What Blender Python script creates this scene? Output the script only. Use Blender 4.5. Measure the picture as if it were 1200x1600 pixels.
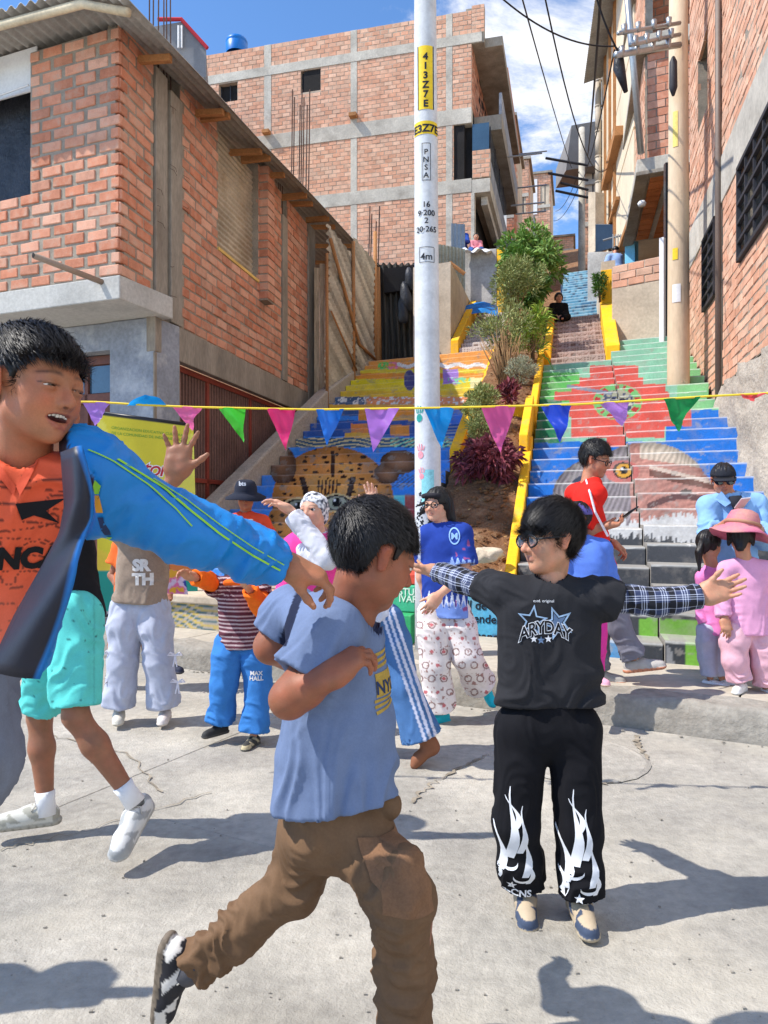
import bpy, bmesh, math, random
import numpy as np
from mathutils import Vector, Matrix
from mathutils.bvhtree import BVHTree
random.seed(7); np.random.seed(7)
R = math.radians
scene = bpy.context.scene
COL = scene.collection
for o in list(bpy.data.objects): bpy.data.objects.remove(o)
# ------------------------------------------------------------------ camera, sky, sun, exposure
FPX, CAMZ = 1150.0, 1.35
cd = bpy.data.cameras.new('camera'); cam = bpy.data.objects.new('camera', cd); COL.objects.link(cam)
cd.sensor_fit = 'VERTICAL'; cd.sensor_height = 24; cd.lens = 24*FPX/1600
cd.clip_start = .05; cd.clip_end = 2000
cam.location = (0, 0, CAMZ); cam.rotation_euler = (R(90), 0, 0)
scene.camera = cam
SUN_EL, SUN_DIR = R(52), Vector((-.985, -.17, 0)).normalized()
world = bpy.data.worlds.new('World'); scene.world = world; world.use_nodes = True
nt = world.node_tree; nt.nodes.clear()
def wn(t, **k):
    n = nt.nodes.new(t)
    for a, b in k.items(): setattr(n, a, b)
    return n
wo = wn('ShaderNodeOutputWorld'); wb = wn('ShaderNodeBackground'); sky = wn('ShaderNodeTexSky')
sky.sky_type = 'NISHITA'; sky.sun_disc = False; sky.sun_elevation = SUN_EL
sky.sun_rotation = math.atan2(SUN_DIR.x, SUN_DIR.y); sky.altitude = 3000; sky.air_density = 1.0; sky.dust_density = .3; sky.ozone_density = 2.0
hs = wn('ShaderNodeHueSaturation'); hs.inputs['Saturation'].default_value = 1.14; hs.inputs['Value'].default_value = 2.15
nt.links.new(sky.outputs[0], hs.inputs['Color'])
geo = wn('ShaderNodeTexCoord'); sep = wn('ShaderNodeSeparateXYZ'); nt.links.new(geo.outputs['Generated'], sep.inputs[0])
# clouds live on a layer overhead: direction / height
zc = wn('ShaderNodeMath', operation='MAXIMUM'); zc.inputs[1].default_value = .04; nt.links.new(sep.outputs[2], zc.inputs[0])
za = wn('ShaderNodeMath', operation='ADD'); za.inputs[1].default_value = .25; nt.links.new(zc.outputs[0], za.inputs[0])
dv = wn('ShaderNodeVectorMath', operation='DIVIDE'); cmb = wn('ShaderNodeCombineXYZ')
for i in range(3): nt.links.new(za.outputs[0], cmb.inputs[i])
nt.links.new(geo.outputs['Generated'], dv.inputs[0]); nt.links.new(cmb.outputs[0], dv.inputs[1])
mp = wn('ShaderNodeMapping'); mp.inputs['Location'].default_value = (3.28, 1.2, 0); nt.links.new(dv.outputs[0], mp.inputs[0])
n1 = wn('ShaderNodeTexNoise'); n1.inputs['Scale'].default_value = 2.1; n1.inputs['Detail'].default_value = 9; n1.inputs['Roughness'].default_value = .66
n1.inputs['Distortion'].default_value = .3
nt.links.new(mp.outputs[0], n1.inputs['Vector'])
# more cloud towards +X (east), clear to the west
xg = wn('ShaderNodeMath', operation='MULTIPLY_ADD'); xg.inputs[1].default_value = .55; xg.inputs[2].default_value = -.105
nt.links.new(sep.outputs[0], xg.inputs[0])
xcl = wn('ShaderNodeClamp'); xcl.inputs['Min'].default_value = -.2; xcl.inputs['Max'].default_value = .085; nt.links.new(xg.outputs[0], xcl.inputs[0])
ad = wn('ShaderNodeMath', operation='ADD'); nt.links.new(n1.outputs['Fac'], ad.inputs[0]); nt.links.new(xcl.outputs[0], ad.inputs[1])
cr = wn('ShaderNodeMapRange'); cr.interpolation_type = 'SMOOTHSTEP'
cr.inputs['From Min'].default_value = .435; cr.inputs['From Max'].default_value = .58; nt.links.new(ad.outputs[0], cr.inputs['Value'])
mx = wn('ShaderNodeMix', data_type='RGBA'); mx.inputs['B'].default_value = (8.2, 8.3, 8.6, 1)
nt.links.new(cr.outputs[0], mx.inputs['Factor']); nt.links.new(hs.outputs[0], mx.inputs['A'])
wb.inputs['Strength'].default_value = .12
nt.links.new(mx.outputs['Result'], wb.inputs['Color']); nt.links.new(wb.outputs[0], wo.inputs[0])
sl = bpy.data.lights.new('sun', 'SUN'); sl.energy = 5.0; sl.angle = R(.5); sl.color = (1, .95, .87)
so = bpy.data.objects.new('sun', sl); COL.objects.link(so)
Ltravel = Vector((-SUN_DIR.x*math.cos(SUN_EL), -SUN_DIR.y*math.cos(SUN_EL), -math.sin(SUN_EL)))
so.rotation_euler = Ltravel.to_track_quat('-Z', 'Y').to_euler(); so.location = (-20, -12, 30)
scene.view_settings.view_transform = 'Standard'; scene.view_settings.look = 'None'
scene.view_settings.exposure = .27; scene.view_settings.gamma = 1
try: scene.view_settings.use_curve_mapping = False
except Exception: pass
scene.render.engine = 'CYCLES'
scene.cycles.max_bounces = 6; scene.cycles.diffuse_bounces = 4; scene.cycles.use_denoising = True
# ------------------------------------------------------------------ helpers
def lin(r, g, b, k=1.0):
    f = lambda c: (c/255/12.92 if c/255 <= .04045 else ((c/255+.055)/1.055)**2.4)*k
    return (f(r), f(g), f(b))
def at(px, py, Y): return Vector(((px-600)/FPX*Y, Y, CAMZ-(py-800)/FPX*Y))
def gp(px, py, Z=0.0): return at(px, py, (CAMZ-Z)*FPX/(py-800))
def proj(P):
    P = np.asarray(P, float); Y = np.maximum(P[..., 1], .05)
    return 600+P[..., 0]/Y*FPX, 800-(P[..., 2]-CAMZ)/Y*FPX
def thing(name, label, cat, loc=(0, 0, 0), group=None, kind=None):
    o = bpy.data.objects.new(name, None); COL.objects.link(o); o.location = loc; o.empty_display_size = .1
    o['label'] = label; o['category'] = cat
    if group: o['group'] = group
    if kind: o['kind'] = kind
    return o
def tag(o, label=None, cat=None, group=None, kind=None):
    if label: o['label'] = label
    if cat: o['category'] = cat
    if group: o['group'] = group
    if kind: o['kind'] = kind
    return o
def link(name, me, parent=None, loc=None):
    o = bpy.data.objects.new(name, me); COL.objects.link(o)
    if parent is not None:
        o.parent = parent
        off = Vector((0, 0, 0)); p = parent
        while p is not None: off += p.location; p = p.parent
        o.location = (Vector(loc) if loc is not None else Vector((0, 0, 0))) - off
    elif loc is not None: o.location = loc
    return o
def mesh(name, V, Fc, mats, parent=None, smooth=False, cols=None, mi=None, loc=None):
    me = bpy.data.meshes.new(name)
    me.from_pydata([tuple(v) for v in V] if not isinstance(V, np.ndarray) else V.tolist(), [], Fc if isinstance(Fc, list) else Fc.tolist())
    for m in (mats if isinstance(mats, (list, tuple)) else [mats]): me.materials.append(m)
    if mi is not None: me.polygons.foreach_set('material_index', mi)
    if smooth: me.polygons.foreach_set('use_smooth', [True]*len(me.polygons))
    if cols is not None:
        a = me.color_attributes.new('Col', 'FLOAT_COLOR', 'POINT')
        c = np.ones((len(me.vertices), 4), np.float32); c[:, :3] = cols
        a.data.foreach_set('color', c.ravel())
    me.update()
    return link(name, me, parent, loc)
class MB:
    """collects boxes, prisms and tubes; build() links them as one mesh object"""
    def __init__(s): s.V = []; s.F = []; s.M = []; s.m = 0
    def add(s, V, Fc):
        n = len(s.V); s.V += [tuple(v) for v in V]; s.F += [tuple(i+n for i in f) for f in Fc]; s.M += [s.m]*len(Fc); return s
    def hexa(s, c): return s.add(c, [(0, 3, 2, 1), (4, 5, 6, 7), (0, 1, 5, 4), (1, 2, 6, 5), (2, 3, 7, 6), (3, 0, 4, 7)])
    def obox(s, O, U, V, W, u, v, w):
        """box from corner O along unit axes U V W with intervals u v w"""
        O, U, V, W = map(Vector, (O, U, V, W)); p = lambda a, b, c: O+U*a+V*b+W*c
        return s.hexa([p(u[0], v[0], w[0]), p(u[1], v[0], w[0]), p(u[1], v[1], w[0]), p(u[0], v[1], w[0]),
                       p(u[0], v[0], w[1]), p(u[1], v[0], w[1]), p(u[1], v[1], w[1]), p(u[0], v[1], w[1])])
    def box(s, a, b): return s.obox((0, 0, 0), (1, 0, 0), (0, 1, 0), (0, 0, 1), (a[0], b[0]), (a[1], b[1]), (a[2], b[2]))
    def prism(s, pts, z0, z1):
        """vertical prism over a counter-clockwise plan polygon; z1 number or list"""
        n = len(pts); zz = z1 if isinstance(z1, (list, tuple)) else [z1]*n
        V = [(p[0], p[1], z0) for p in pts]+[(p[0], p[1], z) for p, z in zip(pts, zz)]
        return s.add(V, [tuple(range(n))[::-1], tuple(range(n, 2*n))]+[(i, (i+1) % n, n+(i+1) % n, n+i) for i in range(n)])
    def tube(s, P, r, n=8, cap=True):
        P = [Vector(p) for p in P]; rr = r if isinstance(r, (list, tuple)) else [r]*len(P); V = []; Fc = []
        up = Vector((0, 0, 1)); x = None
        for i, p in enumerate(P):
            t = (P[min(i+1, len(P)-1)]-P[max(i-1, 0)]).normalized()
            if x is None: x = t.cross(up if abs(t.z) < .95 else Vector((1, 0, 0))).normalized()
            x = (x-t*x.dot(t)).normalized(); y = t.cross(x)
            for k in range(n):
                a = 2*math.pi*k/n; V.append(p+(x*math.cos(a)+y*math.sin(a))*rr[i])
        for i in range(len(P)-1):
            for k in range(n): Fc.append((i*n+k, i*n+(k+1) % n, (i+1)*n+(k+1) % n, (i+1)*n+k))
        if cap: Fc += [tuple(range(n))[::-1], tuple(range((len(P)-1)*n, len(P)*n))]
        return s.add(V, Fc)
    def build(s, name, mats, parent=None, smooth=False, bevel=0, kind=None, loc=None):
        if not s.V: return None
        o = mesh(name, s.V, s.F, mats, parent, smooth, mi=s.M, loc=loc)
        if bevel:
            b = o.modifiers.new('b', 'BEVEL'); b.width = bevel; b.segments = 2; b.limit_method = 'ANGLE'; b.angle_limit = R(40)
        if kind: o['kind'] = kind
        return o
_mats = {}
def mat(name, c=(.5, .5, .5), var=.12, vs=2.0, rough=.85, bump=.3, bs=60, bd=.004, metal=0, attr=False, island=0, objr=0, c2=None, stain=0, stainc=(.1, .09, .08), sscale=.9,
        spec=.3, sss=0, emit=0, aniso=None, trans=0, alpha=1, stretch=(1, 1, 1), wave=None):
    if name in _mats: return _mats[name]
    m = bpy.data.materials.new(name); m.use_nodes = True; t = m.node_tree; N = t.nodes; Lk = t.links.new
    b = N['Principled BSDF']; b.inputs['Roughness'].default_value = rough; b.inputs['Metallic'].default_value = metal
    b.inputs['Specular IOR Level'].default_value = spec
    def nd(ty, **k):
        n = N.new(ty)
        for a, v in k.items(): setattr(n, a, v)
        return n
    g = nd('ShaderNodeNewGeometry'); pos = g.outputs['Position']
    if objr:
        oi = nd('ShaderNodeObjectInfo'); ml = nd('ShaderNodeVectorMath', operation='MULTIPLY_ADD')
        ml.inputs[1].default_value = (1, 1, 1)
        sc = nd('ShaderNodeMath', operation='MULTIPLY'); sc.inputs[1].default_value = 57.0; Lk(oi.outputs['Random'], sc.inputs[0])
        Lk(pos, ml.inputs[0]); Lk(sc.outputs[0], ml.inputs[2]); pos = ml.outputs[0]
    if stretch != (1, 1, 1):
        mm = nd('ShaderNodeVectorMath', operation='MULTIPLY'); mm.inputs[1].default_value = stretch; Lk(pos, mm.inputs[0]); pos2 = mm.outputs[0]
    else: pos2 = pos
    if attr: ca = nd('ShaderNodeAttribute', attribute_name='Col'); col = ca.outputs['Color']
    else:
        rg = nd('ShaderNodeRGB'); rg.outputs[0].default_value = (*c, 1); col = rg.outputs[0]
    def mixc(f, a, bcol):
        x = nd('ShaderNodeMix', data_type='RGBA')
        if isinstance(f, float): x.inputs['Factor'].default_value = f
        else: Lk(f, x.inputs['Factor'])
        Lk(a, x.inputs['A'])
        if isinstance(bcol, tuple): x.inputs['B'].default_value = (*bcol, 1)
        else: Lk(bcol, x.inputs['B'])
        return x.outputs['Result']
    def scale(colr, f):
        x = nd('ShaderNodeVectorMath', operation='SCALE'); Lk(colr, x.inputs[0]); Lk(f, x.inputs['Scale']); return x.outputs[0]
    def noise(s, d=5, r=.6, v=None):
        n = nd('ShaderNodeTexNoise'); n.inputs['Scale'].default_value = s; n.inputs['Detail'].default_value = d; n.inputs['Roughness'].default_value = r
        Lk(v or pos2, n.inputs['Vector']); return n.outputs['Fac']
    def mr(v, a, b2, c3, d):
        x = nd('ShaderNodeMapRange'); Lk(v, x.inputs['Value'])
        for k, q in zip(('From Min', 'From Max', 'To Min', 'To Max'), (a, b2, c3, d)): x.inputs[k].default_value = q
        return x.outputs[0]
    rnd = None
    if island: rnd = g.outputs['Random Per Island']; amt = island
    elif objr: rnd = oi.outputs['Random']; amt = objr
    if rnd is not None:
        if c2: col = mixc(mr(rnd, .2, 1, 0, 1), col, c2)
        wn2 = nd('ShaderNodeTexWhiteNoise', noise_dimensions='1D'); Lk(rnd, wn2.inputs['W'])
        col = scale(col, mr(wn2.outputs['Value'], 0, 1, 1-amt, 1+amt))
    elif c2: col = mixc(mr(noise(vs*.6), .38, .62, 0, 1), col, c2)
    if var:
        col = scale(col, mr(noise(vs, 6), .3, .7, 1-var, 1+var))
        col = scale(col, mr(noise(vs*14, 3), .3, .7, 1-var*.6, 1+var*.6))
    if stain: col = mixc(mr(noise(sscale, 7, .68), .5, .72, 0, stain), col, stainc)
    if wave:  # (scale, amount) fine weave
        w = nd('ShaderNodeTexWave'); w.inputs['Scale'].default_value = wave[0]; Lk(pos2, w.inputs['Vector']); col = scale(col, mr(w.outputs['Fac'], 0, 1, 1-wave[1], 1+wave[1]))
    Lk(col, b.inputs['Base Color'])
    if emit: Lk(col, b.inputs['Emission Color']); b.inputs['Emission Strength'].default_value = emit
    if sss: b.inputs['Subsurface Weight'].default_value = sss; b.inputs['Subsurface Radius'].default_value = (1, .35, .2); b.inputs['Subsurface Scale'].default_value = .008
    if trans: b.inputs['Transmission Weight'].default_value = trans
    if alpha < 1: b.inputs['Alpha'].default_value = alpha
    if bump:
        bp = nd('ShaderNodeBump'); bp.inputs['Strength'].default_value = bump; bp.inputs['Distance'].default_value = bd
        x = nd('ShaderNodeMath', operation='ADD'); Lk(noise(bs, 6, .65), x.inputs[0]); Lk(noise(bs*.17, 4), x.inputs[1])
        Lk(x.outputs[0], bp.inputs['Height']); Lk(bp.outputs[0], b.inputs['Normal'])
    _mats[name] = m; return m
def sm(a, b, x): t = np.clip((x-a)/(b-a), 0, 1); return t*t*(3-2*t)
def _h(ix, iy, iz, s):
    n = (ix.astype(np.int64)*73856093) ^ (iy.astype(np.int64)*19349663) ^ (iz.astype(np.int64)*83492791) ^ (s*2654435761)
    n = (n ^ (n >> 13))*1274126177 & 0x7fffffff
    return ((n ^ (n >> 16)) & 0xffff)/65535.0
def vn(P, s=0):
    """value noise, P (N,3) -> 0..1"""
    P = np.asarray(P, float); i = np.floor(P); f = P-i; f = f*f*(3-2*f); ix, iy, iz = i[..., 0], i[..., 1], i[..., 2]; o = 0
    for dx in (0, 1):
        wx = f[..., 0] if dx else 1-f[..., 0]
        for dy in (0, 1):
            wy = f[..., 1] if dy else 1-f[..., 1]
            for dz in (0, 1):
                o = o+_h(ix+dx, iy+dy, iz+dz, s)*wx*wy*(f[..., 2] if dz else 1-f[..., 2])
    return o
def fbm(P, s=0, o=3):
    r = 0; a = .5; P = np.asarray(P, float)
    for k in range(o): r = r+a*vn(P*(2**k), s+k*17); a *= .5
    return r/(1-.5**o)
# ------------------------------------------------------------------ materials of the place
conc = mat('concrete', lin(188, 182, 170), var=.22, vs=1.3, rough=.9, bump=.5, bs=45, bd=.006, stain=.45, stainc=lin(110, 100, 90), sscale=1.6)
conc_d = mat('formwork_concrete', lin(150, 142, 130), var=.25, vs=2, rough=.9, bump=.6, bs=30, bd=.008, stain=.6, stainc=lin(90, 76, 64), sscale=1.1, stretch=(1, 1, .35))
conc_blue = mat('bluish_cement', lin(138, 143, 152), var=.25, vs=1.6, rough=.85, bump=.5, bs=25, bd=.006, stain=.55, stainc=lin(205, 205, 205), sscale=2.6)
road_m = mat('road_concrete', lin(180, 174, 162), var=.24, vs=1.6, rough=.95, bump=.9, bs=85, bd=.008, stain=.6, stainc=lin(196, 188, 172), sscale=1.5, c2=lin(154, 149, 140))
kerb_m = mat('kerb_concrete', lin(150, 144, 134), var=.25, vs=1.5, rough=.95, bump=.9, bs=28, bd=.012, stain=.5, stainc=lin(120, 108, 92), sscale=2.2)
walk_m = mat('pavement_concrete', lin(182, 173, 158), var=.17, vs=1.1, rough=.93, bump=.5, bs=60, bd=.005, stain=.4, stainc=lin(150, 138, 120), sscale=1.7)
rough_m = mat('rough_cement', lin(178, 168, 155), var=.25, vs=2, rough=.95, bump=1, bs=16, bd=.03, stain=.5, stainc=lin(120, 105, 88), sscale=2)
mortar = mat('mortar', lin(150, 140, 126), var=.25, vs=5, rough=.95, bump=.8, bs=70, bd=.006)
mortar_l = mat('pale_mortar', lin(178, 160, 142), var=.2, vs=4, rough=.95, bump=.8, bs=70, bd=.006)
BC1, BC2 = lin(197, 128, 99), lin(213, 162, 137)
BST = dict(stain=.75, stainc=lin(178, 156, 138), sscale=7)
brick_o = mat('fired_brick', BC1, c2=BC2, var=.2, vs=7, rough=.9, bump=.7, bs=70, bd=.005, objr=.16, **BST)
brick_i = mat('fired_brick_run', BC1, c2=BC2, var=.2, vs=7, rough=.9, bump=.7, bs=70, bd=.005, island=.16, **BST)
brick_po = mat('pale_brick', lin(205, 152, 124), c2=lin(216, 176, 150), var=.18, vs=5, rough=.9, bump=.6, bs=70, bd=.004, objr=.12, stain=.5, stainc=lin(186, 160, 142), sscale=.8)
brick_pi = mat('pale_brick_run', lin(205, 152, 124), c2=lin(216, 176, 150), var=.18, vs=5, rough=.9, bump=.6, bs=70, bd=.004, island=.12, stain=.5, stainc=lin(186, 160, 142), sscale=.8)
zinc_a = mat('rusty_shaded_zinc', attr=True, var=.2, vs=3, rough=.7, bump=.2, metal=.1, stain=.3, stainc=lin(170, 130, 84), sscale=2.2)
zinc = mat('corrugated_zinc', lin(186, 176, 158), var=.25, vs=1.4, rough=.6, bump=.15, metal=.35, stain=.6, stainc=lin(140, 112, 78), sscale=1.5)
zinc_d = mat('roof_zinc', lin(160, 156, 150), var=.25, vs=1.2, rough=.55, bump=.15, metal=.45, stain=.5, stainc=lin(110, 90, 70), sscale=1.2)
wood = mat('rough_wood', lin(176, 124, 78), var=.3, vs=3, rough=.85, bump=.6, bs=40, bd=.006, stain=.5, stainc=lin(90, 62, 42), sscale=3)
wood_g = mat('weathered_plank', lin(196, 176, 146), var=.3, vs=6, rough=.9, bump=.7, bs=30, bd=.008, stain=.6, stainc=lin(120, 96, 66), sscale=5, stretch=(6, 6, .6))
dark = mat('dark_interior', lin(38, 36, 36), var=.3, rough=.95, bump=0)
black_pl = mat('black_plastic_sheet', lin(44, 46, 52), var=.5, vs=3, rough=.42, bump=.8, bs=8, bd=.03)
brown_metal = mat('brown_gate_paint', lin(112, 70, 58), var=.2, rough=.55, bump=.2)
steel = mat('galvanised_steel', lin(170, 172, 172), var=.15, rough=.4, metal=.7, bump=.1)
iron = mat('black_iron', lin(52, 52, 58), var=.2, rough=.6, bump=.2)
rust = mat('rusty_rebar', lin(92, 70, 60), var=.25, rough=.8, bump=.3)
glass = mat('window_glass', lin(60, 84, 104), var=.15, rough=.08, bump=0, spec=.8)
glass_d = mat('dark_glass', lin(40, 48, 56), var=.2, rough=.12, bump=0, spec=.7)
yellow = mat('yellow_paint', lin(250, 188, 30), var=.14, vs=2, rough=.8, bump=.45, bs=40, stain=.7, stainc=lin(176, 146, 96), sscale=4)
plaster = mat('grey_plaster', lin(176, 172, 166), var=.25, vs=1.5, rough=.92, bump=.4, bs=30, stain=.6, stainc=lin(120, 112, 104), sscale=1.1)
plaster_b = mat('beige_plaster', lin(196, 180, 158), var=.2, vs=1.4, rough=.92, bump=.3, bs=30, stain=.5, stainc=lin(140, 122, 100), sscale=1.3)
cream_panel = mat('cream_panel', lin(222, 206, 180), var=.1, vs=1, rough=.8, bump=.1, stain=.3, stainc=lin(170, 140, 110), sscale=1.5)
tile_clay = mat('clay_ceiling_tile', lin(196, 122, 74), var=.25, vs=3, rough=.9, bump=.4, bs=25, island=.12)
blue_paint = mat('sky_blue_paint', lin(120, 190, 220), var=.15, rough=.7, bump=.2)
tarp = mat('blue_tarp', lin(30, 120, 190), var=.25, vs=4, rough=.5, bump=.5, bs=12, bd=.02)
white_p = mat('white_paint', lin(226, 226, 226), var=.1, rough=.7, bump=.2)
grey_metal = mat('grey_panel', lin(120, 122, 126), var=.15, rough=.6, bump=.1)
red_trim = mat('red_trim', lin(176, 40, 52), var=.1, rough=.6, bump=0)
tank_m = mat('blue_tank', lin(20, 110, 190), var=.1, rough=.4, bump=0)
soil = mat('planter_soil', lin(128, 92, 64), var=.35, vs=4, rough=.97, bump=1, bs=22, bd=.05, stain=.7, stainc=lin(176, 146, 112), sscale=6)
painted = mat('painted_steps', attr=True, var=.16, vs=3, rough=.85, bump=.45, bs=40, stain=.4, stainc=lin(160, 152, 142), sscale=4)
cable = mat('black_cable', lin(30, 30, 34), var=0, rough=.6, bump=0)
leafs = {}
def leafmat(nm, a, b): return mat(nm, a, c2=b, var=.1, vs=6, rough=.6, bump=0, island=.35, spec=.3)
UPV = Vector((0, 0, 1))
def ray_rect(holes, u, z): return any(h[0] < u < h[1] and h[2] < z < h[3] for h in holes)
_brickmesh = {}
def brick_unit(L, H, D, m, k):
    key = (round(L, 3), round(H, 3), m.name, k)
    if key in _brickmesh: return _brickmesh[key]
    bm = bmesh.new(); bmesh.ops.create_cube(bm, size=1)
    rnd = random.Random(k*31+5)
    for v in bm.verts: v.co = Vector((v.co.x*L+rnd.uniform(-.004, .004), v.co.y*D, v.co.z*H+rnd.uniform(-.003, .003)))
    bmesh.ops.bevel(bm, geom=list(bm.edges), offset=min(.008, H*.08), segments=1, affect='EDGES')
    me = bpy.data.meshes.new('brick'); bm.to_mesh(me); bm.free(); me.materials.append(m); _brickmesh[key] = me
    return me
def brickwork(par, O, U, N, L, z0, z1, course, blen, jh, jv, holes=(), thick=.2, mo=None, mi=None, mort=None, nmax=300, wallname='wall', phase=0.0, proud=.012, u_start=0.0, bs0=0.0, be0=0.0):
    """wall slab of mortar with the bricks standing proud of it, each brick a part; O on the outer face at z=0"""
    O, U, N = Vector(O), Vector(U), Vector(N); mort = mort or mortar
    us = sorted(set([u_start, L]+[q for h in holes for q in h[:2] if u_start < q < L])); zs = sorted(set([z0, z1]+[q for h in holes for q in h[2:] if z0 < q < z1]))
    if us:
        mb = MB(); us[0] += bs0; us[-1] -= be0
        for a, b in zip(us, us[1:]):
            run = None
            for c, d in list(zip(zs, zs[1:]))+[(None, None)]:
                solid = c is not None and not ray_rect(holes, (a+b)/2, (c+d)/2)
                if solid: run = (run[0] if run else c, d)
                elif run: mb.obox(O, U, -N, UPV, (a, b), (0, thick), run); run = None
                if c is None: break
        mb.build(wallname, mort, par)
    cand = []; nrow = int(round((z1-z0)/course)); course = (z1-z0)/max(nrow, 1)
    for r in range(nrow):
        zc = z0+(r+.5)*course; off = u_start+phase-(blen*.5 if r % 2 else 0)
        k = 0
        while off+k*blen < L:
            a = max(off+k*blen+jv/2, u_start+.006); b = min(off+(k+1)*blen-jv/2, L-.006); k += 1
            segs = [(a, b)]
            for h in holes:
                if h[2] < zc < h[3]:
                    ns = []
                    for (p, q) in segs:
                        if q <= h[0] or p >= h[1]: ns.append((p, q)); continue
                        if p < h[0]-.03: ns.append((p, h[0]-.004))
                        if q > h[1]+.03: ns.append((h[1]+.004, q))
                    segs = ns
            for p, q in segs:
                if q-p < .03: continue
                c = O+U*((p+q)/2)+UPV*zc
                px, py = proj(c); inf = c.y > 1 and -30 < px < 1230 and -30 < py < 1500
                cand.append((-(1/c.y) if inf else 1, c, q-p))
    cand.sort(key=lambda t: t[0])
    D = .05; ang = math.atan2(U.y, U.x); H = course-jh; mb = MB()
    for j, (w, c, l) in enumerate(cand):
        jit = random.uniform(-.006, .006); cc = c+N*(proud+jit-D/2)+UPV*random.uniform(-.006, .006)+U*random.uniform(-.006, .006)
        if j < nmax and w < 0:
            o = link('brick', brick_unit(blen-jv, H, D, mo, j % 4), par, cc)
            o.rotation_euler = (random.uniform(-.02, .02), random.uniform(-.022, .022), ang+random.uniform(-.01, .01)); o.scale = (l/(blen-jv), 1, 1)
        elif w < 0 or j % 1 == 0:
            mb.obox(cc, U, N, UPV, (-l/2, l/2), (-D/2, D/2), (-H/2, H/2))
    if mb.V: mb.build('brick_run', mi, par, kind='stuff')
def corrugated(mb, O, U, V, w, l, pitch=.076, amp=.012, sag=0, nv=1):
    O, U, V = Vector(O), Vector(U).normalized(), Vector(V).normalized(); N = U.cross(V).normalized(); n = max(int(w/pitch*6), 6); P = []; Fc = []
    for j in range(nv+1):
        for i in range(n+1):
            u = w*i/n; v = l*j/nv
            P.append(O+U*u+V*v+N*(amp*math.sin(2*math.pi*u/pitch)+sag*math.sin(math.pi*j/nv)))
    for j in range(nv):
        for i in range(n): Fc.append((j*(n+1)+i, j*(n+1)+i+1, (j+1)*(n+1)+i+1, (j+1)*(n+1)+i))
    mb.add(P, Fc)
# ------------------------------------------------------------------ ground, road, pavement
KU = Vector((.883, -.47, 0)).normalized(); KV = Vector((-KU.y, KU.x, 0))       # along the street, up towards the stairs
KO = Vector((0, 5.42, 0))
def kx(t, d, z=0): v = KO+KU*t+KV*d; return Vector((v.x, v.y, z))
g = MB(); g.add([(-300, -300, -.014), (300, -300, -.014), (300, 300, -.014), (-300, 300, -.014)], [(0, 1, 2, 3)])
tag(g.build('ground', conc), kind='structure')
road = thing('road', 'pale worn concrete street where the children dance', 'road', kind='structure')
rs = random.Random(3)
ts = [-13, -9.6, -6.4, -3.1, -.35, 5.4, 8.8, 13]
for i, (a, b) in enumerate(zip(ts, ts[1:])):
    ds = [-12, -8.6, -5.35, -2.45+rs.uniform(-.2, .2), -.002]
    for c, d in zip(ds, ds[1:]):
        z = rs.uniform(-.0015, .0015); j = .0012
        m = MB(); m.prism([kx(a+j, c+j), kx(b-j, c+j), kx(b-j, d-j if d < -.1 else d), kx(a+j, d-j if d < -.1 else d)], -.09, z)
        o = m.build('slab', road_m, road, bevel=.003)
# manhole patch: a round of newer concrete with a broken rim
pc = gp(900, 1185); m = MB(); n = 40
ring = lambda r, z: [(pc.x+r*math.cos(2*math.pi*k/n)*(1+.012*math.sin(5*k)), pc.y+r*math.sin(2*math.pi*k/n)*(1+.012*math.sin(3*k)), z) for k in range(n)]
P = ring(.34, .009)+ring(.36, .012)+ring(.385, .004); m.add(P, [tuple(range(n))]+[(q*n+k, q*n+(k+1) % n, (q+1)*n+(k+1) % n, (q+1)*n+k) for q in (0, 1) for k in range(n)])
m.build('patch', road_m, road)
# crack / joint fillings seen as thin dark or pale lines, and crumbs of cement
def crack(pts, w, z, mm, name):
    m = MB(); V = []; Fc = []; Q = []
    for (a, b) in zip(pts, pts[1:]):
        for t in np.linspace(0, 1, 14, endpoint=False): Q.append(Vector(a).lerp(Vector(b), t))
    Q.append(Vector(pts[-1])); rr = random.Random(len(pts)*7+int(abs(pts[0][0])*100))
    for i, q in enumerate(Q):
        d = (Q[min(i+1, len(Q)-1)]-Q[max(i-1, 0)]); p = Vector((-d.y, d.x, 0)).normalized(); s = rr.uniform(-.02, .02); ww = w*rr.uniform(.3, 1.3)
        V += [(q.x+p.x*(s-ww), q.y+p.y*(s-ww), z), (q.x+p.x*(s+ww), q.y+p.y*(s+ww), z)]
    for i in range(len(Q)-1): Fc.append((2*i, 2*i+2, 2*i+3, 2*i+1))
    m.add(V, Fc); return m.build(name, mm, road)
dcrack = mat('crack_dirt', lin(146, 136, 120), var=.4, vs=12, rough=1, bump=.5)
G = lambda a, b: gp(a, b)
for pts, w in (([G(45, 1118), G(74, 1150), G(203, 1181), G(250, 1240)], .007), ([G(0, 1330), G(130, 1300), G(330, 1240)], .004),
               ([G(990, 1150), G(1010, 1185), G(985, 1215), G(940, 1226)], .014), ([G(640, 1255), G(690, 1215), G(760, 1180)], .010),
               ):
    crack(pts, w, .0065, dcrack, 'crack')
m = MB(); rr = random.Random(9)
for i in range(260):
    c = G(rr.uniform(-100, 1300), 1130+470*rr.random()**.7) if i < 150 else kx(rr.uniform(-5, 4), -abs(rr.gauss(0, .05))-.01)
    r = rr.uniform(.0015, .0045)*(1 if i < 150 else 2); m.obox((c.x, c.y, .002), (1, 0, 0), (0, 1, 0), (.2, 0, 1), (-r, r), (-r*.8, r), (0, r))
m.build('cement_crumbs', kerb_m, road, kind='stuff')
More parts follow.
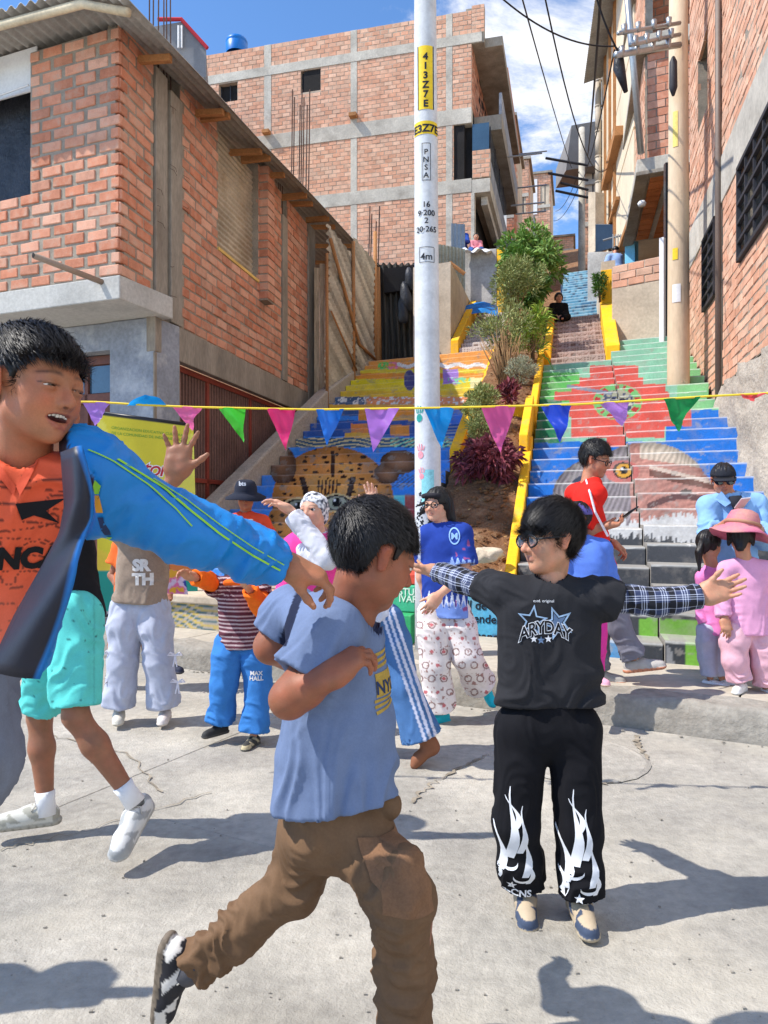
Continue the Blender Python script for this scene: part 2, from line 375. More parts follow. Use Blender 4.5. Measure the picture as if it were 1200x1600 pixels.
# pavement
walk = thing('pavement', 'raised concrete pavement with broken kerb below the painted stairs', 'pavement', kind='structure')
kt = [-12, -9, -6.4, -4.3, -2.2, -.55, .95, 2.35, 4.2, 7, 11]
def rough_strip(t0, t1, prof, step=.06, amp=.012, seed=1):
    """kerb with uneven surface: prof = list of (d, z)"""
    n = max(int((t1-t0)/step), 2); V = []; Fc = []; k = len(prof)
    pp = []
    for (a, b) in zip(prof, prof[1:]):
        q = max(int(math.hypot(b[0]-a[0], b[1]-a[1])/.05), 1)
        pp += [(a[0]+(b[0]-a[0])*i/q, a[1]+(b[1]-a[1])*i/q) for i in range(q)]
    pp.append(prof[-1]); k = len(pp); P = np.array([[*(KO+KU*(t0+(t1-t0)*i/n)+KV*d)[:2], z] for i in range(n+1) for d, z in pp])
    P += (np.stack([vn(P*9, seed), vn(P*9, seed+1), vn(P*9, seed+2)], 1)-.5)*2*amp+(np.stack([vn(P*3, seed+5)]*3, 1)-.5)*amp*1.6
    Fc = [(i*k+j, (i+1)*k+j, (i+1)*k+j+1, i*k+j+1) for i in range(n) for j in range(k-1)]
    return P, Fc
for i, (a, b) in enumerate(zip(kt, kt[1:])):
    P, Fc = rough_strip(a, b, [(0, -.06), (.01, .03), (.025, .175), (.05, .2), (.26, .204)], amp=.014, seed=10)
    mesh('kerb_stone', P, Fc, kerb_m, walk, smooth=True)
    zz = rs.uniform(-.002, .002)
    ds = [.255, 1.05, 9] if i % 2 else [.255, 1.25, 9]
    for c, d in zip(ds, ds[1:]):
        m = MB(); m.prism([kx(a+.005, c+.004), kx(b-.005, c+.004), kx(b-.005, d-.004), kx(a+.005, d-.004)], -.05, .2+zz); m.build('slab', walk_m, walk, bevel=.006)
# ------------------------------------------------------------------ staircase frame
SR, ST, SO_ = Vector((.256, 1, 0)), Vector((.906, -.423, 0)), Vector((2.14, 5.6, 0))
STn, SRn = ST.normalized(), SR.normalized()
def S(s, a, z): v = SO_+SR*s+ST*a; return Vector((v.x, v.y, z))
RISE, RUN = .17, .34
def in_iv(x, iv): return (x > iv[0]) & (x < iv[1])
Lm = lambda *c: np.array(lin(*c, .86))
def setc(C, m, c): C[m] = Lm(*c)
def mural_right(px, py, P):
    C = np.empty((len(px), 3)); C[:] = Lm(38, 122, 214); n1 = fbm(P*4, 3); n2 = vn(P*30, 5)
    setc(C, py < 690, (150, 208, 176)); setc(C, (py < 690) & (px > 1058), (140, 205, 140))
    setc(C, (py > 582) & (py < 645) & (px < 905), (110, 200, 104)); setc(C, (py > 624) & (py < 692) & (px < 878), (46, 134, 92)); setc(C, (py > 640) & (py < 668) & (px > 1080), (38, 122, 214)); setc(C, (py > 664) & (px > 1040) & (py < 692), (38, 122, 214))
    red = (224, 96, 84)
    for y0, y1, x0, x1 in ((571, 590, 922, 997), (590, 600, 905, 1005), (600, 612, 893, 1040), (612, 626, 866, 1045), (626, 651, 890, 1080), (651, 666, 893, 1081), (666, 684, 893, 1038), (684, 699, 948, 978)):
        setc(C, in_iv(py, (y0, y1)) & in_iv(px, (x0, x1)), red)
    # round emblem
    ex, ey = px-965, (py-628)*1.35; er = np.hypot(ex, ey); ang = np.arctan2(ey, ex)
    setc(C, er < 38, (120, 200, 120)); setc(C, (er < 36) & (er > 27) & (np.sin(ang*14+np.sin(ang*5)*1.5) > .2), (190, 60, 60)); setc(C, (er < 26), (176, 176, 150))
    setc(C, (er < 25) & (n2 > .55), (70, 80, 110)); setc(C, (np.hypot(px-958, (py-626)*1.2) < 5), (40, 40, 60)); setc(C, (np.hypot(px-972, (py-626)*1.2) < 5), (40, 40, 60)); setc(C, in_iv(px, (955, 972)) & in_iv(py, (636, 640)), (120, 70, 60))
    setc(C, np.abs((py-613)-(px-905)*.16-1) < 2.5-(px-905)*.01, (120, 132, 150)) if False else None
    bl = (np.abs(py-(603+(px-885)*.17)) < 2.6) & in_iv(px, (885, 955)); C[bl] = Lm(140, 150, 168)
    # condor head
    def ell(cx, cy, rx, ry): return np.hypot((px-cx)/rx, (py-cy)/ry)
    head = np.minimum(ell(975, 775, 112, 70), np.minimum(ell(1010, 775, 100, 84), ell(1060, 790, 66, 62)))
    wr = np.sin((px*.18+py*.55)+6*vn(np.stack([px*.03, py*.05, px*0], 1), 2)*3.0); wr2 = np.sin(px*.75+py*.3+8*vn(np.stack([px*.05, py*.05, px*0], 1), 4))
    h = (head < 1) & (py > 688) & (py < 830)
    base = np.array(Lm(196, 142, 128))*(1+.16*wr[:, None]*n1[:, None]*2)*(1+.07*wr2[:, None]*n2[:, None]*2); C[h] = base[h]
    sc = h & (px < 985); greyb = np.array(Lm(150, 140, 142))*(1+.38*wr2[:, None]*(.4+n2[:, None])); C[sc] = greyb[sc]
    cr = h & (py < 730) & (px > 1000) & (py < 716+(px-1000)*.16); cb = np.array(Lm(212, 196, 176))*(1+.25*wr2[:, None]); C[cr] = cb[cr]
    setc(C, h & (np.abs(py-(742+(px-1030)*.22)) < 4+3*n1) & (px > 1015), (120, 82, 72)); setc(C, h & (np.abs(py-(733+(px-1030)*.25)) < 3) & (px > 1015), (226, 204, 186))
    setc(C, h & (np.abs(py-(786-(px-1040)*.10+8*np.sin(px*.04))) < 5) & (px > 1010), (112, 82, 80))
    setc(C, h & (ell(930, 765, 40, 26) < 1) & (px < 925), (70, 78, 96))
    setc(C, ell(972, 737, 27, 18) < 1, (206, 120, 112)); setc(C, ell(974, 735, 16, 13) < 1, (40, 30, 28)); setc(C, ell(975, 735, 12.5, 11) < 1, (232, 170, 60)); setc(C, ell(975, 735, 6.2, 6.2) < 1, (16, 16, 18)); setc(C, ell(972, 732, 2, 2) < 1, (240, 240, 240))
    rim_ = 1-.42*sm(.82, 1.0, head)*(head < 1); C *= rim_[:, None]; setc(C, h & (ell(1072, 768, 9, 4) < 1), (70, 48, 46))
    # ruff with a torn white fringe, black feathers under it
    sp = 10*np.abs(((px*.16+vn(np.stack([px*.09, px*0, px*0], 1), 8)*3) % 1)-.5)*2
    top = 812-.0*px-14*np.exp(-((px-1060)/50)**2)+sp; bot = 850-sp*1.3+6*np.sin(px*.03)
    rf = (py > top) & (py < bot); C[rf] = (np.array(Lm(226, 224, 220))*(1-.12*n2[:, None]))[rf]
    bk = (py >= bot); C[bk] = (np.array(Lm(72, 74, 78))*(.8+.5*n1[:, None]))[bk]
    setc(C, (py > 968) & (px > 1034) & (n1 < .62), (126, 186, 72)); setc(C, (py > 966) & in_iv(px, (1000, 1034)) & (py < 998), (126, 186, 72))
    setc(C, (py > 1000) & (px < 978), (74, 150, 206)); setc(C, (py > 1000) & in_iv(px, (978, 1072)), (62, 66, 72)); setc(C, (py > 1004) & in_iv(px, (1040, 1072)) & (n1 > .5), (140, 142, 146)); setc(C, (py > 1004) & in_iv(px, (1110, 1180)) , (120, 122, 120)); setc(C, (py > 1004) & (np.abs(px-(1072+(py-1004)*.5)-40) < 9), (140, 205, 60))
    return C
def mural_left(px, py, P):
    C = np.empty((len(px), 3)); n1 = fbm(P*4, 13); n2 = vn(P*26, 15); C[:] = Lm(56, 124, 205)
    def ell(cx, cy, rx, ry): return np.hypot((px-cx)/rx, (py-cy)/ry)
    yl, orr, bl = (226, 186, 58), (226, 136, 56), (52, 84, 140)
    setc(C, py < 577, (220, 140, 70)); setc(C, in_iv(py, (577, 583)), yl); setc(C, in_iv(py, (583, 592)), orr); setc(C, in_iv(py, (592, 601)), (214, 190, 40)); setc(C, in_iv(py, (601, 611)), yl); setc(C, in_iv(py, (611, 620)), (206, 172, 54))
    setc(C, in_iv(py, (620, 632)), (70, 92, 124)); setc(C, in_iv(py, (620, 632)) & (px > 572), (204, 132, 90)); setc(C, in_iv(py, (632, 640)), (214, 160, 62)); setc(C, in_iv(py, (640, 650)), bl); setc(C, in_iv(py, (640, 657)) & (px > 560), orr); setc(C, in_iv(py, (650, 664)) & (px > 610), (206, 156, 78))
    setc(C, in_iv(py, (657, 682)), (46, 82, 152)); setc(C, in_iv(py, (662, 681)) & in_iv(px, (548, 575)), (206, 126, 66)); setc(C, in_iv(py, (664, 681)) & in_iv(px, (610, 640)), (226, 132, 60)); setc(C, in_iv(py, (676, 684)) & in_iv(px, (538, 590)), (214, 160, 70))
    setc(C, in_iv(py, (620, 632)) & (n2 > .62), (226, 222, 214)); setc(C, in_iv(py, (566, 577)) & in_iv(px, (590, 612)) & (n2 > .4), (90, 180, 90)); setc(C, in_iv(py, (566, 577)) & in_iv(px, (607, 622)) & (n2 > .4), (220, 110, 150)); setc(C, in_iv(py, (566, 577)) & (px > 620) & (np.abs(py-571-2*np.sin(px*.2)) < 3), (216, 206, 206))
    setc(C, (ell(640, 594, 9, 16) < 1), (70, 70, 120)); setc(C, in_iv(py, (577, 600)) & in_iv(px, (692, 716)), (150, 116, 190)); setc(C, in_iv(py, (590, 600)) & in_iv(px, (700, 780)) & (n2 > .5), (120, 196, 150)); setc(C, in_iv(py, (590, 606)) & (px > 735), (232, 200, 150))
    wv = np.sin(py*1.1+5*np.sin(px*.06)); setc(C, in_iv(py, (684, 699)), (44, 80, 110)); setc(C, in_iv(py, (684, 699)) & (wv > .35), (196, 178, 130)); setc(C, in_iv(py, (684, 699)) & (px > 610) & (np.sin(px*.5+py) > .6), (120, 200, 170))
    setc(C, in_iv(px, (690, 745)) & in_iv(py, (640, 662)), (60, 110, 200)); setc(C, in_iv(px, (690, 745)) & in_iv(py, (662, 690)) & (np.sin(py*1.3+px*.1) > .3), (150, 150, 160))
    setc(C, in_iv(py, (742, 762)) & (px > 585) & (np.sin(px*.8+np.sin(py)*2) > .1), (70, 90, 130)); setc(C, in_iv(py, (774, 796)) & in_iv(px, (592, 632)), (84, 172, 178)); setc(C, (py > 774) & (px > 632), (150, 64, 62)); setc(C, (py > 796) & (px > 585), (140, 56, 60)); setc(C, in_iv(py, (838, 862)) & (px > 600), (60, 120, 80)); setc(C, (py > 862) & (px > 600), (196, 64, 50))
    # spotted cat's head painted over the steps
    fur = np.array(Lm(204, 134, 68))*(.8+.4*n1[:, None])
    head = np.minimum(np.minimum(ell(520, 782, 95, 84), ell(520, 830, 106, 76)), ell(518, 752, 70, 52)); h = head < 1; fur = fur*(1.12-.55*sm(.55, 1, head))[:, None]; C[h] = fur[h]
    ph = np.stack([px*.055+.6*vn(np.stack([px*.05, py*.05, px*0], 1), 30), py*.085, px*0], 1); cel = np.floor(ph); fr = ph-cel
    jx = .28+.44*_h(cel[:, 0], cel[:, 1], cel[:, 2], 31); jy = .28+.44*_h(cel[:, 0], cel[:, 1], cel[:, 2], 32); rr2 = .12+.13*_h(cel[:, 0], cel[:, 1], cel[:, 2], 33)
    spt = np.hypot(fr[:, 0]-jx, (fr[:, 1]-jy)*1.1) < rr2; setc(C, h & spt, (44, 28, 22))
    setc(C, h & (np.abs(px-520) < 3) & in_iv(py, (705, 745)), (60, 36, 26)); setc(C, h & (np.abs(np.abs(px-512)-34+(py-770)*.25) < 4.5) & in_iv(py, (745, 790)), (50, 30, 24)); setc(C, h & (np.abs(px-512) < 16) & in_iv(py, (750, 775)) & (np.sin(px*1.1+(py-750)*.1) > .2), (60, 36, 26))
    for ex in (438, 598):
        ed_ = ell(ex+4, 728, 21, 30)+9*(py > 755) if ex < 500 else np.minimum(ell(624, 722, 30, 19), ell(604, 740, 20, 16)); e = ed_ < 1; q = np.clip(1-ed_, 0, 1)[:, None]; ec = (np.array(Lm(70, 46, 34))*(1-q)+np.array(Lm(150, 106, 76))*q)*(.75+.5*n1[:, None]); C[e] = ec[e]
    for ex in (466, 526):
        ey = 786 if ex > 500 else 792
        setc(C, ell(ex, ey, 25, 15) < 1, (214, 178, 128)); setc(C, ell(ex, ey, 22, 12.5) < 1, (34, 24, 20)); setc(C, ell(ex, ey, 16, 10) < 1, (150, 150, 130)); setc(C, ell(ex, ey-1, 7, 7.5) < 1, (12, 12, 14)); setc(C, ell(ex-3, ey-4, 2, 2) < 1, (240, 240, 240))
    setc(C, h & (ell(495, 835, 22, 14) < 1), (190, 120, 110)); setc(C, h & (ell(470, 856, 34, 18) < 1) & ~spt, (226, 206, 176)); setc(C, h & (ell(520, 858, 34, 18) < 1) & ~spt, (226, 206, 176))
    setc(C, (py > 900), (190, 120, 90)); setc(C, (py > 902) & (n2 > .55), (226, 206, 190)); setc(C, (py > 940), (150, 150, 150)); setc(C, (py > 940) & (np.sin(px*.4+4*n1*6) > .3), (200, 170, 80)); setc(C, (py > 940) & (np.sin(px*.31+2+4*n1*5) > .72), (40, 80, 90))
    return np.minimum(C*1.6, .85)
def stair_step(par, k, a0, a1, top, back, paint, edge=(205, 205, 200), ew=.55, tread=None, s0=None, depth=None, rise=RISE, dz=.0, name='step', d=.015):
    s0 = RUN*(k-1)+back if s0 is None else s0; zt = top; zb = zt-rise-.03; depth = depth or RUN+.06
    na = max(int((a1-a0)/d), 2); nz = max(int((zt-zb)/d), 3); V = []; Fc = []
    for j in range(nz+1):
        for i in range(na+1): V.append(S(s0, a0+(a1-a0)*i/na, zb+(zt-zb-.012)*j/nz))
    for j in range(nz):
        for i in range(na): q = j*(na+1)+i; Fc.append((q, q+1, q+na+2, q+na+1))
    n0 = len(V)
    rows = ((0, zt-.012, 0), (.006, zt-.003, 0), (.016, zt, 0), (.05, zt, 0), (depth, zt, 0))
    for (ds, z, _) in rows:
        for i in range(na+1): V.append(S(s0+ds, a0+(a1-a0)*i/na, z))
    for j in range(len(rows)-1):
        for i in range(na): q = n0+j*(na+1)+i; Fc.append((q, q+1, q+na+2, q+na+1))
    n1_ = len(V); e = [S(s0, a0, zb), S(s0, a0, zt-.012), S(s0+.016, a0, zt), S(s0+depth, a0, zt), S(s0+depth, a0, zb), S(s0, a1, zb), S(s0, a1, zt-.012), S(s0+.016, a1, zt), S(s0+depth, a1, zt), S(s0+depth, a1, zb)]
    V += e; Fc += [(n1_, n1_+1, n1_+2, n1_+3, n1_+4), (n1_+9, n1_+8, n1_+7, n1_+6, n1_+5), (n1_+4, n1_+3, n1_+8, n1_+9), (n1_, n1_+4, n1_+9, n1_+5)]
    P = np.array([tuple(v) for v in V]); px, py = proj(P); C = paint(px, py, P)
    rz = (P[:, 2]-zb)/(zt-zb); C[n1_:] = Lm(150, 145, 138)
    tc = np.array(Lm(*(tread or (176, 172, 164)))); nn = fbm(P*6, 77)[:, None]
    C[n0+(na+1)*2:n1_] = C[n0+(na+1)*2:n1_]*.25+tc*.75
    ed = np.array(Lm(*edge)); C[n0:n0+2*(na+1)] = C[n0:n0+2*(na+1)]*(1-ew)+ed*ew  # pale step edge: worn paint plus sunlight put into the colour
    worn = (fbm(P*np.array([9, 9, 14]), 55, 4) > .68) & (np.arange(len(P)) < n1_); C[worn] = C[worn]*.55+np.array(Lm(170, 165, 158))*.45
    j1 = (nz)*(na+1); C[j1:n0] = C[j1:n0]*(1-ew*.9)+ed*ew*.9
    # chip the nose of the step a little
    nos = np.zeros(len(P), bool); nos[j1:n0+2*(na+1)] = True; P[nos, 2] -= np.clip(vn(P[nos]*11, 91)-.62, 0, 1)*.035
    o = mesh(name, P, Fc, painted, par, cols=C); return o
stairs_r = thing('staircase', 'wide painted staircase with a giant bird head and red and green zones', 'staircase', S(0, 0, .2))
def a_right(k): return 1.50 if k <= 12 else (1.50-.06*(k-12) if k <= 17 else 1.28)
for k in range(1, 27):
    ar = a_right(k)
    stair_step(stairs_r, k, 0, ar, .2+RISE*k, 0, mural_right, depth=RUN+.06 if k < 26 else 2.2)
    if k < 24: stair_step(stairs_r, k, -1.22, -.012, .2+RISE*k-.035, .055, mural_right, depth=RUN+.06 if k < 23 else .9)
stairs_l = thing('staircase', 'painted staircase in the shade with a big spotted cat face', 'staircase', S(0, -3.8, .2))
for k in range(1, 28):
    stair_step(stairs_l, k, -5.28, -2.36, .2+RISE*k, .12, mural_left, ew=.12, tread=(120, 110, 100), depth=RUN+.06 if k < 27 else 2.6, d=.017)  # pale edge colour kept weak because this flight lies in shade
# stringer beside the shaded stairs
m = MB(); pts = [(.4, .55), (9.6, .55+.5*9.2)]
V = [];
for a in (-5.55, -5.29):
    V += [S(.3, a, 0), S(.3, a, .72), S(6.2, a, .72+.5*5.9), S(9.6, a, .42+.5*9.3), S(9.6, a, 0)]
m.add(V, [(0, 1, 2, 3, 4), (9, 8, 7, 6, 5), (0, 5, 6, 1), (1, 6, 7, 2), (2, 7, 8, 3), (3, 8, 9, 4), (0, 4, 9, 5)])
m.build('stringer', rough_m, stairs_l, bevel=.03)
# rough plinth on the right edge
def lump(name, mm, par, pts_fn, nu, nv, amp, freq, seed):
    P = np.array([tuple(pts_fn(u, v)) for u in np.linspace(0, 1, nu+1) for v in np.linspace(0, 1, nv+1)])
    P += (np.stack([fbm(P*freq, seed), fbm(P*freq, seed+3), fbm(P*freq, seed+6)], 1)-.5)*2*amp
    Fc = [(i*(nv+1)+j, (i+1)*(nv+1)+j, (i+1)*(nv+1)+j+1, i*(nv+1)+j+1) for i in range(nu) for j in range(nv)]
    return mesh(name, P, Fc, mm, par, smooth=True)
# tile flight between yellow walls
tile_r = thing('tile_staircase', 'narrow flight of brown patterned tile steps between yellow walls', 'staircase', S(8, -.6, 4.1))
def tiles(base, lines, seed):
    def f(px, py, P):
        C = np.empty((len(P), 3)); C[:] = Lm(*lines)
        rel = P-np.array(SO_); a = (rel[:, 0]*SR.y-rel[:, 1]*SR.x)/(ST.x*SR.y-ST.y*SR.x); u = a/.125; v = P[:, 2]/.085
        iu, iv = np.floor(u), np.floor(v); fu, fv = u-iu, v-iv; hh = _h(iu, iv, iu*0, seed); inn = (fu > .09) & (fu < .91) & (fv > .12) & (fv < .88)
        c0 = np.array(Lm(*base))*(.65+.7*hh[:, None]); C[inn] = c0[inn]
        pat = inn & (hh > .45) & (np.abs(np.hypot(fu-.5, fv-.5)-.27) < .08); pat2 = inn & (hh < .3) & ((np.abs(fu-.5) < .08) | (np.abs(fv-.5) < .09))
        C[pat | pat2] = Lm(*lines); return C
    return f
tf = tiles((132, 102, 90), (196, 170, 158), 5)
for j in range(10):
    s0 = 7.95+.33*j; stair_step(tile_r, 0, -1.1, -.1, 4.11+RISE*(j+1), 0, tf, s0=s0, depth=.4 if j < 9 else 1.6, edge=(190, 168, 158), tread=(150, 120, 110), d=.02)
tile_l = thing('tile_staircase', 'short flight of grey patterned tile steps beside the bush', 'staircase', S(9.3, -2.9, 4.8))
tf2 = tiles((150, 126, 116), (226, 212, 202), 9)
for j in range(11):
    s0 = 9.25+.335*j; stair_step(tile_l, 0, -3.15, -1.95, 4.79+RISE*(j+1), 0, tf2, s0=s0, depth=.4 if j < 10 else 3, edge=(220, 205, 195), tread=(190, 175, 165), d=.022)
def blue_paint_fn(px, py, P):
    C = np.empty((len(P), 3)); n = fbm(P*5, 41); C[:] = Lm(86, 146, 172); C[n > .54] = Lm(120, 170, 190); C[n < .40] = Lm(60, 112, 144); C[np.abs(vn(P*np.array([7, 7, 1.2]), 44)-.5) < .05] = Lm(44, 76, 100); return C
blue_f = thing('staircase', 'distant sky blue painted stairs above the woman sitting in black', 'staircase', S(12.6, -.6, 5.8))
for j in range(22):
    s0 = 12.6+.30*j; stair_step(blue_f, 0, -1.0, .05, 5.8+.165*(j+1), 0, blue_paint_fn, s0=s0, depth=.36 if j < 21 else 5, edge=(190, 215, 225), tread=(120, 170, 190), rise=.165, d=.04)
blue_g = thing('staircase', 'farthest short blue stairs with white patch beyond a yellow post', 'staircase', S(24, -.6, 9.4))
for j in range(8): stair_step(blue_g, 0, -1.2, .05, 9.43+.3*(j+1), 0, lambda px, py, P: np.tile(Lm(*((120, 170, 220) if int(P[0, 2]*3) % 3 else (220, 220, 224))), (len(P), 1)), s0=23.5+.5*j, depth=.6, rise=.3, edge=(190, 215, 225), d=.1)
# hill under everything
m = MB(); V = []; Fc = []; ns_, na_ = 24, 27
for i in range(ns_+1):
    for j in range(na_+1):
        s = 1.2+58.0*i/ns_; a = -70+140.0*j/na_; base = min(.5*s, 14+.2*s) ; V.append(S(s, a*.6, -.02+base-.55-.15*(abs(a) > 6)-(2.6*min(max((s-13)/5, 0), 1) if abs(a*.6+1) < 9 else 0)))
for i in range(ns_):
    for j in range(na_): q = i*(na_+1)+j; Fc.append((q, q+1, q+na_+2, q+na_+1))
m.add(V, Fc); tag(m.build('hill', soil, smooth=True), kind='structure')
# yellow walls: kerbs of the planter and parapets
def parapet(par, name, s0, s1, a0, a1, h0, h1, down=.8, mm=None, slope=.5):
    m = MB(); z = lambda s, h: .2+slope*s+h; V = []
    for a in (a0, a1): V += [S(s0, a, z(s0, h0)-down), S(s0, a, z(s0, h0)), S(s1, a, z(s1, h1)), S(s1, a, z(s1, h1)-down)]
    m.add(V, [(0, 1, 2, 3), (7, 6, 5, 4), (0, 4, 5, 1), (1, 5, 6, 2), (2, 6, 7, 3), (3, 7, 4, 0)]); return m.build(name, mm or yellow, par, bevel=.015)
planter = thing('planter', 'long sloping soil bed with yellow painted kerbs between both stairs', 'planter', S(1, -1.8, .2))
parapet(planter, 'kerb_wall', .75, 4.0, -1.34, -1.23, .12, .20); parapet(planter, 'kerb_wall', 3.5, 5.0, -1.39, -1.27, .42, .42)
parapet(planter, 'kerb_wall', 5.0, 8.1, -1.34, -1.23, .26, .26); parapet(planter, 'kerb_wall', 8.1, 11.4, -1.24, -1.1, .30, .30)
parapet(planter, 'kerb_wall', 3.6, 5.6, -2.38, -2.22, .22, .28); m = MB()
m.obox(S(5.0, -1.95, 0), STn, SRn, UPV, (0, .62), (0, .1), (2.4, 2.99)); m.build('cross_wall', yellow, planter, bevel=.012)
m = MB(); m.obox(S(8.2, -1.9, 0), STn, SRn, UPV, (0, .62), (0, .1), (3.9, 4.5)); m.build('cross_wall', plaster, planter, bevel=.012)
parapet(planter, 'kerb_wall', 6.3, 9.2, -2.36, -2.22, .05, .12)
def soil_pt(u, v): s = .75+11.5*u; a = -2.3+1.0*v; return S(s, a, .2+.5*s+.02+.10*math.sin(v*3.14)-(.1 if s < 1.2 else 0)-(.25 if s < 2.6 else 0)*(1-(s-.75)/1.85)+(.12 if 5.1 < s else 0))
lump('soil_bed', soil, planter, soil_pt, 110, 14, .06, 5, 20)
m = MB(); rr = random.Random(4)
for i in range(500):
    u, v = rr.random()**1.6, rr.uniform(.06, .9); p = soil_pt(u, v); r = rr.uniform(.008, .03)
    m.obox((p.x, p.y, p.z+.02), (1, rr.uniform(-.6, .6), .2), (rr.uniform(-.5, .5), 1, 0), (0, .2, 1), (-r, r), (-r*.7, r*.8), (-r*.5, r*.6))
m.build('soil_crumbs', soil, planter, kind='stuff')
m = MB()
for i in range(420):
    p = soil_pt(rr.random()**1.3, rr.uniform(.05, .95)); r = rr.uniform(.02, .05); a = rr.uniform(0, 6.3); d = Vector((math.cos(a), math.sin(a), rr.uniform(-.2, .6))); s_ = Vector((-math.sin(a), math.cos(a), rr.uniform(-.3, .3))); q = p+UPV*.045; m.add([q-d*r, q+s_*r*.4, q+d*r, q-s_*r*.4], [(0, 1, 2, 3)])
m.build('dead_leaves', mat('dead_leaf', lin(150, 116, 70), c2=lin(196, 160, 104), var=.2, rough=.9, bump=0, island=.3), planter, kind='stuff')
def rock(name, c, r, sq, mm, seed, par=None, label=None, cat=None):
    bm = bmesh.new(); bmesh.ops.create_icosphere(bm, subdivisions=3, radius=1); P = np.array([tuple(v.co) for v in bm.verts]); Fc = [tuple(v.index for v in f.verts) for f in bm.faces]; bm.free()
    P *= (.55+.9*fbm(P*1.6+seed, seed)[:, None]); P += .35*(np.stack([vn(P*2.2+seed, seed), vn(P*2.2, seed+1), vn(P*2.2, seed+2)], 1)-.5); P = np.round(P*3.2)/3.2*.35+P*.65; P = P*np.array(sq)*r; o = mesh(name, P, Fc, mm, par, smooth=True, loc=c)
    return tag(o, label, cat) if label else o
stone_m = mat('field_stone', lin(206, 190, 166), var=.2, vs=6, rough=.95, bump=.8, bs=25, bd=.01)
pz = at(760, 868, 7.1); rock('stone', pz, .16, (1, .7, .5), stone_m, 3, label='pale flat stone lying on the bare soil of the planter', cat='stone')
pz = at(722, 870, 7.15); rock('stone', pz, .10, (1, .7, .6), stone_m, 8, label='smaller brown stone half behind the woman in the flame shirt', cat='stone')
# painted front wall of the planter with lettering
board = thing('painted_wall', 'turquoise painted low wall with black handwritten lettering under the planter', 'wall', S(.1, -1.8, .2))
def board_fn(px, py, P):
    t = sm(560, 820, px+30*fbm(P*3, 6))[:, None]; C = np.array(Lm(120, 206, 196))*(1-t)+np.array(Lm(88, 178, 220))*t; n = fbm(P*5, 12)[:, None]; C = C*(.85+.35*n); g = py > 996-8*n[:, 0]; C[g] = Lm(70, 120, 160); return C
V = []; Fc = []; na, nz = 60, 24
for j in range(nz+1):
    for i in range(na+1): V.append(S(.55, -2.04+.83*i/na, .2+.50*j/nz))
for j in range(nz):
    for i in range(na): q = j*(na+1)+i; Fc.append((q, q+1, q+na+2, q+na+1))
n0 = len(V); V += [S(.55, -2.04, .2), S(.55, -1.21, .2), S(.85, -1.21, .2), S(.85, -2.04, .2), S(.55, -2.04, .702), S(.55, -1.21, .702), S(.85, -1.21, .702), S(.85, -2.04, .702)]
Fc += [(n0+4, n0+5, n0+6, n0+7), (n0, n0+4, n0+7, n0+3), (n0+1, n0+2, n0+6, n0+5), (n0+2, n0+3, n0+7, n0+6)]
P = np.array([tuple(v) for v in V]); px, py = proj(P); C = board_fn(px, py, P); C[n0:] = Lm(150, 170, 170); mesh('wall_face', P, Fc, painted, board, cols=C)
ink = mat('black_lettering', lin(28, 34, 44), var=.2, rough=.7, bump=0)
def text_obj(name, body, mm, parent, O, U, V, size, shear=0, bold=0, align='LEFT', ext=.001, xs=1.0):
    """flat lettering; O baseline start, U along the line, V up"""
    cu = bpy.data.curves.new(name, 'FONT'); cu.body = body; cu.size = size; cu.shear = shear; cu.offset = bold; cu.align_x = align; cu.extrude = ext; cu.resolution_u = 3
    tmp = bpy.data.objects.new('tmp', cu); me = bpy.data.meshes.new_from_object(tmp); bpy.data.objects.remove(tmp); bpy.data.curves.remove(cu); me.materials.clear(); me.materials.append(mm)
    o = bpy.data.objects.new(name, me); COL.objects.link(o); O, U, V = Vector(O), Vector(U).normalized(), Vector(V).normalized(); W = U.cross(V)
    off = Vector((0, 0, 0)); p = parent
    while p is not None: off += p.location; p = p.parent
    o.parent = parent; M = Matrix((U, V, W)).transposed(); o.rotation_euler = M.to_euler(); o.scale = (xs, 1, 1); o.location = O-off
    return o
bo = lambda px, py: (lambda p: p)(at(px, py, 1))
def on_plane(px, py, Q, n):
    d = at(px, py, 1)-Vector((0, 0, CAMZ)); c = Vector((0, 0, CAMZ)); t = (Vector(Q)-c).dot(n)/d.dot(n); return c+d*t
bn = -Vector((-STn.y, STn.x, 0))*1.0
bq = S(.55, -2, .2)+bn*.004
for tx, px, py, sz, sh in (('Il de', 728, 951, .115, .1), ('ependencia', 722, 971, .112, .05), ('al', 722, 986, .1, .1), ('Shancayán', 733, 999, .118, .15)):
    text_obj('lettering', tx, ink, board, on_plane(px, py, bq, bn), STn, UPV, sz, sh, .0015)
# green box with lettering in front of the shaded stairs, low painted bench
gbox = mat('green_paint', lin(50, 160, 100), var=.2, rough=.75, bump=.3, stain=.5, stainc=lin(150, 190, 130), sscale=3)
redp = mat('red_paint', lin(206, 76, 58), var=.2, rough=.75, bump=.3)
box = thing('painted_step_block', 'low red and green painted block with pale lettering beside the pole', 'block', S(-.1, -2.7, .2))
m = MB(); m.obox(S(-.15, -2.75, 0), STn, SRn, UPV, (0, .69), (0, .8), (.2, .46)); m.build('lower_block', gbox, box, bevel=.01)
m = MB(); m.obox(S(.0, -2.75, 0), STn, SRn, UPV, (0, .69), (0, .62), (.464, .70)); m.build('upper_block', mat('green_panel', lin(66, 170, 130), var=.2, rough=.75, bump=.3), box, bevel=.01)
m = MB(); m.obox(S(.05, -2.75, 0), STn, SRn, UPV, (0, .69), (0, .6), (.704, .80)); m.build('red_cap', redp, box, bevel=.01)
lt = mat('pale_lettering', lin(214, 232, 214), var=.05, rough=.7, bump=0)
q2 = S(.0, -2.75, .2)+bn*.004
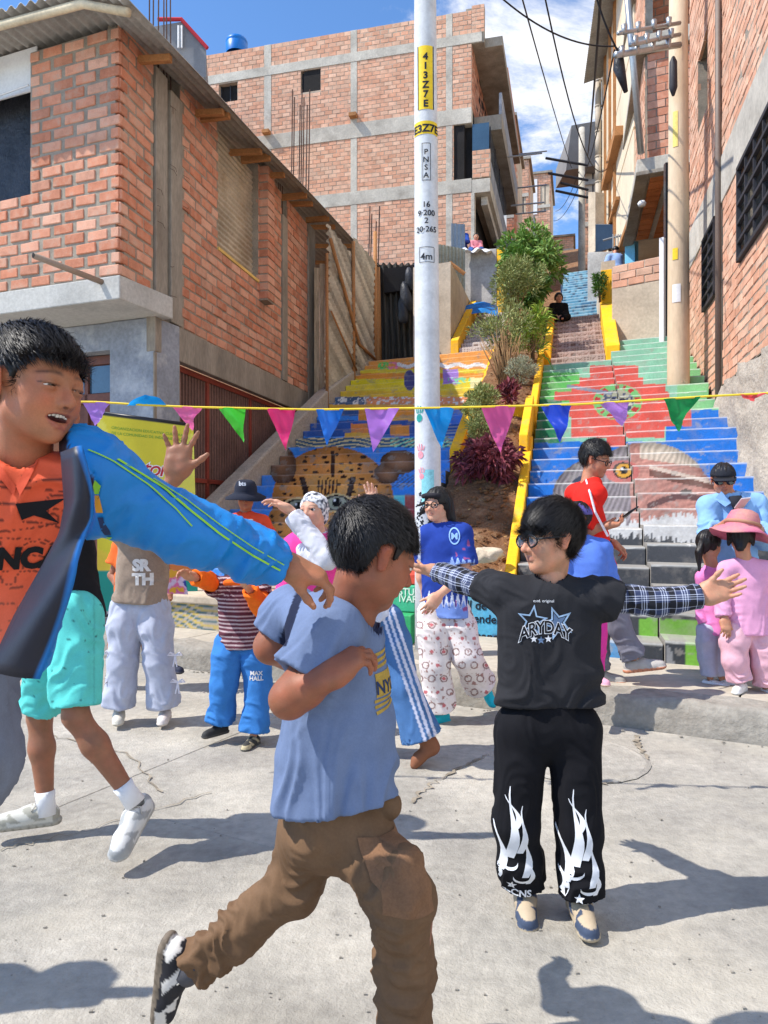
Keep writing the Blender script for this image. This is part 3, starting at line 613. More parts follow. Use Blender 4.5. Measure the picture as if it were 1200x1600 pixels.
for tx, py in (('STUDIO', 929), ('IVARO', 940)): text_obj('lettering', tx, lt, box, on_plane(623, py, q2, bn), STn, UPV, .085, 0, .001)
bench = thing('painted_bench', 'low concrete bench end painted with yellow scrolls by the shaded stairs', 'bench', S(-.2, -4.6, .2))
m = MB(); m.obox(S(-.25, -5.1, 0), STn, SRn, UPV, (0, 1.95), (0, .8), (.45, .53)); m.build('seat', plaster_b, bench, bevel=.015)
V = []; Fc = []
for (z0, z1, s_) in ((.2, .45, -.2),):
    for j in range(13):
        for i in range(71): V.append(S(s_, -5.1+1.75*i/70, z0+(z1-z0)*j/12))
    for j in range(12):
        for i in range(70): q = j*71+i; Fc.append((q, q+1, q+72, q+71))
P = np.array([tuple(v) for v in V]); rel = (P-P[0]); uu = np.hypot(rel[:, 0], rel[:, 1]); C = np.tile(Lm(176, 168, 156), (len(P), 1)); w = np.sin(np.hypot(uu*(1+.2*np.sin(uu*3)), P[:, 2]*3)*40+6*fbm(P*5, 2)); C[w > .55] = Lm(206, 178, 90); C[w < -.7] = Lm(50, 100, 110)
mesh('panel', P, Fc, painted, bench, cols=C)
# ------------------------------------------------------------------ left corner house
LC = Vector((-2.866, 7.98, 0)); LD = Vector((.208, .978, 0)).normalized(); LU = Vector((.931, -.366, 0)).normalized(); LN = Vector((LD.y, -LD.x, 0)); LFN = Vector((LU.y, -LU.x, 0))
house = thing('brick_house', 'unfinished brick corner house with overhanging upper floor and corrugated roof', 'house', LC)
brickwork(house, LC-LU*4.2, LU, LFN, 4.2, 3.92, 6.62, .135, .327, .028, .052, holes=[(.3, 2.92, 4.99, 6.9)], mo=brick_o, mi=brick_i, nmax=170, wallname='front_wall', phase=4.2+.026-13*.327, be0=.06)
brickwork(house, LC, LD, LN, .70, 3.92, 6.75, .135, .327, .026, .03, mo=brick_o, mi=brick_i, nmax=60, wallname='side_wall', phase=.0, bs0=.09)
brickwork(house, LC, LD, LN, 6.55, 3.68, 6.98, .135, .327, .024, .026, holes=[(2.475, 4.0, 5.10, 7.2), (5.08, 5.36, 3, 8)], mo=brick_o, mi=brick_i, nmax=230, wallname='side_wall', u_start=1.36, phase=.1)
# a pier proud of the wall beside the window
m = MB()
for r in range(16): m.obox(LC+UPV*(4.8+r*.135), LD, LN, UPV, (4.03, 4.33), (-.02, .16), (.012, .123))
m.build('brick_pier', brick_i, house, bevel=.006, kind='stuff')
m = MB(); m.obox(LC, LD, LN, UPV, (4.04, 4.32), (-.02, .145), (4.78, 6.96)); m.build('pier_core', mortar, house)
m = MB(); m.obox(LC, LU, LFN, UPV, (-4.2, .012), (-.9, .015), (3.66, 3.918)); m.build('slab_edge', mat('pale_slab', lin(186, 184, 178), var=.2, vs=2, rough=.92, bump=.5, bs=40, bd=.006, stain=.4, stainc=lin(130, 126, 118), sscale=2), house, bevel=.012)  # slab edge in a paler concrete than the ring beam
m = MB(); m.obox(LC, LD, LN, UPV, (.72, 7.02), (-.1, .02), (3.25, 3.676)); m.obox(LC, LD, LN, UPV, (.02, .70), (-.05, .012), (3.664, 3.915)); m.build('ring_beam', conc_d, house, bevel=.012)
m = MB()
m.obox(LC, LD, LN, UPV, (.72, 1.0), (-.25, .03), (3.68, 6.62)); m.obox(LC, LD, LN, UPV, (1.06, 1.35), (-.25, .045), (3.68, 6.52)); m.obox(LC, LD, LN, UPV, (1.0, 1.06), (-.25, -.03), (3.68, 6.5))
m.build('column', conc_d, house, bevel=.01)
m = MB(); m.obox(LC, LD, LN, UPV, (5.09, 5.35), (-.2, .03), (3.68, 6.6)); m.build('column', conc_d, house, bevel=.01)
m = MB(); m.obox(LC, LD, LN, UPV, (6.56, 6.98), (-.2, .035), (2.6, 7.0)); m.build('column', conc_d, house, bevel=.01)
# snippets of tie wire and rebar on the columns
m = MB(); rr = random.Random(2)
for i in range(16):
    z = rr.uniform(3.9, 6.4); p = LC+LD*rr.choice((1.02, 1.36, .71))+LN*.05+UPV*z; q = p+LD*rr.uniform(.02, .1)+LN*.02; m.tube([p, q, q+LD*rr.uniform(-.03, .08)+UPV*rr.uniform(-.09, .02)], .003, 4)
m.build('tie_wire', rust, house)
for k, u in enumerate((.76, .84, .96, 1.10, 1.18, 1.28)):
    p = LC+LD*u-LN*.08+UPV*6.4; m = MB(); m.tube([p, p+UPV*(1.6+.2*math.sin(k*3))+LD*.02*math.sin(k)], .009, 5); m.build('rebar', rust, house)
for u in (5.12, 5.2, 5.3):
    p = LC+LD*u-LN*.06+UPV*6.5; m = MB(); m.tube([p, p+UPV*.7], .01, 5); m.build('rebar', rust, house)
# ground floor: corner pillar, door, slatted gate
DP = LC+LD*.72
m = MB(); m.obox(DP, LU, LFN, UPV, (-.66, -.004), (-.5, 0), (.15, 3.655)); m.build('corner_pillar', conc_blue, house, bevel=.015)
m = MB(); m.obox(LC, LD, LN, UPV, (.725, 1.36), (-.03, .006), (.15, 3.247)); m.build('side_pillar', conc_d, house, bevel=.012)
m = MB(); m.obox(DP, LU, LFN, UPV, (-4.2, -.662), (-.5, -.02), (3.32, 3.655)); m.build('lintel', conc_blue, house, bevel=.01)
m = MB(); m.obox(DP, LU, LFN, UPV, (-4.2, -1.75), (-.4, -.03), (.15, 3.318)); m.build('ground_wall', conc_blue, house)
door = MB(); door.obox(DP, LU, LFN, UPV, (-1.74, -.668), (-.30, -.25), (.2, 3.31)); do = door.build('door', brown_metal, house)
m = MB()
for a, b, c, d in ((-1.74, -.668, 3.2, 3.31), (-1.74, -.668, 2.72, 2.84), (-.76, -.668, .2, 3.3), (-1.74, -1.66, .2, 3.3), (-1.24, -1.18, .2, 3.3)): m.obox(DP, LU, LFN, UPV, (a, b), (-.27, -.2), (c, d))
m.build('door_frame', brown_metal, do, bevel=.006)
m = MB(); m.obox(DP, LU, LFN, UPV, (-1.65, -.77), (-.249, -.235), (2.85, 3.19)); m.build('glass_pane', glass, do)
gate = MB(); gate.obox(LC, LD, LN, UPV, (1.362, 6.9), (-.22, -.16), (.15, 3.246)); go = gate.build('gate', mat('gate_sheet', lin(128, 112, 104), var=.25, rough=.6, bump=.2, metal=.2), house)
sl_me = None
for i in range(62):
    u = 1.42+i*.088; o = None
    if sl_me is None:
        m = MB(); m.obox((0, 0, 0), LD, LN, UPV, (0, .035), (0, .035), (0, 3.0)); o = m.build('slat', mat('gate_slat', lin(122, 92, 84), var=.25, rough=.6, bump=.2), go, loc=LC+LD*u-LN*.158+UPV*.2); sl_me = o.data
    else: o = link('slat', sl_me, go, LC+LD*u-LN*.158+UPV*.2)
redf = mat('gate_frame_paint', lin(140, 62, 50), var=.2, rough=.6, bump=.2)
for a, b, c, d in ((1.365, 6.9, 3.17, 3.244), (1.365, 6.9, 1.75, 1.81), (1.365, 1.41, .2, 3.165), (2.35, 2.42, .2, 3.165), (3.9, 3.97, .2, 3.165)):
    m = MB(); m.obox(LC, LD, LN, UPV, (a, b), (-.13, -.10), (c, d)); m.build('gate_bar', redf, go)
# dark box painted for the unlit room behind the opening, white cloth and zinc in the windows
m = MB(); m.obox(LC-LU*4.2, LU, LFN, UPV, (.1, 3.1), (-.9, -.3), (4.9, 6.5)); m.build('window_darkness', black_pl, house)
m = MB(); m.tube([LC-LU*4.1+LFN*.01+UPV*6.1, LC-LU*1.30+LFN*.01+UPV*6.25], .012, 5); m.build('rope', white_p, house)
m = MB(); corrugated(m, LC+LD*2.44-LN*.10+UPV*5.09, UPV, LD, 1.75, 1.62, .085, .013); m.build('zinc_sheet', zinc, house, smooth=True)
m = MB(); m.obox(LC, LD, LN, UPV, (2.47, 4.0), (-.02, .02), (5.055, 5.098)); m.build('window_sill', mat('yellowed_wood', lin(226, 190, 110), var=.2, rough=.8), house)
# roof
EO = LN*.46
def rz(s, lat): return 6.40+.098*(s+.63)+.36*min(.46-lat, .6)+.03*(.46-lat)
def sf(lat): return -.66+.166*(.46-lat)
m = MB(); V = []; Fc = []; nlat, ns2 = 260, 8
for j in range(ns2+1):
        
    for i in range(nlat+1):
        lat = .50-4.9*i/nlat; s = sf(lat)+(13.45-sf(lat))*j/ns2; p = LC+LD*s+LN*lat; V.append((p.x, p.y, rz(s, lat)+.026*math.sin(2*math.pi*(4.9*i/nlat)/.135)+.012*math.sin(j*2.3)*math.exp(-abs(lat-.5)*2)))
for j in range(ns2):
    for i in range(nlat): q = j*(nlat+1)+i; Fc.append((q, q+1, q+nlat+2, q+nlat+1))
m.add(V, Fc); ro = m.build('roof', zinc_d, house, smooth=True)
so_ = ro.modifiers.new('t', 'SOLIDIFY'); so_.thickness = .004
for s in (.35, 1.75, 3.1, 4.1, 5.6, 7.1, 8.6, 10.2, 11.8, 13.2):
    m = MB(); a = LC+LD*s+LN*.40; b = LC+LD*s-LN*4.0
    m.obox(Vector((0, 0, 0)), LD, LN, UPV, (0, .001), (0, .001), (0, .001)) if False else None
    za, zb = rz(s, .40)-.06, rz(s, -4.0)-.06
    m.hexa([a+UPV*(za-.05), a+LD*.07+UPV*(za-.05), b+LD*.07+UPV*(zb-.05), b+UPV*(zb-.05), a+UPV*(za+.03), a+LD*.07+UPV*(za+.03), b+LD*.07+UPV*(zb+.03), b+UPV*(zb+.03)])
    m.build('rafter', wood, ro, bevel=.006)
m = MB(); a = LC+LD*(sf(.44)+.1)+LN*.44; b = LC+LD*(sf(-4.2)+.1)-LN*4.2; m.tube([a+UPV*(rz(-.56, .44)-.08), LC+LD*(sf(-.14)+.1)-LN*.14+UPV*(rz(-.5, -.14)-.08), b+UPV*(rz(.2, -4.2)-.08)], .045, 8); m.build('eave_pole', mat('pale_pole', lin(206, 192, 164), var=.2, rough=.85, bump=.4), ro, smooth=True)
for s in (1.9, 3.4, 5.2, 6.6):  # foot of the sheet is turned down in places: short wooden blocks
    m = MB(); p = LC+LD*s+LN*.2+UPV*(rz(s, .2)-.12); m.obox(p, LD, LN, UPV, (0, .07), (-.25, .22), (-.05, .05)); m.build('rafter_tail', wood, ro, bevel=.005)
# white sheet hanging under the eave on the left
m = MB(); a = LC-LU*1.25-LD*.05; m.obox(a, -LU, LFN, UPV, (0, 3), (-.12, -.10), (6.22, 6.72)); m.build('white_fascia', white_p, house)
m = MB(); p = at(150, 437, 7.97); m.tube([p-LFN*.1, p+LFN*.62-LU*.23+UPV*.09], .032, 12); pp = m.build('drain_pipe', mat('grey_pvc', lin(148, 128, 112), var=.1, rough=.5, bump=0), house, smooth=True)
m = MB(); q = p+LFN*.6205-LU*.2303+UPV*.0901; m.tube([q, q+LFN*.006-LU*.002], .026, 12); m.build('pipe_mouth', dark, pp)
# building end: weathered planks and zinc fence along the shaded stairs
fence = thing('zinc_fence', 'rusty corrugated zinc fence leaning beside the top of the shaded stairs', 'fence', S(6.3, -5.4, 3.3))
FO = S(6.25, -5.38, 0)
def z_at(s): return .2+.5*s
m = MB(); n = 48
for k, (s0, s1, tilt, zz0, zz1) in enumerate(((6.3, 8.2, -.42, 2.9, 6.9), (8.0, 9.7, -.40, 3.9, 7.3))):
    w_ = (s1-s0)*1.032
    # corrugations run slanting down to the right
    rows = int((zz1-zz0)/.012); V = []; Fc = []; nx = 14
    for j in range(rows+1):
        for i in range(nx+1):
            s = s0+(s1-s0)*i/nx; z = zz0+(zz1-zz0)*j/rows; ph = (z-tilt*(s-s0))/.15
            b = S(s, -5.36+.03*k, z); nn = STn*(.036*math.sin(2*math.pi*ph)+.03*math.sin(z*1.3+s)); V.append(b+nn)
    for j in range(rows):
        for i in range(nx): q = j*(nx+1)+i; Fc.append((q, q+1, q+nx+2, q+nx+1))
    Pz = np.array([tuple(v) for v in V]); phz = (Pz[:, 2]-tilt*np.tile(np.linspace(0, s1-s0, nx+1), rows+1))/.15; hz_ = _h(np.floor(phz+.25), phz*0, phz*0, 5+k); hz2 = _h(np.floor(phz*2+.5), phz*0, phz*0, 7+k); tz = np.clip(.62+.5*hz_-.35*hz2, .3, 1.1)[:, None]; mesh('zinc_sheet', Pz, Fc, zinc_a, fence, smooth=True, cols=np.array(lin(222, 216, 202))*tz)  # random ridge and flank tones painted in place of corrugation shading
for s, r in ((6.2, .03), (7.9, .04), (9.65, .045)):
    m = MB(); m.tube([S(s, -5.31, z_at(s)-.3), S(s+.03, -5.33, z_at(s)+3.0)], r, 8); m.build('post', wood, fence, smooth=True)
m = MB(); m.tube([S(6.3, -5.28, 6.6), S(8.2, -5.27, 5.0), S(9.5, -5.28, 4.95)], .035, 7); m.build('pole', wood, fence, smooth=True)
m = MB(); m.tube([S(6.3, -5.26, 5.2), S(8.0, -5.27, 4.4)], .02, 6); m.build('pole', wood, fence, smooth=True)
pw = at(492, 600, 14.6)
for k in range(3):
    a = at(491+k*8.5, 640, 14.45); u = Vector((1, .12, 0)).normalized(); m = MB(); m.obox(Vector((a.x, a.y, 0)), u, Vector((-u.y, u.x, 0)), UPV, (0, .102), (0, .025), (z_at(5.6)-.2, 6.15+.08*k)); m.build('plank', wood_g, fence, bevel=.006)
# dark shed beyond the landing
shed = thing('shed', 'dark shed of black plastic and sagging sheets behind the white pole', 'shed', S(11.6, -4.6, 5))
def quad(mb, a, b, c, d): mb.add([a, b, c, d], [(0, 1, 2, 3)])
YS = 18.6
m = MB(); P = []; nx, nz = 24, 24
for j in range(nz+1):
    for i in range(nx+1):
        p = at(588+62*i/nx, 572-160*j/nz, YS); p.y += .12*math.sin(i*1.7+j*.15)+.05*math.sin(i*3.1); P.append(p)
m.add(P, [(j*(nx+1)+i, j*(nx+1)+i+1, (j+1)*(nx+1)+i+1, (j+1)*(nx+1)+i) for j in range(nz) for i in range(nx)]); m.build('plastic_sheet', mat('brown_plastic', lin(70, 64, 56), var=.4, vs=2, rough=.6, bump=.8, bs=6, bd=.04), shed, smooth=True)
m = MB(); a, b = at(600, 420, YS-.2), at(660, 412, YS-.2); m.hexa([a-UPV*.6, b-UPV*.6, b-UPV*.6+Vector((0, 2, 0)), a-UPV*.6+Vector((0, 2, 0)), a, b, b+Vector((0, 2, 0)), a+Vector((0, 2, 0))]); m.build('shed_roof', dark, shed)
m = MB()
for (x, y, r) in ((632, 470, 30), (638, 440, 22), (628, 492, 22)):
    c = at(x, y, YS-.35); bm = bmesh.new(); bmesh.ops.create_icosphere(bm, subdivisions=3, radius=r/1150*YS*.6); V = [c+Vector((v.co.x*.6, v.co.y*.5, v.co.z*1.3))*(1+.3*math.sin(v.co.x*9+v.co.z*7)) for v in bm.verts]; Fc = [tuple(v.index for v in f.verts) for f in bm.faces]; bm.free(); m.add(V, Fc)
m.build('black_bundle', black_pl, shed, smooth=True)
m = MB(); m.tube([at(593, 570, YS-.3), at(590, 418, YS-.3)], .06, 7); m.build('post', wood, shed, smooth=True)
gz = mat('greenish_zinc', lin(150, 152, 138), var=.3, vs=1.5, rough=.7, bump=.2, stain=.5, stainc=lin(96, 90, 80), sscale=1.4)
m = MB(); a, b = at(676, 510, 18.2), at(726, 500, 18.6); d = (b-a); d.z = 0; corrugated(m, Vector((a.x, a.y, 5.4)), d, UPV, d.length, 2.6, .1, .014); m.build('zinc_sheet', gz, shed, smooth=True)
bluez = mat('bluish_sheet', lin(130, 150, 170), var=.2, vs=1.5, rough=.6, bump=.1)
m = MB(); a, b = at(705, 480, 19.0), at(727, 480, 19.2); d = b-a; corrugated(m, Vector((a.x, a.y, 6.0)), d, UPV, d.length, 2.8, .12, .012); m.build('zinc_sheet', bluez, shed, smooth=True)
m = MB(); m.tube([at(702, 410, 18.3), at(726, 428, 18.3)], .05, 6); m.build('pole', wood, shed)
# parapet and plastered wall at the head of the left tile flight
wl = thing('plaster_wall', 'stained grey plaster retaining wall with a yellow edge above the left tile steps', 'wall', S(12.9, -2.6, 6.5))
def wall_px(par, name, mm, x0, x1, yt0, yt1, yb, Y0, Y1, th=.2, bev=.012):
    a, b = at(x0, yt0, Y0), at(x1, yt1, Y1); za = at(x0, yb, Y0).z; u = Vector((b.x-a.x, b.y-a.y, 0)); n = Vector((-u.y, u.x, 0)).normalized()*th; m = MB()
    A = Vector((a.x, a.y, za)); B = Vector((b.x, b.y, za)); m.hexa([A, B, B+n, A+n, a, b, b+n, a+n]); return m.build(name, mm, par, bevel=bev)
wall_px(wl, 'wall_face', plaster, 724, 776, 392, 388, 492, 19.3, 19.0); wall_px(wl, 'yellow_edge', yellow, 776.5, 787, 388, 386, 492, 18.98, 18.9)
m = MB(); P = []
for j in range(9):
    for i in range(25): q = at(716+52*i/24, 394-5*j/8-2*math.sin(i*.5), 19.2-.35*math.sin(j/8*3.1)); P.append(q+UPV*.03*math.sin(i*.8+j*.5))
m.add(P, [(j*25+i, j*25+i+1, (j+1)*25+i+1, (j+1)*25+i) for j in range(8) for i in range(24)]); m.build('torn_sheet', white_p, wl, smooth=True)
tp = thing('tarp', 'crumpled blue tarp lying at the foot of the grey plaster wall', 'tarp', at(752, 485, 18.4))
P = np.array([tuple(at(726+52*i/30, 492-16*(j/12), 18.2+.5*j/12)) for j in range(13) for i in range(31)]); P[:, 2] += .14*fbm(P*3, 3)+.1*np.sin(np.linspace(0, 3.1, 31))[None].repeat(13, 0).ravel()-.12
mesh('sheet', P, [(j*31+i, j*31+i+1, (j+1)*31+i+1, (j+1)*31+i) for j in range(12) for i in range(30)], tarp, tp, smooth=True)
pl = thing('yellow_parapet', 'bright yellow sloping parapet beside the left tile steps', 'parapet', S(9.3, -3.3, 4.8))
parapet(pl, 'slope', 9.2, 12.3, -3.34, -3.16, .33, .55); parapet(pl, 'end_post', 12.3, 12.6, -3.36, -3.14, .68, .66)
m = MB(); m.obox(S(9.3, -3.36, 0), -STn, SRn, UPV, (0, .9), (0, 3.2), (4.5, 6.9)); m.build('side_wall', plaster_b, pl)
pr = thing('yellow_parapet', 'bright yellow parapet with upright post right of the woman in black', 'parapet', S(8.3, 0, 4.3))
parapet(pr, 'slope', 7.9, 10.8, -.09, .16, .26, .50); m = MB(); m.obox(S(10.5, -.08, 0), STn, SRn, UPV, (0, .25), (0, .5), (5.0, 6.65)); m.build('end_post', yellow, pr, bevel=.015)
# plastered wall with brick top above the right half of the stairs
wr = thing('retaining_wall', 'beige plaster wall topped with pale bricks beside the upper right stairs', 'wall', S(9.6, .6, 4.6))
a, b = at(956, 545, 14.9), at(1032, 540, 14.3); u = Vector((b.x-a.x, b.y-a.y, 0)); Lw = u.length; u.normalize(); n_ = Vector((u.y, -u.x, 0)); O = Vector((a.x, a.y, 0))
zt = at(956, 452, 14.9).z; m = MB(); m.obox(O, u, -n_, UPV, (0, Lw), (0, .35), (4.4, zt)); m.build('wall_face', plaster_b, wr, bevel=.01)
brickwork(wr, O, u, n_, Lw, zt+.002, zt+.46, .15, .33, .015, .02, mo=brick_po, mi=brick_pi, mort=mortar_l, wallname='brick_backing', thick=.3)
m = MB(); m.obox(S(11.0, -.05, 0), STn, SRn, UPV, (0, .3), (0, 6), (5.5, 7.0)); m.build('side_wall', plaster_b, wr)
dr = thing('doorway', 'dark doorway with a white jamb between beige wall and tan pole', 'doorway', S(9, 1, 4.6))
m = MB(); m.tube([at(1035, 538, 13.7), at(1035, 372, 13.7)], .06, 4); m.build('jamb', white_p, dr); m = MB(); a = at(1040, 545, 14.0); m.box((a.x, a.y, 4.3), (a.x+.9, a.y+.1, 8)); m.build('door_leaf', glass_d, dr)
# ------------------------------------------------------------------ tall brick block
BU = Vector((.968, -.25, 0)).normalized(); BN = Vector((BU.y, -BU.x, 0)); BB = BN*-1
BO = Vector(at(737, 300, 24.7)); BO.z = 0; BL = 12.6
block = thing('apartment_block', 'tall pale brick apartment block with concrete bands and small dark windows', 'building', (BO.x-5, BO.y, 8))
O = BO-BU*BL
zb = [8.2, 10.0, 12.42, 15.02, 17.35, 18.25]
def zpx(x, y):   # height on the facade plane at a pixel
    return on_plane(x, y, BO, BN)
def upx(x): p = on_plane(x, 300, BO, BN); return (p-O).dot(BU)
bands = []
for (xa, ya, yb) in ((647, 289, 310), (647, 180, 204), (647, 67, 82)): bands.append((zpx(xa, yb).z, zpx(xa, ya).z))
zt = zpx(690, 24).z
wins = [(upx(470), upx(501), zpx(485, 143).z, zpx(485, 109).z), (upx(342), upx(371), zpx(356, 161).z, zpx(356, 130).z)]
cols = [(upx(413), upx(424)), (upx(548), upx(558)), (upx(697), upx(707))]
levels = [(6.0, bands[0][0]), (bands[0][1], bands[1][0]), (bands[1][1], bands[2][0]), (bands[2][1], zt)]
for i, (a, b) in enumerate(levels):
    hs_ = [(c[0], c[1], 0, 99) for c in cols]+[w for w in wins if a < w[2] < b]+([(upx(709), 99, 0, 99)] if i == 1 else [])
    brickwork(block, O, BU, BN, BL, a, b, .143, .29, .022, .024, holes=hs_, mo=brick_po, mi=brick_pi, mort=mortar_l, nmax=75, wallname='facade', thick=.25, proud=.008)
for i, (a, b) in enumerate(bands):
    m = MB(); m.obox(O, BU, BN, UPV, (0, BL+(.0 if i < 2 else .35)), (-.3, .03), (a, b)); m.build('floor_band', conc, block, bevel=.01)
for c in cols:
    for i, (a, b) in enumerate(levels):
        m = MB(); m.obox(O, BU, BN, UPV, c, (-.25, .02), (a, b)); m.build('column', conc, block, bevel=.01)
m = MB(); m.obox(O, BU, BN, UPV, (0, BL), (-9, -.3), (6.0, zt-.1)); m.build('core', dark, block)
for w in wins:
    m = MB(); m.obox(O, BU, BN, UPV, (w[0], w[1]), (-.24, -.2), (w[2], w[3])); wo_ = m.build('window', dark, block)
    m = MB(); m.obox(O, BU, BN, UPV, (w[0], w[0]+.05), (-.2, -.15), (w[2], w[3])); m.obox(O, BU, BN, UPV, ((w[0]+w[1])/2, (w[0]+w[1])/2+.04), (-.2, -.15), (w[2], w[3])); m.build('frame', iron, wo_)
for x in (418, 553):   # broken column stubs over the middle band
    m = MB(); p = zpx(x, 186 if x > 500 else 212); m.obox(p, BU, BN, UPV, (-.12, .14), (0, .25), (0, .12)); m.build('formwork_block', wood, block)
# cantilevered upper floor at the corner and the receding side with its balconies
m = MB(); m.obox(O, BU, BN, UPV, (BL-.6, BL+.42), (-1.2, .0), (bands[2][0]-.02, bands[2][1]-.02)); m.build('corner_slab', conc_d, block, bevel=.01)
brickwork(block, O+BU*0, BU, BN, BL+.42, bands[2][1], zt+.15, .143, .29, .022, .024, mo=brick_po, mi=brick_pi, mort=mortar_l, nmax=12, u_start=BL+.0, wallname='facade', thick=.25, proud=.008)
sideN = Vector((SRn.y, -SRn.x, 0)); OB = BO.copy()
def sidebox(name, s0, s1, d0, d1, z0, z1, mm, par=None, bev=.01): m = MB(); m.obox(OB, SRn, sideN, UPV, (s0, s1), (d0, d1), (z0, z1)); return m.build(name, mm, par or block, bevel=bev)
brickwork(block, OB, SRn, sideN, 9, bands[1][1], zt+.1, .15, .3, .02, .022, mo=brick_o, mi=brick_i, nmax=20, wallname='side_wall', proud=.008, u_start=.05, holes=[(1.2, 2.4, 13.4, 14.6), (4, 5.4, 13.4, 14.8)])
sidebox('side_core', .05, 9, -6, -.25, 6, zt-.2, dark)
zb0, zb1 = bands[0]
sidebox('balcony_floor', -.02, 8, .0, .62, zb0-.05, zb1-.05, conc); sidebox('balcony_parapet', .25, 7.9, .5, .62, zb1-.05, zb1+.62, conc_blue)
sidebox('balcony_floor', .6, 8, .0, .95, bands[1][0]-.02, bands[1][1]-.03, conc_d); sidebox('balcony_parapet', .6, 8, .85, .95, bands[1][1]-.03, bands[1][1]+.7, conc_blue)
sidebox('balcony_floor', .3, 9, .0, 1.0, bands[2][0]-.03, bands[2][1]-.04, conc_d); sidebox('balcony_wall', 2.5, 9, .85, 1.0, bands[2][1]-.04, zt-.6, brick_i)
brickwork(block, BO, BU, BN, .62, zb1, zb1+.92, .143, .29, .022, .024, mo=brick_po, mi=brick_pi, mort=mortar_l, nmax=20, wallname='parapet_wall', thick=.2, u_start=.02, proud=.008)
wi = sidebox('window', .02, .06, .02, .58, zb1+.94, bands[1][0]-.04, glass, bev=0)
for k in range(4): sidebox('window_frame', .3+k*1.6, .36+k*1.6, .56, .6, zb1+.64, bands[1][0]-.04, iron, wi, 0)
for k in range(4): sidebox('glass_pane', .37+k*1.6, 1.88+k*1.6, .57, .585, zb1+.64, bands[1][0]-.04, glass, wi, 0)
sidebox('corner_pier', -.03, .3, -.02, .10, 6.0, zb0-.05, conc); sidebox('ground_opening', .6, 5, -.2, -.05, 7.2, zb0-.06, dark)
sidebox('underside_beam', .3, 7, .28, .5, zb0-.35, zb0-.06, conc)
sidebox('stair_slab', 3.2, 7.5, .5, 1.2, zb0-2.6, zb0-.5, conc_blue)
for k, (s, z) in enumerate(((3, zb1+2), (5, zb1+1.0), (6.5, zb0+.2), (8.4, zt-1.0), (8.6, zt-2.4), (7.5, zt-4))):
    m = MB(); p = OB+SRn*s+sideN*.9+UPV*z; m.tube([p, p+sideN*1.3], .035, 5); m.build('scaffold_pipe', steel, block)
# water tank and roof shed
tank = thing('water_tank', 'round blue water tank on the roof edge of the tall block', 'tank', at(370, 64, 26))
c = at(370, 70, 27.5); prof = [(0, .62), (.2, .62), (.26, .55), (.42, .5), (.5, .44), (.56, .40), (.58, .0)]
V = []; n = 20; rws = [(-.6, .58), (.0, .6), (.06, .56), (.12, .6), (.3, .55), (.36, .4), (.38, .25), (.46, .24), (.47, 0)]
V = [(c.x+r*math.cos(2*math.pi*k/n), c.y+r*math.sin(2*math.pi*k/n), c.z+z) for z, r in [(z_*.6, r_*.68) for z_, r_ in rws] for k in range(n)]
mesh('tank_body', V, [(j*n+k, j*n+(k+1) % n, (j+1)*n+(k+1) % n, (j+1)*n+k) for j in range(len(rws)-1) for k in range(n)], tank_m, tank, smooth=True)
rshed = thing('roof_shed', 'grey gabled roof shed with a red edge behind the zinc roof', 'shed', at(280, 80, 22))
Y = 22; a, b, c2, d2 = at(225, 130, Y), at(322, 120, Y), at(322, 78, Y), at(284, 34, Y); e = at(225, 44, Y); dd = Vector((-1, 5, 0)); m = MB(); m.add([a, b, c2, d2, e, a+dd, b+dd, c2+dd, d2+dd, e+dd], [(0, 1, 2, 3, 4), (5, 9, 8, 7, 6), (1, 6, 7, 2), (2, 7, 8, 3), (3, 8, 9, 4)]); m.build('wall', grey_metal, rshed)
m = MB(); m.tube([d2+Vector((-.7, -.05, .04)), d2+Vector((0, -.05, .04)), c2+Vector((.05, -.05, .02))], .06, 6); m.build('red_edge', red_trim, rshed)
for x in (279, 284): m = MB(); m.tube([at(x, 40, Y-.1), at(x, 75, Y-.1)], .03, 5); m.build('upright', white_p, rshed)
for grp, (xs, y0, y1, Y, lab) in enumerate((((456, 459, 468, 471, 474, 479, 483), 345, 140, 19.5, 'bundle of tall thin rebars standing above the zinc eave'), ((577, 580, 587, 592), 425, 322, 19.8, 'short bundle of rebars above the lower end of the eave'))):
    rb = thing('rebar_bundle', lab, 'rebar', at(xs[0], y0+40, Y))
    for k, x in enumerate(xs): m = MB(); m.tube([at(x-3, y0+60, Y+.05*k), at(x, (y1+y0)/2, Y+.05*k), at(x+1, y1+12*(k % 3), Y+.05*k)], .017, 5); m.build('rebar', rust, rb)
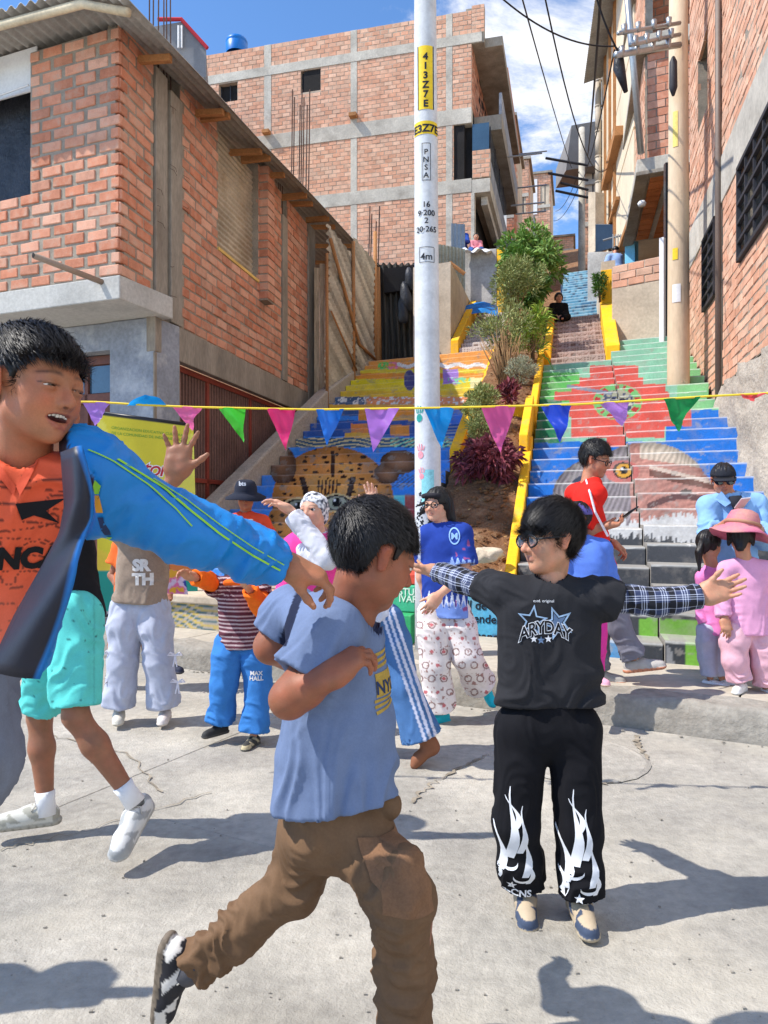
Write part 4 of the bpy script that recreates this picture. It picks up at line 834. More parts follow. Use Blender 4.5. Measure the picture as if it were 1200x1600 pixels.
# ------------------------------------------------------------------ houses farther up the hill
def simple_house(label, x0, x1, yt, yb, Y, depth, mm, rows, face='front', winc=glass_d, th=None):
    a, b = at(x0, yb, Y), at(x1, yb, Y+(x0-x1)/1150*Y*.25); u = Vector((b.x-a.x, b.y-a.y, 0)); L = u.length; u.normalize(); n = Vector((u.y, -u.x, 0)); O = Vector((a.x, a.y, 0)); z0, z1 = a.z, at(x0, yt, Y).z
    t = thing('brick_house', label, 'house', O+UPV*z0)
    m = MB(); m.obox(O, u, -n, UPV, (0, L), (.05, depth), (z0, z1)); m.build('wall', plaster_b, t)
    hs_ = [(f0*L, f1*L, z0+(z1-z0)*g0, z0+(z1-z0)*g1) for f0, f1, g0, g1 in rows]
    brickwork(t, O, u, n, L, z0, z1, .16, .34, .02, .024, holes=hs_, mo=mm[0], mi=mm[1], mort=mortar, nmax=60, wallname='facade', thick=.05, proud=.01)
    lf = -u; brickwork(t, O, SRn, -Vector((SRn.y, -SRn.x, 0)), min(depth, 5), z0, z1, .16, .34, .02, .024, mo=mm[0], mi=mm[1], nmax=10, wallname='side_wall', thick=.04, u_start=.1)
    rs_ = Vector((SRn.y, -SRn.x, 0)); brickwork(t, O+u*L, SRn, rs_, min(depth, 5), z0, z1, .16, .34, .02, .024, mo=mm[0], mi=mm[1], nmax=10, wallname='side_wall', thick=.04, u_start=.1)
    for h in hs_:
        m = MB(); m.obox(O, u, -n, UPV, (h[0], h[1]), (.1, .14), (h[2], h[3])); w = m.build('window', winc, t); m = MB(); m.obox(O, u, -n, UPV, ((h[0]+h[1])/2-.03, (h[0]+h[1])/2+.03), (.04, .1), (h[2], h[3])); m.build('frame', iron, w)
    m = MB(); m.obox(O, u, -n, UPV, (-.15, L+.15), (-.15, depth), (z1, z1+.15)); m.build('roof_slab', conc_d, t)
    for fz in (.33, .66): m = MB(); m.obox(O, u, -n, UPV, (0, L), (-.03, .05), (z0+(z1-z0)*fz, z0+(z1-z0)*fz+.22)); m.build('floor_band', conc, t)
    return t, O, u, n, L, z0, z1
pb, ob = (brick_po, brick_pi), (brick_o, brick_i)
simple_house('narrow reddish brick house with pipes right of the tall block', 775, 803, 186, 420, 38, 6, ob, [(.3, .7, .35, .55)])
t, O, u, n, L, z0, z1 = simple_house('pale brick house with jagged corner behind the green bush', 803, 826, 252, 420, 46, 5, pb, [(.45, .8, .5, .68)])
t, O, u, n, L, z0, z1 = simple_house('distant two storey brick house with a white panel and brown balcony', 826, 860, 274, 430, 54, 6, pb, [(.55, .95, .62, .9)])
m = MB(); m.obox(O, u, n, UPV, (-.2, .5), (.1, .8), (z0+(z1-z0)*.3, z0+(z1-z0)*.55)); m.build('balcony', grey_metal, t)
m = MB(); m.obox(O, u, n, UPV, (.3, .62), (.02, .06), (z0+(z1-z0)*.6, z0+(z1-z0)*.95)); m.build('white_panel', white_p, t)
simple_house('low distant brown brick house at the end of the stairs', 862, 896, 372, 440, 60, 5, pb, [(.1, .35, .3, .7), (.5, .8, .3, .7)])
# far right: tilted awning house, blue window
t, O, u, n, L, z0, z1 = simple_house('tall narrow house with blue window and a grey tilted awning on top', 912, 955, 222, 420, 34, 6, pb, [(.08, .6, .52, .75), (.3, .75, .15, .38)], winc=mat('blue_glass', lin(40, 110, 220), var=.3, vs=2, rough=.2, bump=0))
m = MB(); a, b = at(893, 196, 33), at(950, 186, 32); m.hexa([a, b, b+Vector((0, 3, -.6)), a+Vector((0, 3, -.6)), a+UPV*-1.55+Vector((.0, 1, 0)), b+UPV*-1.5+Vector((0, 1, 0)), b+UPV*-1.5+Vector((0, 3, 0)), a+UPV*-1.5+Vector((0, 3, 0))]); m.build('awning', mat('awning_sheet', lin(140, 136, 132), var=.1, rough=.7, bump=.1), t)
wl2 = thing('plaster_house', 'grey plaster ground floor with dark openings beside the blue stairs', 'house', S(14, .3, 7))
wall_px(wl2, 'wall', plaster, 918, 975, 394, 392, 480, 21, 20.4, .3); wall_px(wl2, 'dark_opening', glass_d, 930, 985, 350, 350, 395, 21.6, 20.8, .1)
wall_px(wl2, 'side_wall', plaster_b, 919, 930, 300, 300, 400, 22, 21.6, .3); wall_px(wl2, 'blue_wall', blue_paint, 976, 992, 354, 350, 425, 19.0, 18.8, .2)
gr = None
for k in range(7):
    m = MB(); m.tube([at(958+k*4, 420, 19.4), at(958+k*4, 366, 19.4)], .018, 5); m.build('gate_bar', steel, wl2)
m = MB(); m.tube([at(956, 400, 19.4), at(986, 398, 19.4)], .02, 5); m.build('gate_bar', steel, wl2); m = MB(); m.tube([at(942, 376, 19.6), at(978, 366, 19.4)], .03, 5); m.build('beam', grey_metal, wl2)
# cream panelled upper storey with drainpipe and wooden posts
ch = thing('panelled_house', 'overhanging cream panelled upper storeys with brown posts and a long drainpipe', 'house', S(14, .6, 8))
def rface(x0, Y0, x1, Y1, yb0, yt0): return at(x0, yb0, Y0), at(x1, yb0, Y1)
A, B = at(940, 365, 24.5), at(990, 350, 17.2); zlo = 8.35; zhi = 19
u = Vector((B.x-A.x, B.y-A.y, 0)); L = u.length; u.normalize(); n = Vector((-u.y, u.x, 0)); n = n if n.x < 0 else -n; O = Vector((A.x, A.y, 0))
def facebox(par, name, u0, u1, d0, d1, z0, z1, mm, bev=.008): m = MB(); m.obox(O, u, n, UPV, (u0, u1), (d0, d1), (z0, z1)); return m.build(name, mm, par, bevel=bev)
for z0, z1 in ((zlo, 10.3), (10.36, 12.4), (12.46, 14.6), (14.66, 19)):
    for k in range(3): facebox(ch, 'panel', L*k/3+.02, L*(k+1)/3-.02, -.06, 0, z0, z1, cream_panel)
facebox(ch, 'core', 0, L, -5, -.07, zlo, zhi, cream_panel)
facebox(ch, 'soffit_beam', 0, L, -.1, .1, zlo-.14, zlo-.01, wood)
for f in (.18, .36, .52): facebox(ch, 'post', L*f, L*f+.09, .0, .07, zlo-.1, zhi, wood); facebox(ch, 'post', L*f+.13, L*f+.17, .0, .05, zlo-.1, zhi, wood)
facebox(ch, 'brown_ledge', L*.3, L*.75, .0, .22, 11.1, 11.35, wood); facebox(ch, 'brown_ledge', L*.36, L*.66, .0, .12, 9.7, 9.8, wood)
m = MB(); pts = [O+u*(L*.02)+n*.12+UPV*z for z in np.linspace(8.1, 19, 14)]
for p, q in zip(pts, pts[1:]): m.tube([p, q-UPV*.02], .10, 10); m.tube([q-UPV*.05, q], .115, 10)
m.build('drainpipe', mat('pipe_grey', lin(178, 166, 150), var=.1, rough=.6, bump=.1), ch, smooth=True)
m = MB(); corrugated(m, O+u*.3+n*.6+UPV*15.5, u, n*-1+UPV*.25, L, 1.2, .11, .015); m.build('awning', zinc_d, ch, smooth=True)
# unfinished orange house behind the tan pole
uh = thing('unfinished_house', 'unfinished brick house with clay block ceilings under cantilevered floors', 'house', S(9.6, .9, 6))
UO = S(9.75, .62, 0); uu = SRn; un = STn
def ub(name, s0, s1, a0, a1, z0, z1, mm, bev=.01): m = MB(); m.obox(UO, uu, un, UPV, (s0, s1), (a0, a1), (z0, z1)); return m.build(name, mm, uh, bevel=bev)
for z0 in (8.25, 10.75, 13.3):
    ub('floor_slab', -.1, 4.0, -.02, 3.2, z0+.02, z0+.28, conc); ub('edge_beam', -.12, 4.0, -.04, .22, z0-.06, z0+.02, conc_d); ub('edge_beam', -.12, .1, .22, 3.2, z0-.06, z0+.02, conc_d)
    m = MB(); rr = random.Random(int(z0*10))
    for i in range(11):
        for j in range(4):
            m.obox(UO, uu, un, UPV, (.14+i*.34, .14+i*.34+.3), (.27+j*.42, .27+j*.42+.30), (z0-.01-rr.uniform(0, .015), z0+.02))
    m.build('clay_block_run', tile_clay, uh, kind='stuff', bevel=.01)
brickwork(uh, UO, un, -uu, 3.0, 8.55, 10.68, .16, .36, .02, .025, mo=brick_o, mi=brick_i, nmax=60, wallname='front_wall', u_start=.18, thick=.2, holes=[])
brickwork(uh, UO+un*.15, uu, -un, 4, 8.55, 10.68, .16, .36, .02, .025, mo=brick_po, mi=brick_pi, nmax=40, wallname='side_wall', u_start=.05, thick=.15)
brickwork(uh, UO+un*.15, uu, -un, 4, 11.05, 13.2, .16, .36, .02, .025, mo=brick_po, mi=brick_pi, nmax=40, wallname='side_wall', u_start=.05, thick=.15)
brickwork(uh, UO+uu*1.8, un, -uu, 3.0, 11.05, 13.2, .16, .36, .02, .025, mo=brick_o, mi=brick_i, nmax=40, wallname='front_wall', u_start=.35, thick=.2)
ub('back_wall', .8, 4.2, 1.15, 3.2, 4.6, 8.2, glass_d); ub('jamb', -.1, .15, .95, 1.13, 4.6, 8.2, conc)
m = MB(); p0 = UO+un*-.35+UPV*13.4-uu*.3; p1 = UO+un*.05+UPV*8.6-uu*.2; m.tube([p0, p1], .07, 8); m.build('brace_pole', steel, uh, smooth=True)
lb = MB(); c = at(1003, 322, 15.3); lb.tube([c, c+UPV*.06, c+UPV*.1], [.07, .09, .06], 10); lb.build('lamp_fitting', white_p, uh, smooth=True)
# ------------------------------------------------------------------ sunlit brick house on the right
RO = S(.3, 1.33, 0); RL = 7.55*1.032; RN = -Vector((SRn.y, -SRn.x, 0)); sc_ = 1.032
rh = thing('brick_house', 'sunlit pale brick house on the right with black window grilles', 'house', S(1, 1.5, .2))
us = lambda s: (s-.3)*sc_
w1 = (us(2.35), us(3.97), 4.40, 5.56); w2 = (us(5.42), us(6.4), 4.45, 5.56); w3 = (us(6.15), us(7.0), 7.55, 8.75); w4 = (us(2.2), us(3.6), 7.5, 9)
brickwork(rh, RO, SRn, RN, us(5.0), 3.08, 5.58, .118, .27, .016, .018, holes=[w1], mo=brick_po, mi=brick_pi, mort=mortar, nmax=110, wallname='wall', proud=.006)
brickwork(rh, RO, SRn, RN, RL, 2.2, 5.58, .118, .27, .016, .018, holes=[w2], mo=brick_po, mi=brick_pi, mort=mortar, nmax=110, wallname='wall', u_start=us(5.16), proud=.006)
brickwork(rh, RO, SRn, RN, RL, 6.22, 10.6, .118, .27, .016, .018, holes=[w3, w4], mo=brick_po, mi=brick_pi, mort=mortar, nmax=80, wallname='wall', proud=.006)
def rb_(name, mm, u0, u1, d0, d1, z0, z1, par=None, bev=.008): m = MB(); m.obox(RO, SRn, RN, UPV, (u0, u1), (d0, d1), (z0, z1)); return m.build(name, mm, par or rh, bevel=bev)
rb_('ring_beam', conc, 0, RL, -.25, .02, 5.582, 6.218); rb_('column', conc_d, us(5.0)+.002, us(5.158), -.2, -.005, 2.6, 5.578)
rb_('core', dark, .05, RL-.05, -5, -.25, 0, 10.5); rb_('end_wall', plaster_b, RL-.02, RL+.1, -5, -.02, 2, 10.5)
rb_('foundation', plaster, 0, us(4.95), -.2, -.012, 0, 3.078)
pipe = MB(); pa = RO+SRn*us(5.07)+RN*.05; pipe.tube([pa+UPV*2.55, pa+UPV*10], .04, 10); pipe.build('drainpipe', mat('taupe_pipe', lin(120, 106, 96), var=.1, rough=.5, bump=0), rh, smooth=True)
def plinth_pt(u, v): s = .0+5.0*u; top = 2.95-.35*sm(.3, .9, np.array(v)); return S(s, 1.20+.07*v+.04*math.sin(u*17)+.03*math.sin(v*9+u*5), (.5*s-.3)*(1-v)+v*3.06)
def grille(w, nh, nv, lab):
    f = rb_('window', glass_d, w[0], w[1], -.2, -.16, w[2], w[3], bev=0)
    for a, b, c, d in ((w[0], w[0]+.05, w[2], w[3]), (w[1]-.05, w[1], w[2], w[3]), (w[0], w[1], w[2], w[2]+.05), (w[0], w[1], w[3]-.05, w[3])): rb_('window_frame', iron, a, b, .0, .05, c, d, f, 0)
    for k in range(nv): x = w[0]+(w[1]-w[0])*(k+1)/(nv+1); rb_('grille_bar', iron, x-.018, x+.018, .01, .04, w[2]+.05, w[3]-.05, f, 0)
    for k in range(nh): z = w[2]+(w[3]-w[2])*(k+1)/(nh+1); rb_('grille_bar', iron, w[0]+.05, w[1]-.05, .0, .05, z-.02, z+.02, f, 0)
grille(w1, 4, 3, ''); grille(w2, 5, 1, '')
f = rb_('window', dark, w3[0], w3[1], -.24, -.2, w3[2], w3[3], bev=0); rb_('window_sill', conc, w3[0], w3[1], -.2, .0, w3[2]-.05, w3[2]-.003, f)
lump('plinth', rough_m, rh, plinth_pt, 80, 46, .10, 2.6, 61)
# ------------------------------------------------------------------ poles and wires
pole_c = mat('white_pole', lin(206, 208, 210), var=.12, vs=2.5, rough=.75, bump=.4, bs=50, bd=.003, stain=.5, stainc=lin(150, 148, 146), sscale=3.5)
PC = at(670, 1020, 5.9); PR = .105
p1 = thing('utility_pole', 'white painted concrete utility pole with black and yellow number plates', 'pole', (PC.x, PC.y, .2))
lean = Vector((-.012, 0, 1))
pax = lambda z: Vector((PC.x, PC.y, 0))+Vector((-.0055*(z-.2), 0, z))
m = MB(); m.tube([pax(z) for z in (0, 1, 2, 4, 6, 9)], [.112, .108, .103, .094, .086, .075], 32); m.build('shaft', pole_c, p1, smooth=True)
def on_pole(px0, px1, py0, py1, rr_, zc=None):
    """patch wrapped on the pole between two heights and two angles"""
    pass
def pole_r(z): return np.interp(z, [0, 1, 2, 4, 6, 9], [.112, .108, .103, .094, .086, .075])
def wrap(U, V, z0, dr=.0015):
    """flat lettering coordinates (metres) bent round the shaft: U sideways, V up"""
    z = z0+V; r = pole_r(z)+dr; th = U/pole_r(z); cx = PC.x-.0055*(z-.2); view = math.atan2(-PC.y, -PC.x+0.0)
    ang = view+th; return np.stack([cx+r*np.cos(ang), PC.y+r*np.sin(ang), z], 1)
def tri_shape(body=None, size=.1, polys=None, bold=0, align='CENTER', shear=0, space=1.0, line=1.0):
    """2D filled shape -> vertices (N,2), faces"""
    if body is not None:
        cu = bpy.data.curves.new('t', 'FONT'); cu.body = body; cu.size = size; cu.offset = bold; cu.align_x = align; cu.shear = shear; cu.resolution_u = 3; cu.space_character = space; cu.space_line = line
    else:
        cu = bpy.data.curves.new('t', 'CURVE'); cu.dimensions = '2D'; cu.fill_mode = 'BOTH'
        for pl_ in polys:
            sp = cu.splines.new('POLY'); sp.points.add(len(pl_)-1); sp.use_cyclic_u = True
            for k, q in enumerate(pl_): sp.points[k].co = (q[0], q[1], 0, 1)
    ob = bpy.data.objects.new('t', cu); me = bpy.data.meshes.new_from_object(ob); bpy.data.objects.remove(ob); bpy.data.curves.remove(cu)
    V = np.array([v.co[:2] for v in me.vertices]).reshape(-1, 2); Fc = [tuple(p.vertices) for p in me.polygons]; bpy.data.meshes.remove(me); return V, Fc
def fine(V, Fc, mx):
    bm = bmesh.new(); vs = [bm.verts.new((v[0], v[1], 0)) for v in V]
    for f in Fc:
        try: bm.faces.new([vs[i] for i in f])
        except ValueError: pass
    bmesh.ops.triangulate(bm, faces=list(bm.faces))
    for _ in range(5):
        es = [e for e in bm.edges if e.calc_length() > mx]
        if not es: break
        bmesh.ops.subdivide_edges(bm, edges=es, cuts=1); bmesh.ops.triangulate(bm, faces=[f for f in bm.faces if len(f.verts) > 3])
    bm.verts.index_update(); V = np.array([v.co[:2] for v in bm.verts]); Fc = [tuple(v.index for v in f.verts) for f in bm.faces]; bm.free(); return V, Fc
plate_y = mat('yellow_plate', lin(232, 196, 40), var=.15, rough=.6, bump=.1)
def pole_plate(z0, z1, half, mm, name='number_plate', dr=.003):
    n = 16; V = []
    U_ = np.linspace(-half, half, n+1); a = wrap(U_, np.zeros(n+1), z0, dr); b = wrap(U_, np.zeros(n+1), z1, dr); return mesh(name, np.vstack([a, b]), [(i, i+1, n+2+i, n+1+i) for i in range(n)], mm, p1, smooth=True)
def pole_text(body, z, size, bold=.002, parent=p1, rot=0, mm=ink, u=0):
    V, Fc = tri_shape(body, size, bold=bold); V, Fc = fine(V, Fc, .02)
    if rot: V = np.stack([-V[:, 1], V[:, 0]], 1)
    return mesh('lettering', wrap(V[:, 0]+u, V[:, 1], z, .0055), Fc, mm, parent)
zpx_ = lambda y: CAMZ-(y-800)/FPX*PC.y+.0
pole_plate(zpx_(180), zpx_(82), .058, plate_y); pole_plate(zpx_(218), zpx_(198), .115, plate_y)
for k, ch_ in enumerate('413Z7E'): pole_text(ch_, zpx_(104+k*14.5), .075, .003)
pole_text('E3Z7E', zpx_(215), .085, .003)
for k, ch_ in enumerate('PNSA'): pole_text(ch_, zpx_(250+k*12), .06, .001)
for k, (t_, y) in enumerate((('16', 331), ('9·200', 344), ('2', 356), ('20·265', 369))): pole_text(t_, zpx_(y), .062, .001)
pole_text('4m', zpx_(412), .075, .001)
def pole_rect(y0, y1, half, w=.004):
    for (a, b, u0, u1) in ((y0, y0, -half, half), (y1, y1, -half, half)):
        z = zpx_(a); U_ = np.linspace(u0, u1, 9); A_ = wrap(U_, np.zeros(9), z, .004); B_ = wrap(U_, np.zeros(9), z+w, .004); mesh('stencil_line', np.vstack([A_, B_]), [(i, i+1, 10+i, 9+i) for i in range(8)], ink, p1)
    for u0 in (-half, half):
        U_ = np.array([u0, u0+w]); A_ = wrap(U_, np.zeros(2), zpx_(y1), .004); B_ = wrap(U_, np.zeros(2), zpx_(y0), .004); mesh('stencil_line', np.vstack([A_, B_]), [(0, 1, 3, 2)], ink, p1)
pole_rect(233, 290, .033); pole_rect(393, 416, .06)
for y0, y1 in ((82, 180),):
    for u0 in (-.066, .06): U_ = np.array([u0, u0+.008]); mesh('plate_edge', np.vstack([wrap(U_, np.zeros(2), zpx_(y1), .0045), wrap(U_, np.zeros(2), zpx_(y0), .0045)]), [(0, 1, 3, 2)], ink, p1)
# paint marks near the foot: teal hand print, pink hand print, pale blue patch
def hand_print(cx, y, s, mm, nm):
    polys = [[(cx+math.cos(a)*.026*s, math.sin(a)*.03*s) for a in np.linspace(0, 6.28, 14)[:-1]]]
    for k, (dx, ln) in enumerate(((-.022, .04), (-.008, .055), (.008, .052), (.022, .036))): polys.append([(cx+dx*s-.005*s, .034*s), (cx+dx*s+.005*s, .034*s), (cx+dx*1.5*s+.005*s, .034*s+ln*s), (cx+dx*1.5*s-.004*s, .034*s+ln*s)])
    V, Fc = tri_shape(polys=polys); V, Fc = fine(V, Fc, .02); mesh(nm, wrap(V[:, 0], V[:, 1], zpx_(y), .003), Fc, mm, p1)
teal = mat('teal_paint', lin(40, 150, 140), var=.3, vs=20, rough=.7, bump=0); pinkp = mat('pink_paint', lin(232, 150, 160), var=.3, vs=25, rough=.7, bump=0); aqua = mat('aqua_paint', lin(150, 220, 224), var=.25, vs=12, rough=.7, bump=0)
hand_print(-.07, 655, 1.1, teal, 'hand_print'); hand_print(-.06, 712, 1.0, pinkp, 'hand_print'); hand_print(-.05, 745, .8, pinkp, 'hand_print')
pole_plate(zpx_(790), zpx_(735), .05, aqua, 'paint_patch', .002)
rr = random.Random(12); m = MB()
for i in range(150):
    z = zpx_(rr.uniform(770, 900)); th = rr.uniform(-.1, .05); s = rr.uniform(.003, .010); A_ = wrap(np.array([th-s, th+s, th+s*.6, th-s*.7]), np.array([-s, -s*.6, s*1.2, s]), z, .002); m.add([tuple(q) for q in A_], [(0, 1, 2, 3)])
m.build('paint_flecks', ink, p1, kind='stuff')
rock('rubble_collar', (PC.x, PC.y+.02, .14), .24, (1.15, .95, .55), kerb_m, 14, p1)
p2c = at(1060, 612, 11.2)
p2 = thing('utility_pole', 'tan wooden coloured utility pole with steel crossarms standing on the stairs', 'pole', (p2c.x, p2c.y, 2.9))
pole_t = mat('tan_pole', lin(204, 182, 152), var=.14, vs=1.5, rough=.8, bump=.4, bs=30, stain=.4, stainc=lin(226, 214, 190), sscale=1.2, stretch=(1, 1, .3))
m = MB(); m.tube([(p2c.x, p2c.y, z) for z in (2.5, 3.5, 5, 8, 11)], [.165, .162, .155, .14, .125], 28); m.build('shaft', pole_t, p2, smooth=True)
for y, x0, th in ((42, 966, .03), (76, 962, .045), (60, 985, .03)):
    a, b = at(1062, y-6, 11.0), at(x0, y+10, 10.2); m = MB(); m.tube([a, b], th, 8); m.build('crossarm', steel, p2, smooth=True)
    for f in (.2, .45, .7, .92): c = a.lerp(b, f); m = MB(); m.tube([c+Vector((0, -.03, -.04)), c+Vector((0, -.03, .08))], [.03, .045], 8); m.build('insulator', steel, p2, smooth=True)
m = MB(); c = at(1052, 118, 10.95); m.tube([c+UPV*.28, c+UPV*.2, c-UPV*.18, c-UPV*.3], [.02, .055, .06, .02], 12); m.build('cable_joint', iron, p2, smooth=True)
m = MB(); c = at(967, 105, 10.4); m.tube([c+UPV*.25, c, c+Vector((.1, 0, -.35))], [.05, .085, .03], 9); m.build('wrapped_joint', black_pl, p2, smooth=True)
m = MB(); m.tube([at(1062, 235, 11.05), at(1052, 260, 11.05)], .0, 4) if False else None
n = 12
for (y0, y1, mm_, nm) in ((448, 476, white_p, 'paper_notice'), (392, 410, plate_y, 'paint_mark'), (180, 235, mat('pale_yellow_wash', lin(226, 206, 120), var=.2, rough=.8), 'paint_mark')):
    th0 = math.atan2(-p2c.y, -p2c.x)-.55; V = []
    for z in (at(0, y1, p2c.y).z, at(0, y0, p2c.y).z):
        r = np.interp(z, [2.5, 3.5, 5, 8, 11], [.165, .162, .155, .14, .125])+.006
        for i in range(n+1): a = th0+(.75 if nm == 'paper_notice' else .5)*i/n; V.append((p2c.x+r*math.cos(a), p2c.y+r*math.sin(a), z))
    mesh(nm, V, [(i, i+1, n+2+i, n+1+i) for i in range(n)], mm_, p2)
m = MB(); fp = at(909, 440, 30); m.tube([(fp.x, fp.y, z) for z in (8, 12, 17)], [.16, .14, .12], 10)
p3 = thing('utility_pole', 'thin distant grey pole with many short crossarms near the blue window', 'pole', (fp.x, fp.y, 9)); m.build('shaft', conc, p3, smooth=True)
for y, w in ((262, 1.6), (285, 1.5), (300, 1.0), (312, 1.2)):
    z = at(0, y, 30).z; m = MB(); m.tube([(fp.x+.2, fp.y-.2, z), (fp.x-w, fp.y-.6, z+.1)], .05, 6); m.build('crossarm', iron, p3)
def wire(a, b, sag, r, label, nm='cable', n=24):
    a, b = Vector(a), Vector(b); P = [a.lerp(b, t)-UPV*sag*4*t*(1-t) for t in np.linspace(0, 1, n)]; m = MB(); m.tube(P, r, 5); o = m.build(nm, cable, None, smooth=True); return tag(o, label, 'cable', None)
wire(at(800, -60, 9), at(893, 262, 29), .1, .012, 'long straight black cable crossing the cloud to the far pole')
wire(at(840, -60, 10), at(960, 235, 24), 1.6, .013, 'loose black cable sagging low in front of the cloud')
wire(at(745, -40, 9), at(962, 72, 10.3), .25, .011, 'black cable running from the top edge to the crossarm tip')
wire(at(942, -60, 9), at(918, 245, 27), .3, .022, 'thick dark cable bundle hanging beside the cream house', n=30)
wire(at(916, -60, 10), at(966, 80, 10.3), .12, .014, 'short black cable dropping steeply to the crossarm')
wire(at(960, 78, 10.3), at(902, 290, 29), .5, .012, 'thin cable from the crossarm down to the far pole')
wire(at(868, 330, 45), at(905, 268, 29.8), .4, .014, 'faint cable from the brick houses to the far pole')
wire(at(865, 345, 45), at(905, 290, 29.8), .4, .014, 'second faint cable low between brick houses and far pole')
# ------------------------------------------------------------------ implicit surfaces for people: smooth unions meshed with surface nets
A3 = lambda v: np.array(v, np.float64)
def nrm(v): v = A3(v); return v/max(np.linalg.norm(v), 1e-9)
class Field:
    def __init__(s, lo, hi, h):
        s.lo = A3(lo); s.h = h; n = np.ceil((A3(hi)-s.lo)/h).astype(int)+1
        s.n = n; s.F = np.full(tuple(n), .3, np.float32); s.ax = [(s.lo[i]+h*np.arange(n[i])).astype(np.float32) for i in range(3)]
    def blk(s, lo, hi, m):
        a = np.clip(np.floor((A3(lo)-m-s.lo)/s.h).astype(int), 0, s.n); b = np.clip(np.ceil((A3(hi)+m-s.lo)/s.h).astype(int)+1, 0, s.n)
        if (b <= a).any(): return None
        sl = tuple(slice(a[i], b[i]) for i in range(3)); X = s.ax[0][sl[0]][:, None, None]; Y = s.ax[1][sl[1]][None, :, None]; Z = s.ax[2][sl[2]][None, None, :]
        return sl, X, Y, Z
    def op(s, p, k=.0, sub=False, clips=()):
        m = k+3*s.h+(.02 if p[0] == 'el' else 0)
        q = s.blk(p[1], p[2], m)
        if q is None: return s
        sl, X, Y, Z = q; d = p[3](X, Y, Z)
        for o, n in clips: d = np.maximum(d, (X-o[0])*n[0]+(Y-o[1])*n[1]+(Z-o[2])*n[2])
        F = s.F[sl]
        if sub:
            d = -d
            if k > 0: hh = np.maximum(k-np.abs(F-d), 0)/k; s.F[sl] = np.maximum(F, d)+hh*hh*k*.25
            else: s.F[sl] = np.maximum(F, d)
        else:
            if k > 0: hh = np.maximum(k-np.abs(F-d), 0)/k; s.F[sl] = np.minimum(F, d)-hh*hh*k*.25
            else: s.F[sl] = np.minimum(F, d)
        return s
    def plane(s, o, n):
        o, n = A3(o), nrm(n); X, Y, Z = s.ax[0][:, None, None], s.ax[1][None, :, None], s.ax[2][None, None, :]
        s.F = np.maximum(s.F, ((X-o[0])*n[0]+(Y-o[1])*n[1]+(Z-o[2])*n[2]).astype(np.float32)); return s
    def mesh(s):
        F = s.F; F[0] = F[-1] = .1; F[:, 0] = F[:, -1] = .1; F[:, :, 0] = F[:, :, -1] = .1
        ins = F < 0; nx, ny, nz = F.shape; cnt = np.zeros((nx-1, ny-1, nz-1), np.int8)
        for dx in (0, 1):
            for dy in (0, 1):
                for dz in (0, 1): cnt += ins[dx:nx-1+dx, dy:ny-1+dy, dz:nz-1+dz]
        act = (cnt > 0) & (cnt < 8); ci = np.argwhere(act)
        if len(ci) == 0: return np.zeros((0, 3)), np.zeros((0, 4), int)
        idx = np.full(act.shape, -1, np.int32); idx[act] = np.arange(len(ci)); acc = np.zeros((len(ci), 3)); w = np.zeros(len(ci))
        cor = [(a, b, c) for a in (0, 1) for b in (0, 1) for c in (0, 1)]
        val = {c: F[ci[:, 0]+c[0], ci[:, 1]+c[1], ci[:, 2]+c[2]] for c in cor}
        for c in cor:
            for axx in range(3):
                if c[axx]: continue
                d = list(c); d[axx] = 1; a, b = val[c], val[tuple(d)]; x = (a < 0) != (b < 0); t = np.where(x, a/np.where(x, a-b, 1), 0)
                P = np.tile(np.array(c, float), (len(ci), 1)); P[:, axx] += t; acc += P*x[:, None]; w += x
        V = s.lo+(ci+acc/w[:, None])*s.h; Q = []
        for axx in range(3):
            sl0 = [slice(None)]*3; sl1 = [slice(None)]*3; sl0[axx] = slice(0, -1); sl1[axx] = slice(1, None); a, b = ins[tuple(sl0)], ins[tuple(sl1)]
            e = np.argwhere(a != b); fl = a[e[:, 0], e[:, 1], e[:, 2]]; u, v = [(1, 2), (2, 0), (0, 1)][axx]
            ok = (e[:, u] > 0) & (e[:, v] > 0) & (e[:, u] < F.shape[u]-1) & (e[:, v] < F.shape[v]-1); e, fl = e[ok], fl[ok]
            def g(du, dv): q = e.copy(); q[:, u] -= du; q[:, v] -= dv; return idx[q[:, 0], q[:, 1], q[:, 2]]
            q = np.stack([g(1, 1), g(0, 1), g(0, 0), g(1, 0)], 1); q[~fl] = q[~fl][:, ::-1]; Q.append(q)
        Q = np.vstack(Q); return V, Q[(Q >= 0).all(1)]
def rc(a, b, ra, rb, fn=None, ff=1.0):
    """round cone a-b; fn, ff: flattened along fn to the share ff"""
    a, b = A3(a), A3(b); ba = b-a; L2 = max(ba@ba, 1e-9); R_ = max(ra, rb); lo = np.minimum(a, b)-R_; hi = np.maximum(a, b)+R_
    if fn is not None: fn = nrm(fn)
    def f(X, Y, Z):
        x, y, z = X-a[0], Y-a[1], Z-a[2]; t = np.clip((x*ba[0]+y*ba[1]+z*ba[2])/L2, 0, 1); vx, vy, vz = x-t*ba[0], y-t*ba[1], z-t*ba[2]; q = vx*vx+vy*vy+vz*vz
        if fn is not None: vd = vx*fn[0]+vy*fn[1]+vz*fn[2]; q = q+vd*vd*(1/ff**2-1)
        d = np.sqrt(q)-(ra+(rb-ra)*t)
        return (d*(ff+.35*(1-ff)) if fn is not None else d).astype(np.float32)
    return ('rc', lo, hi, f)
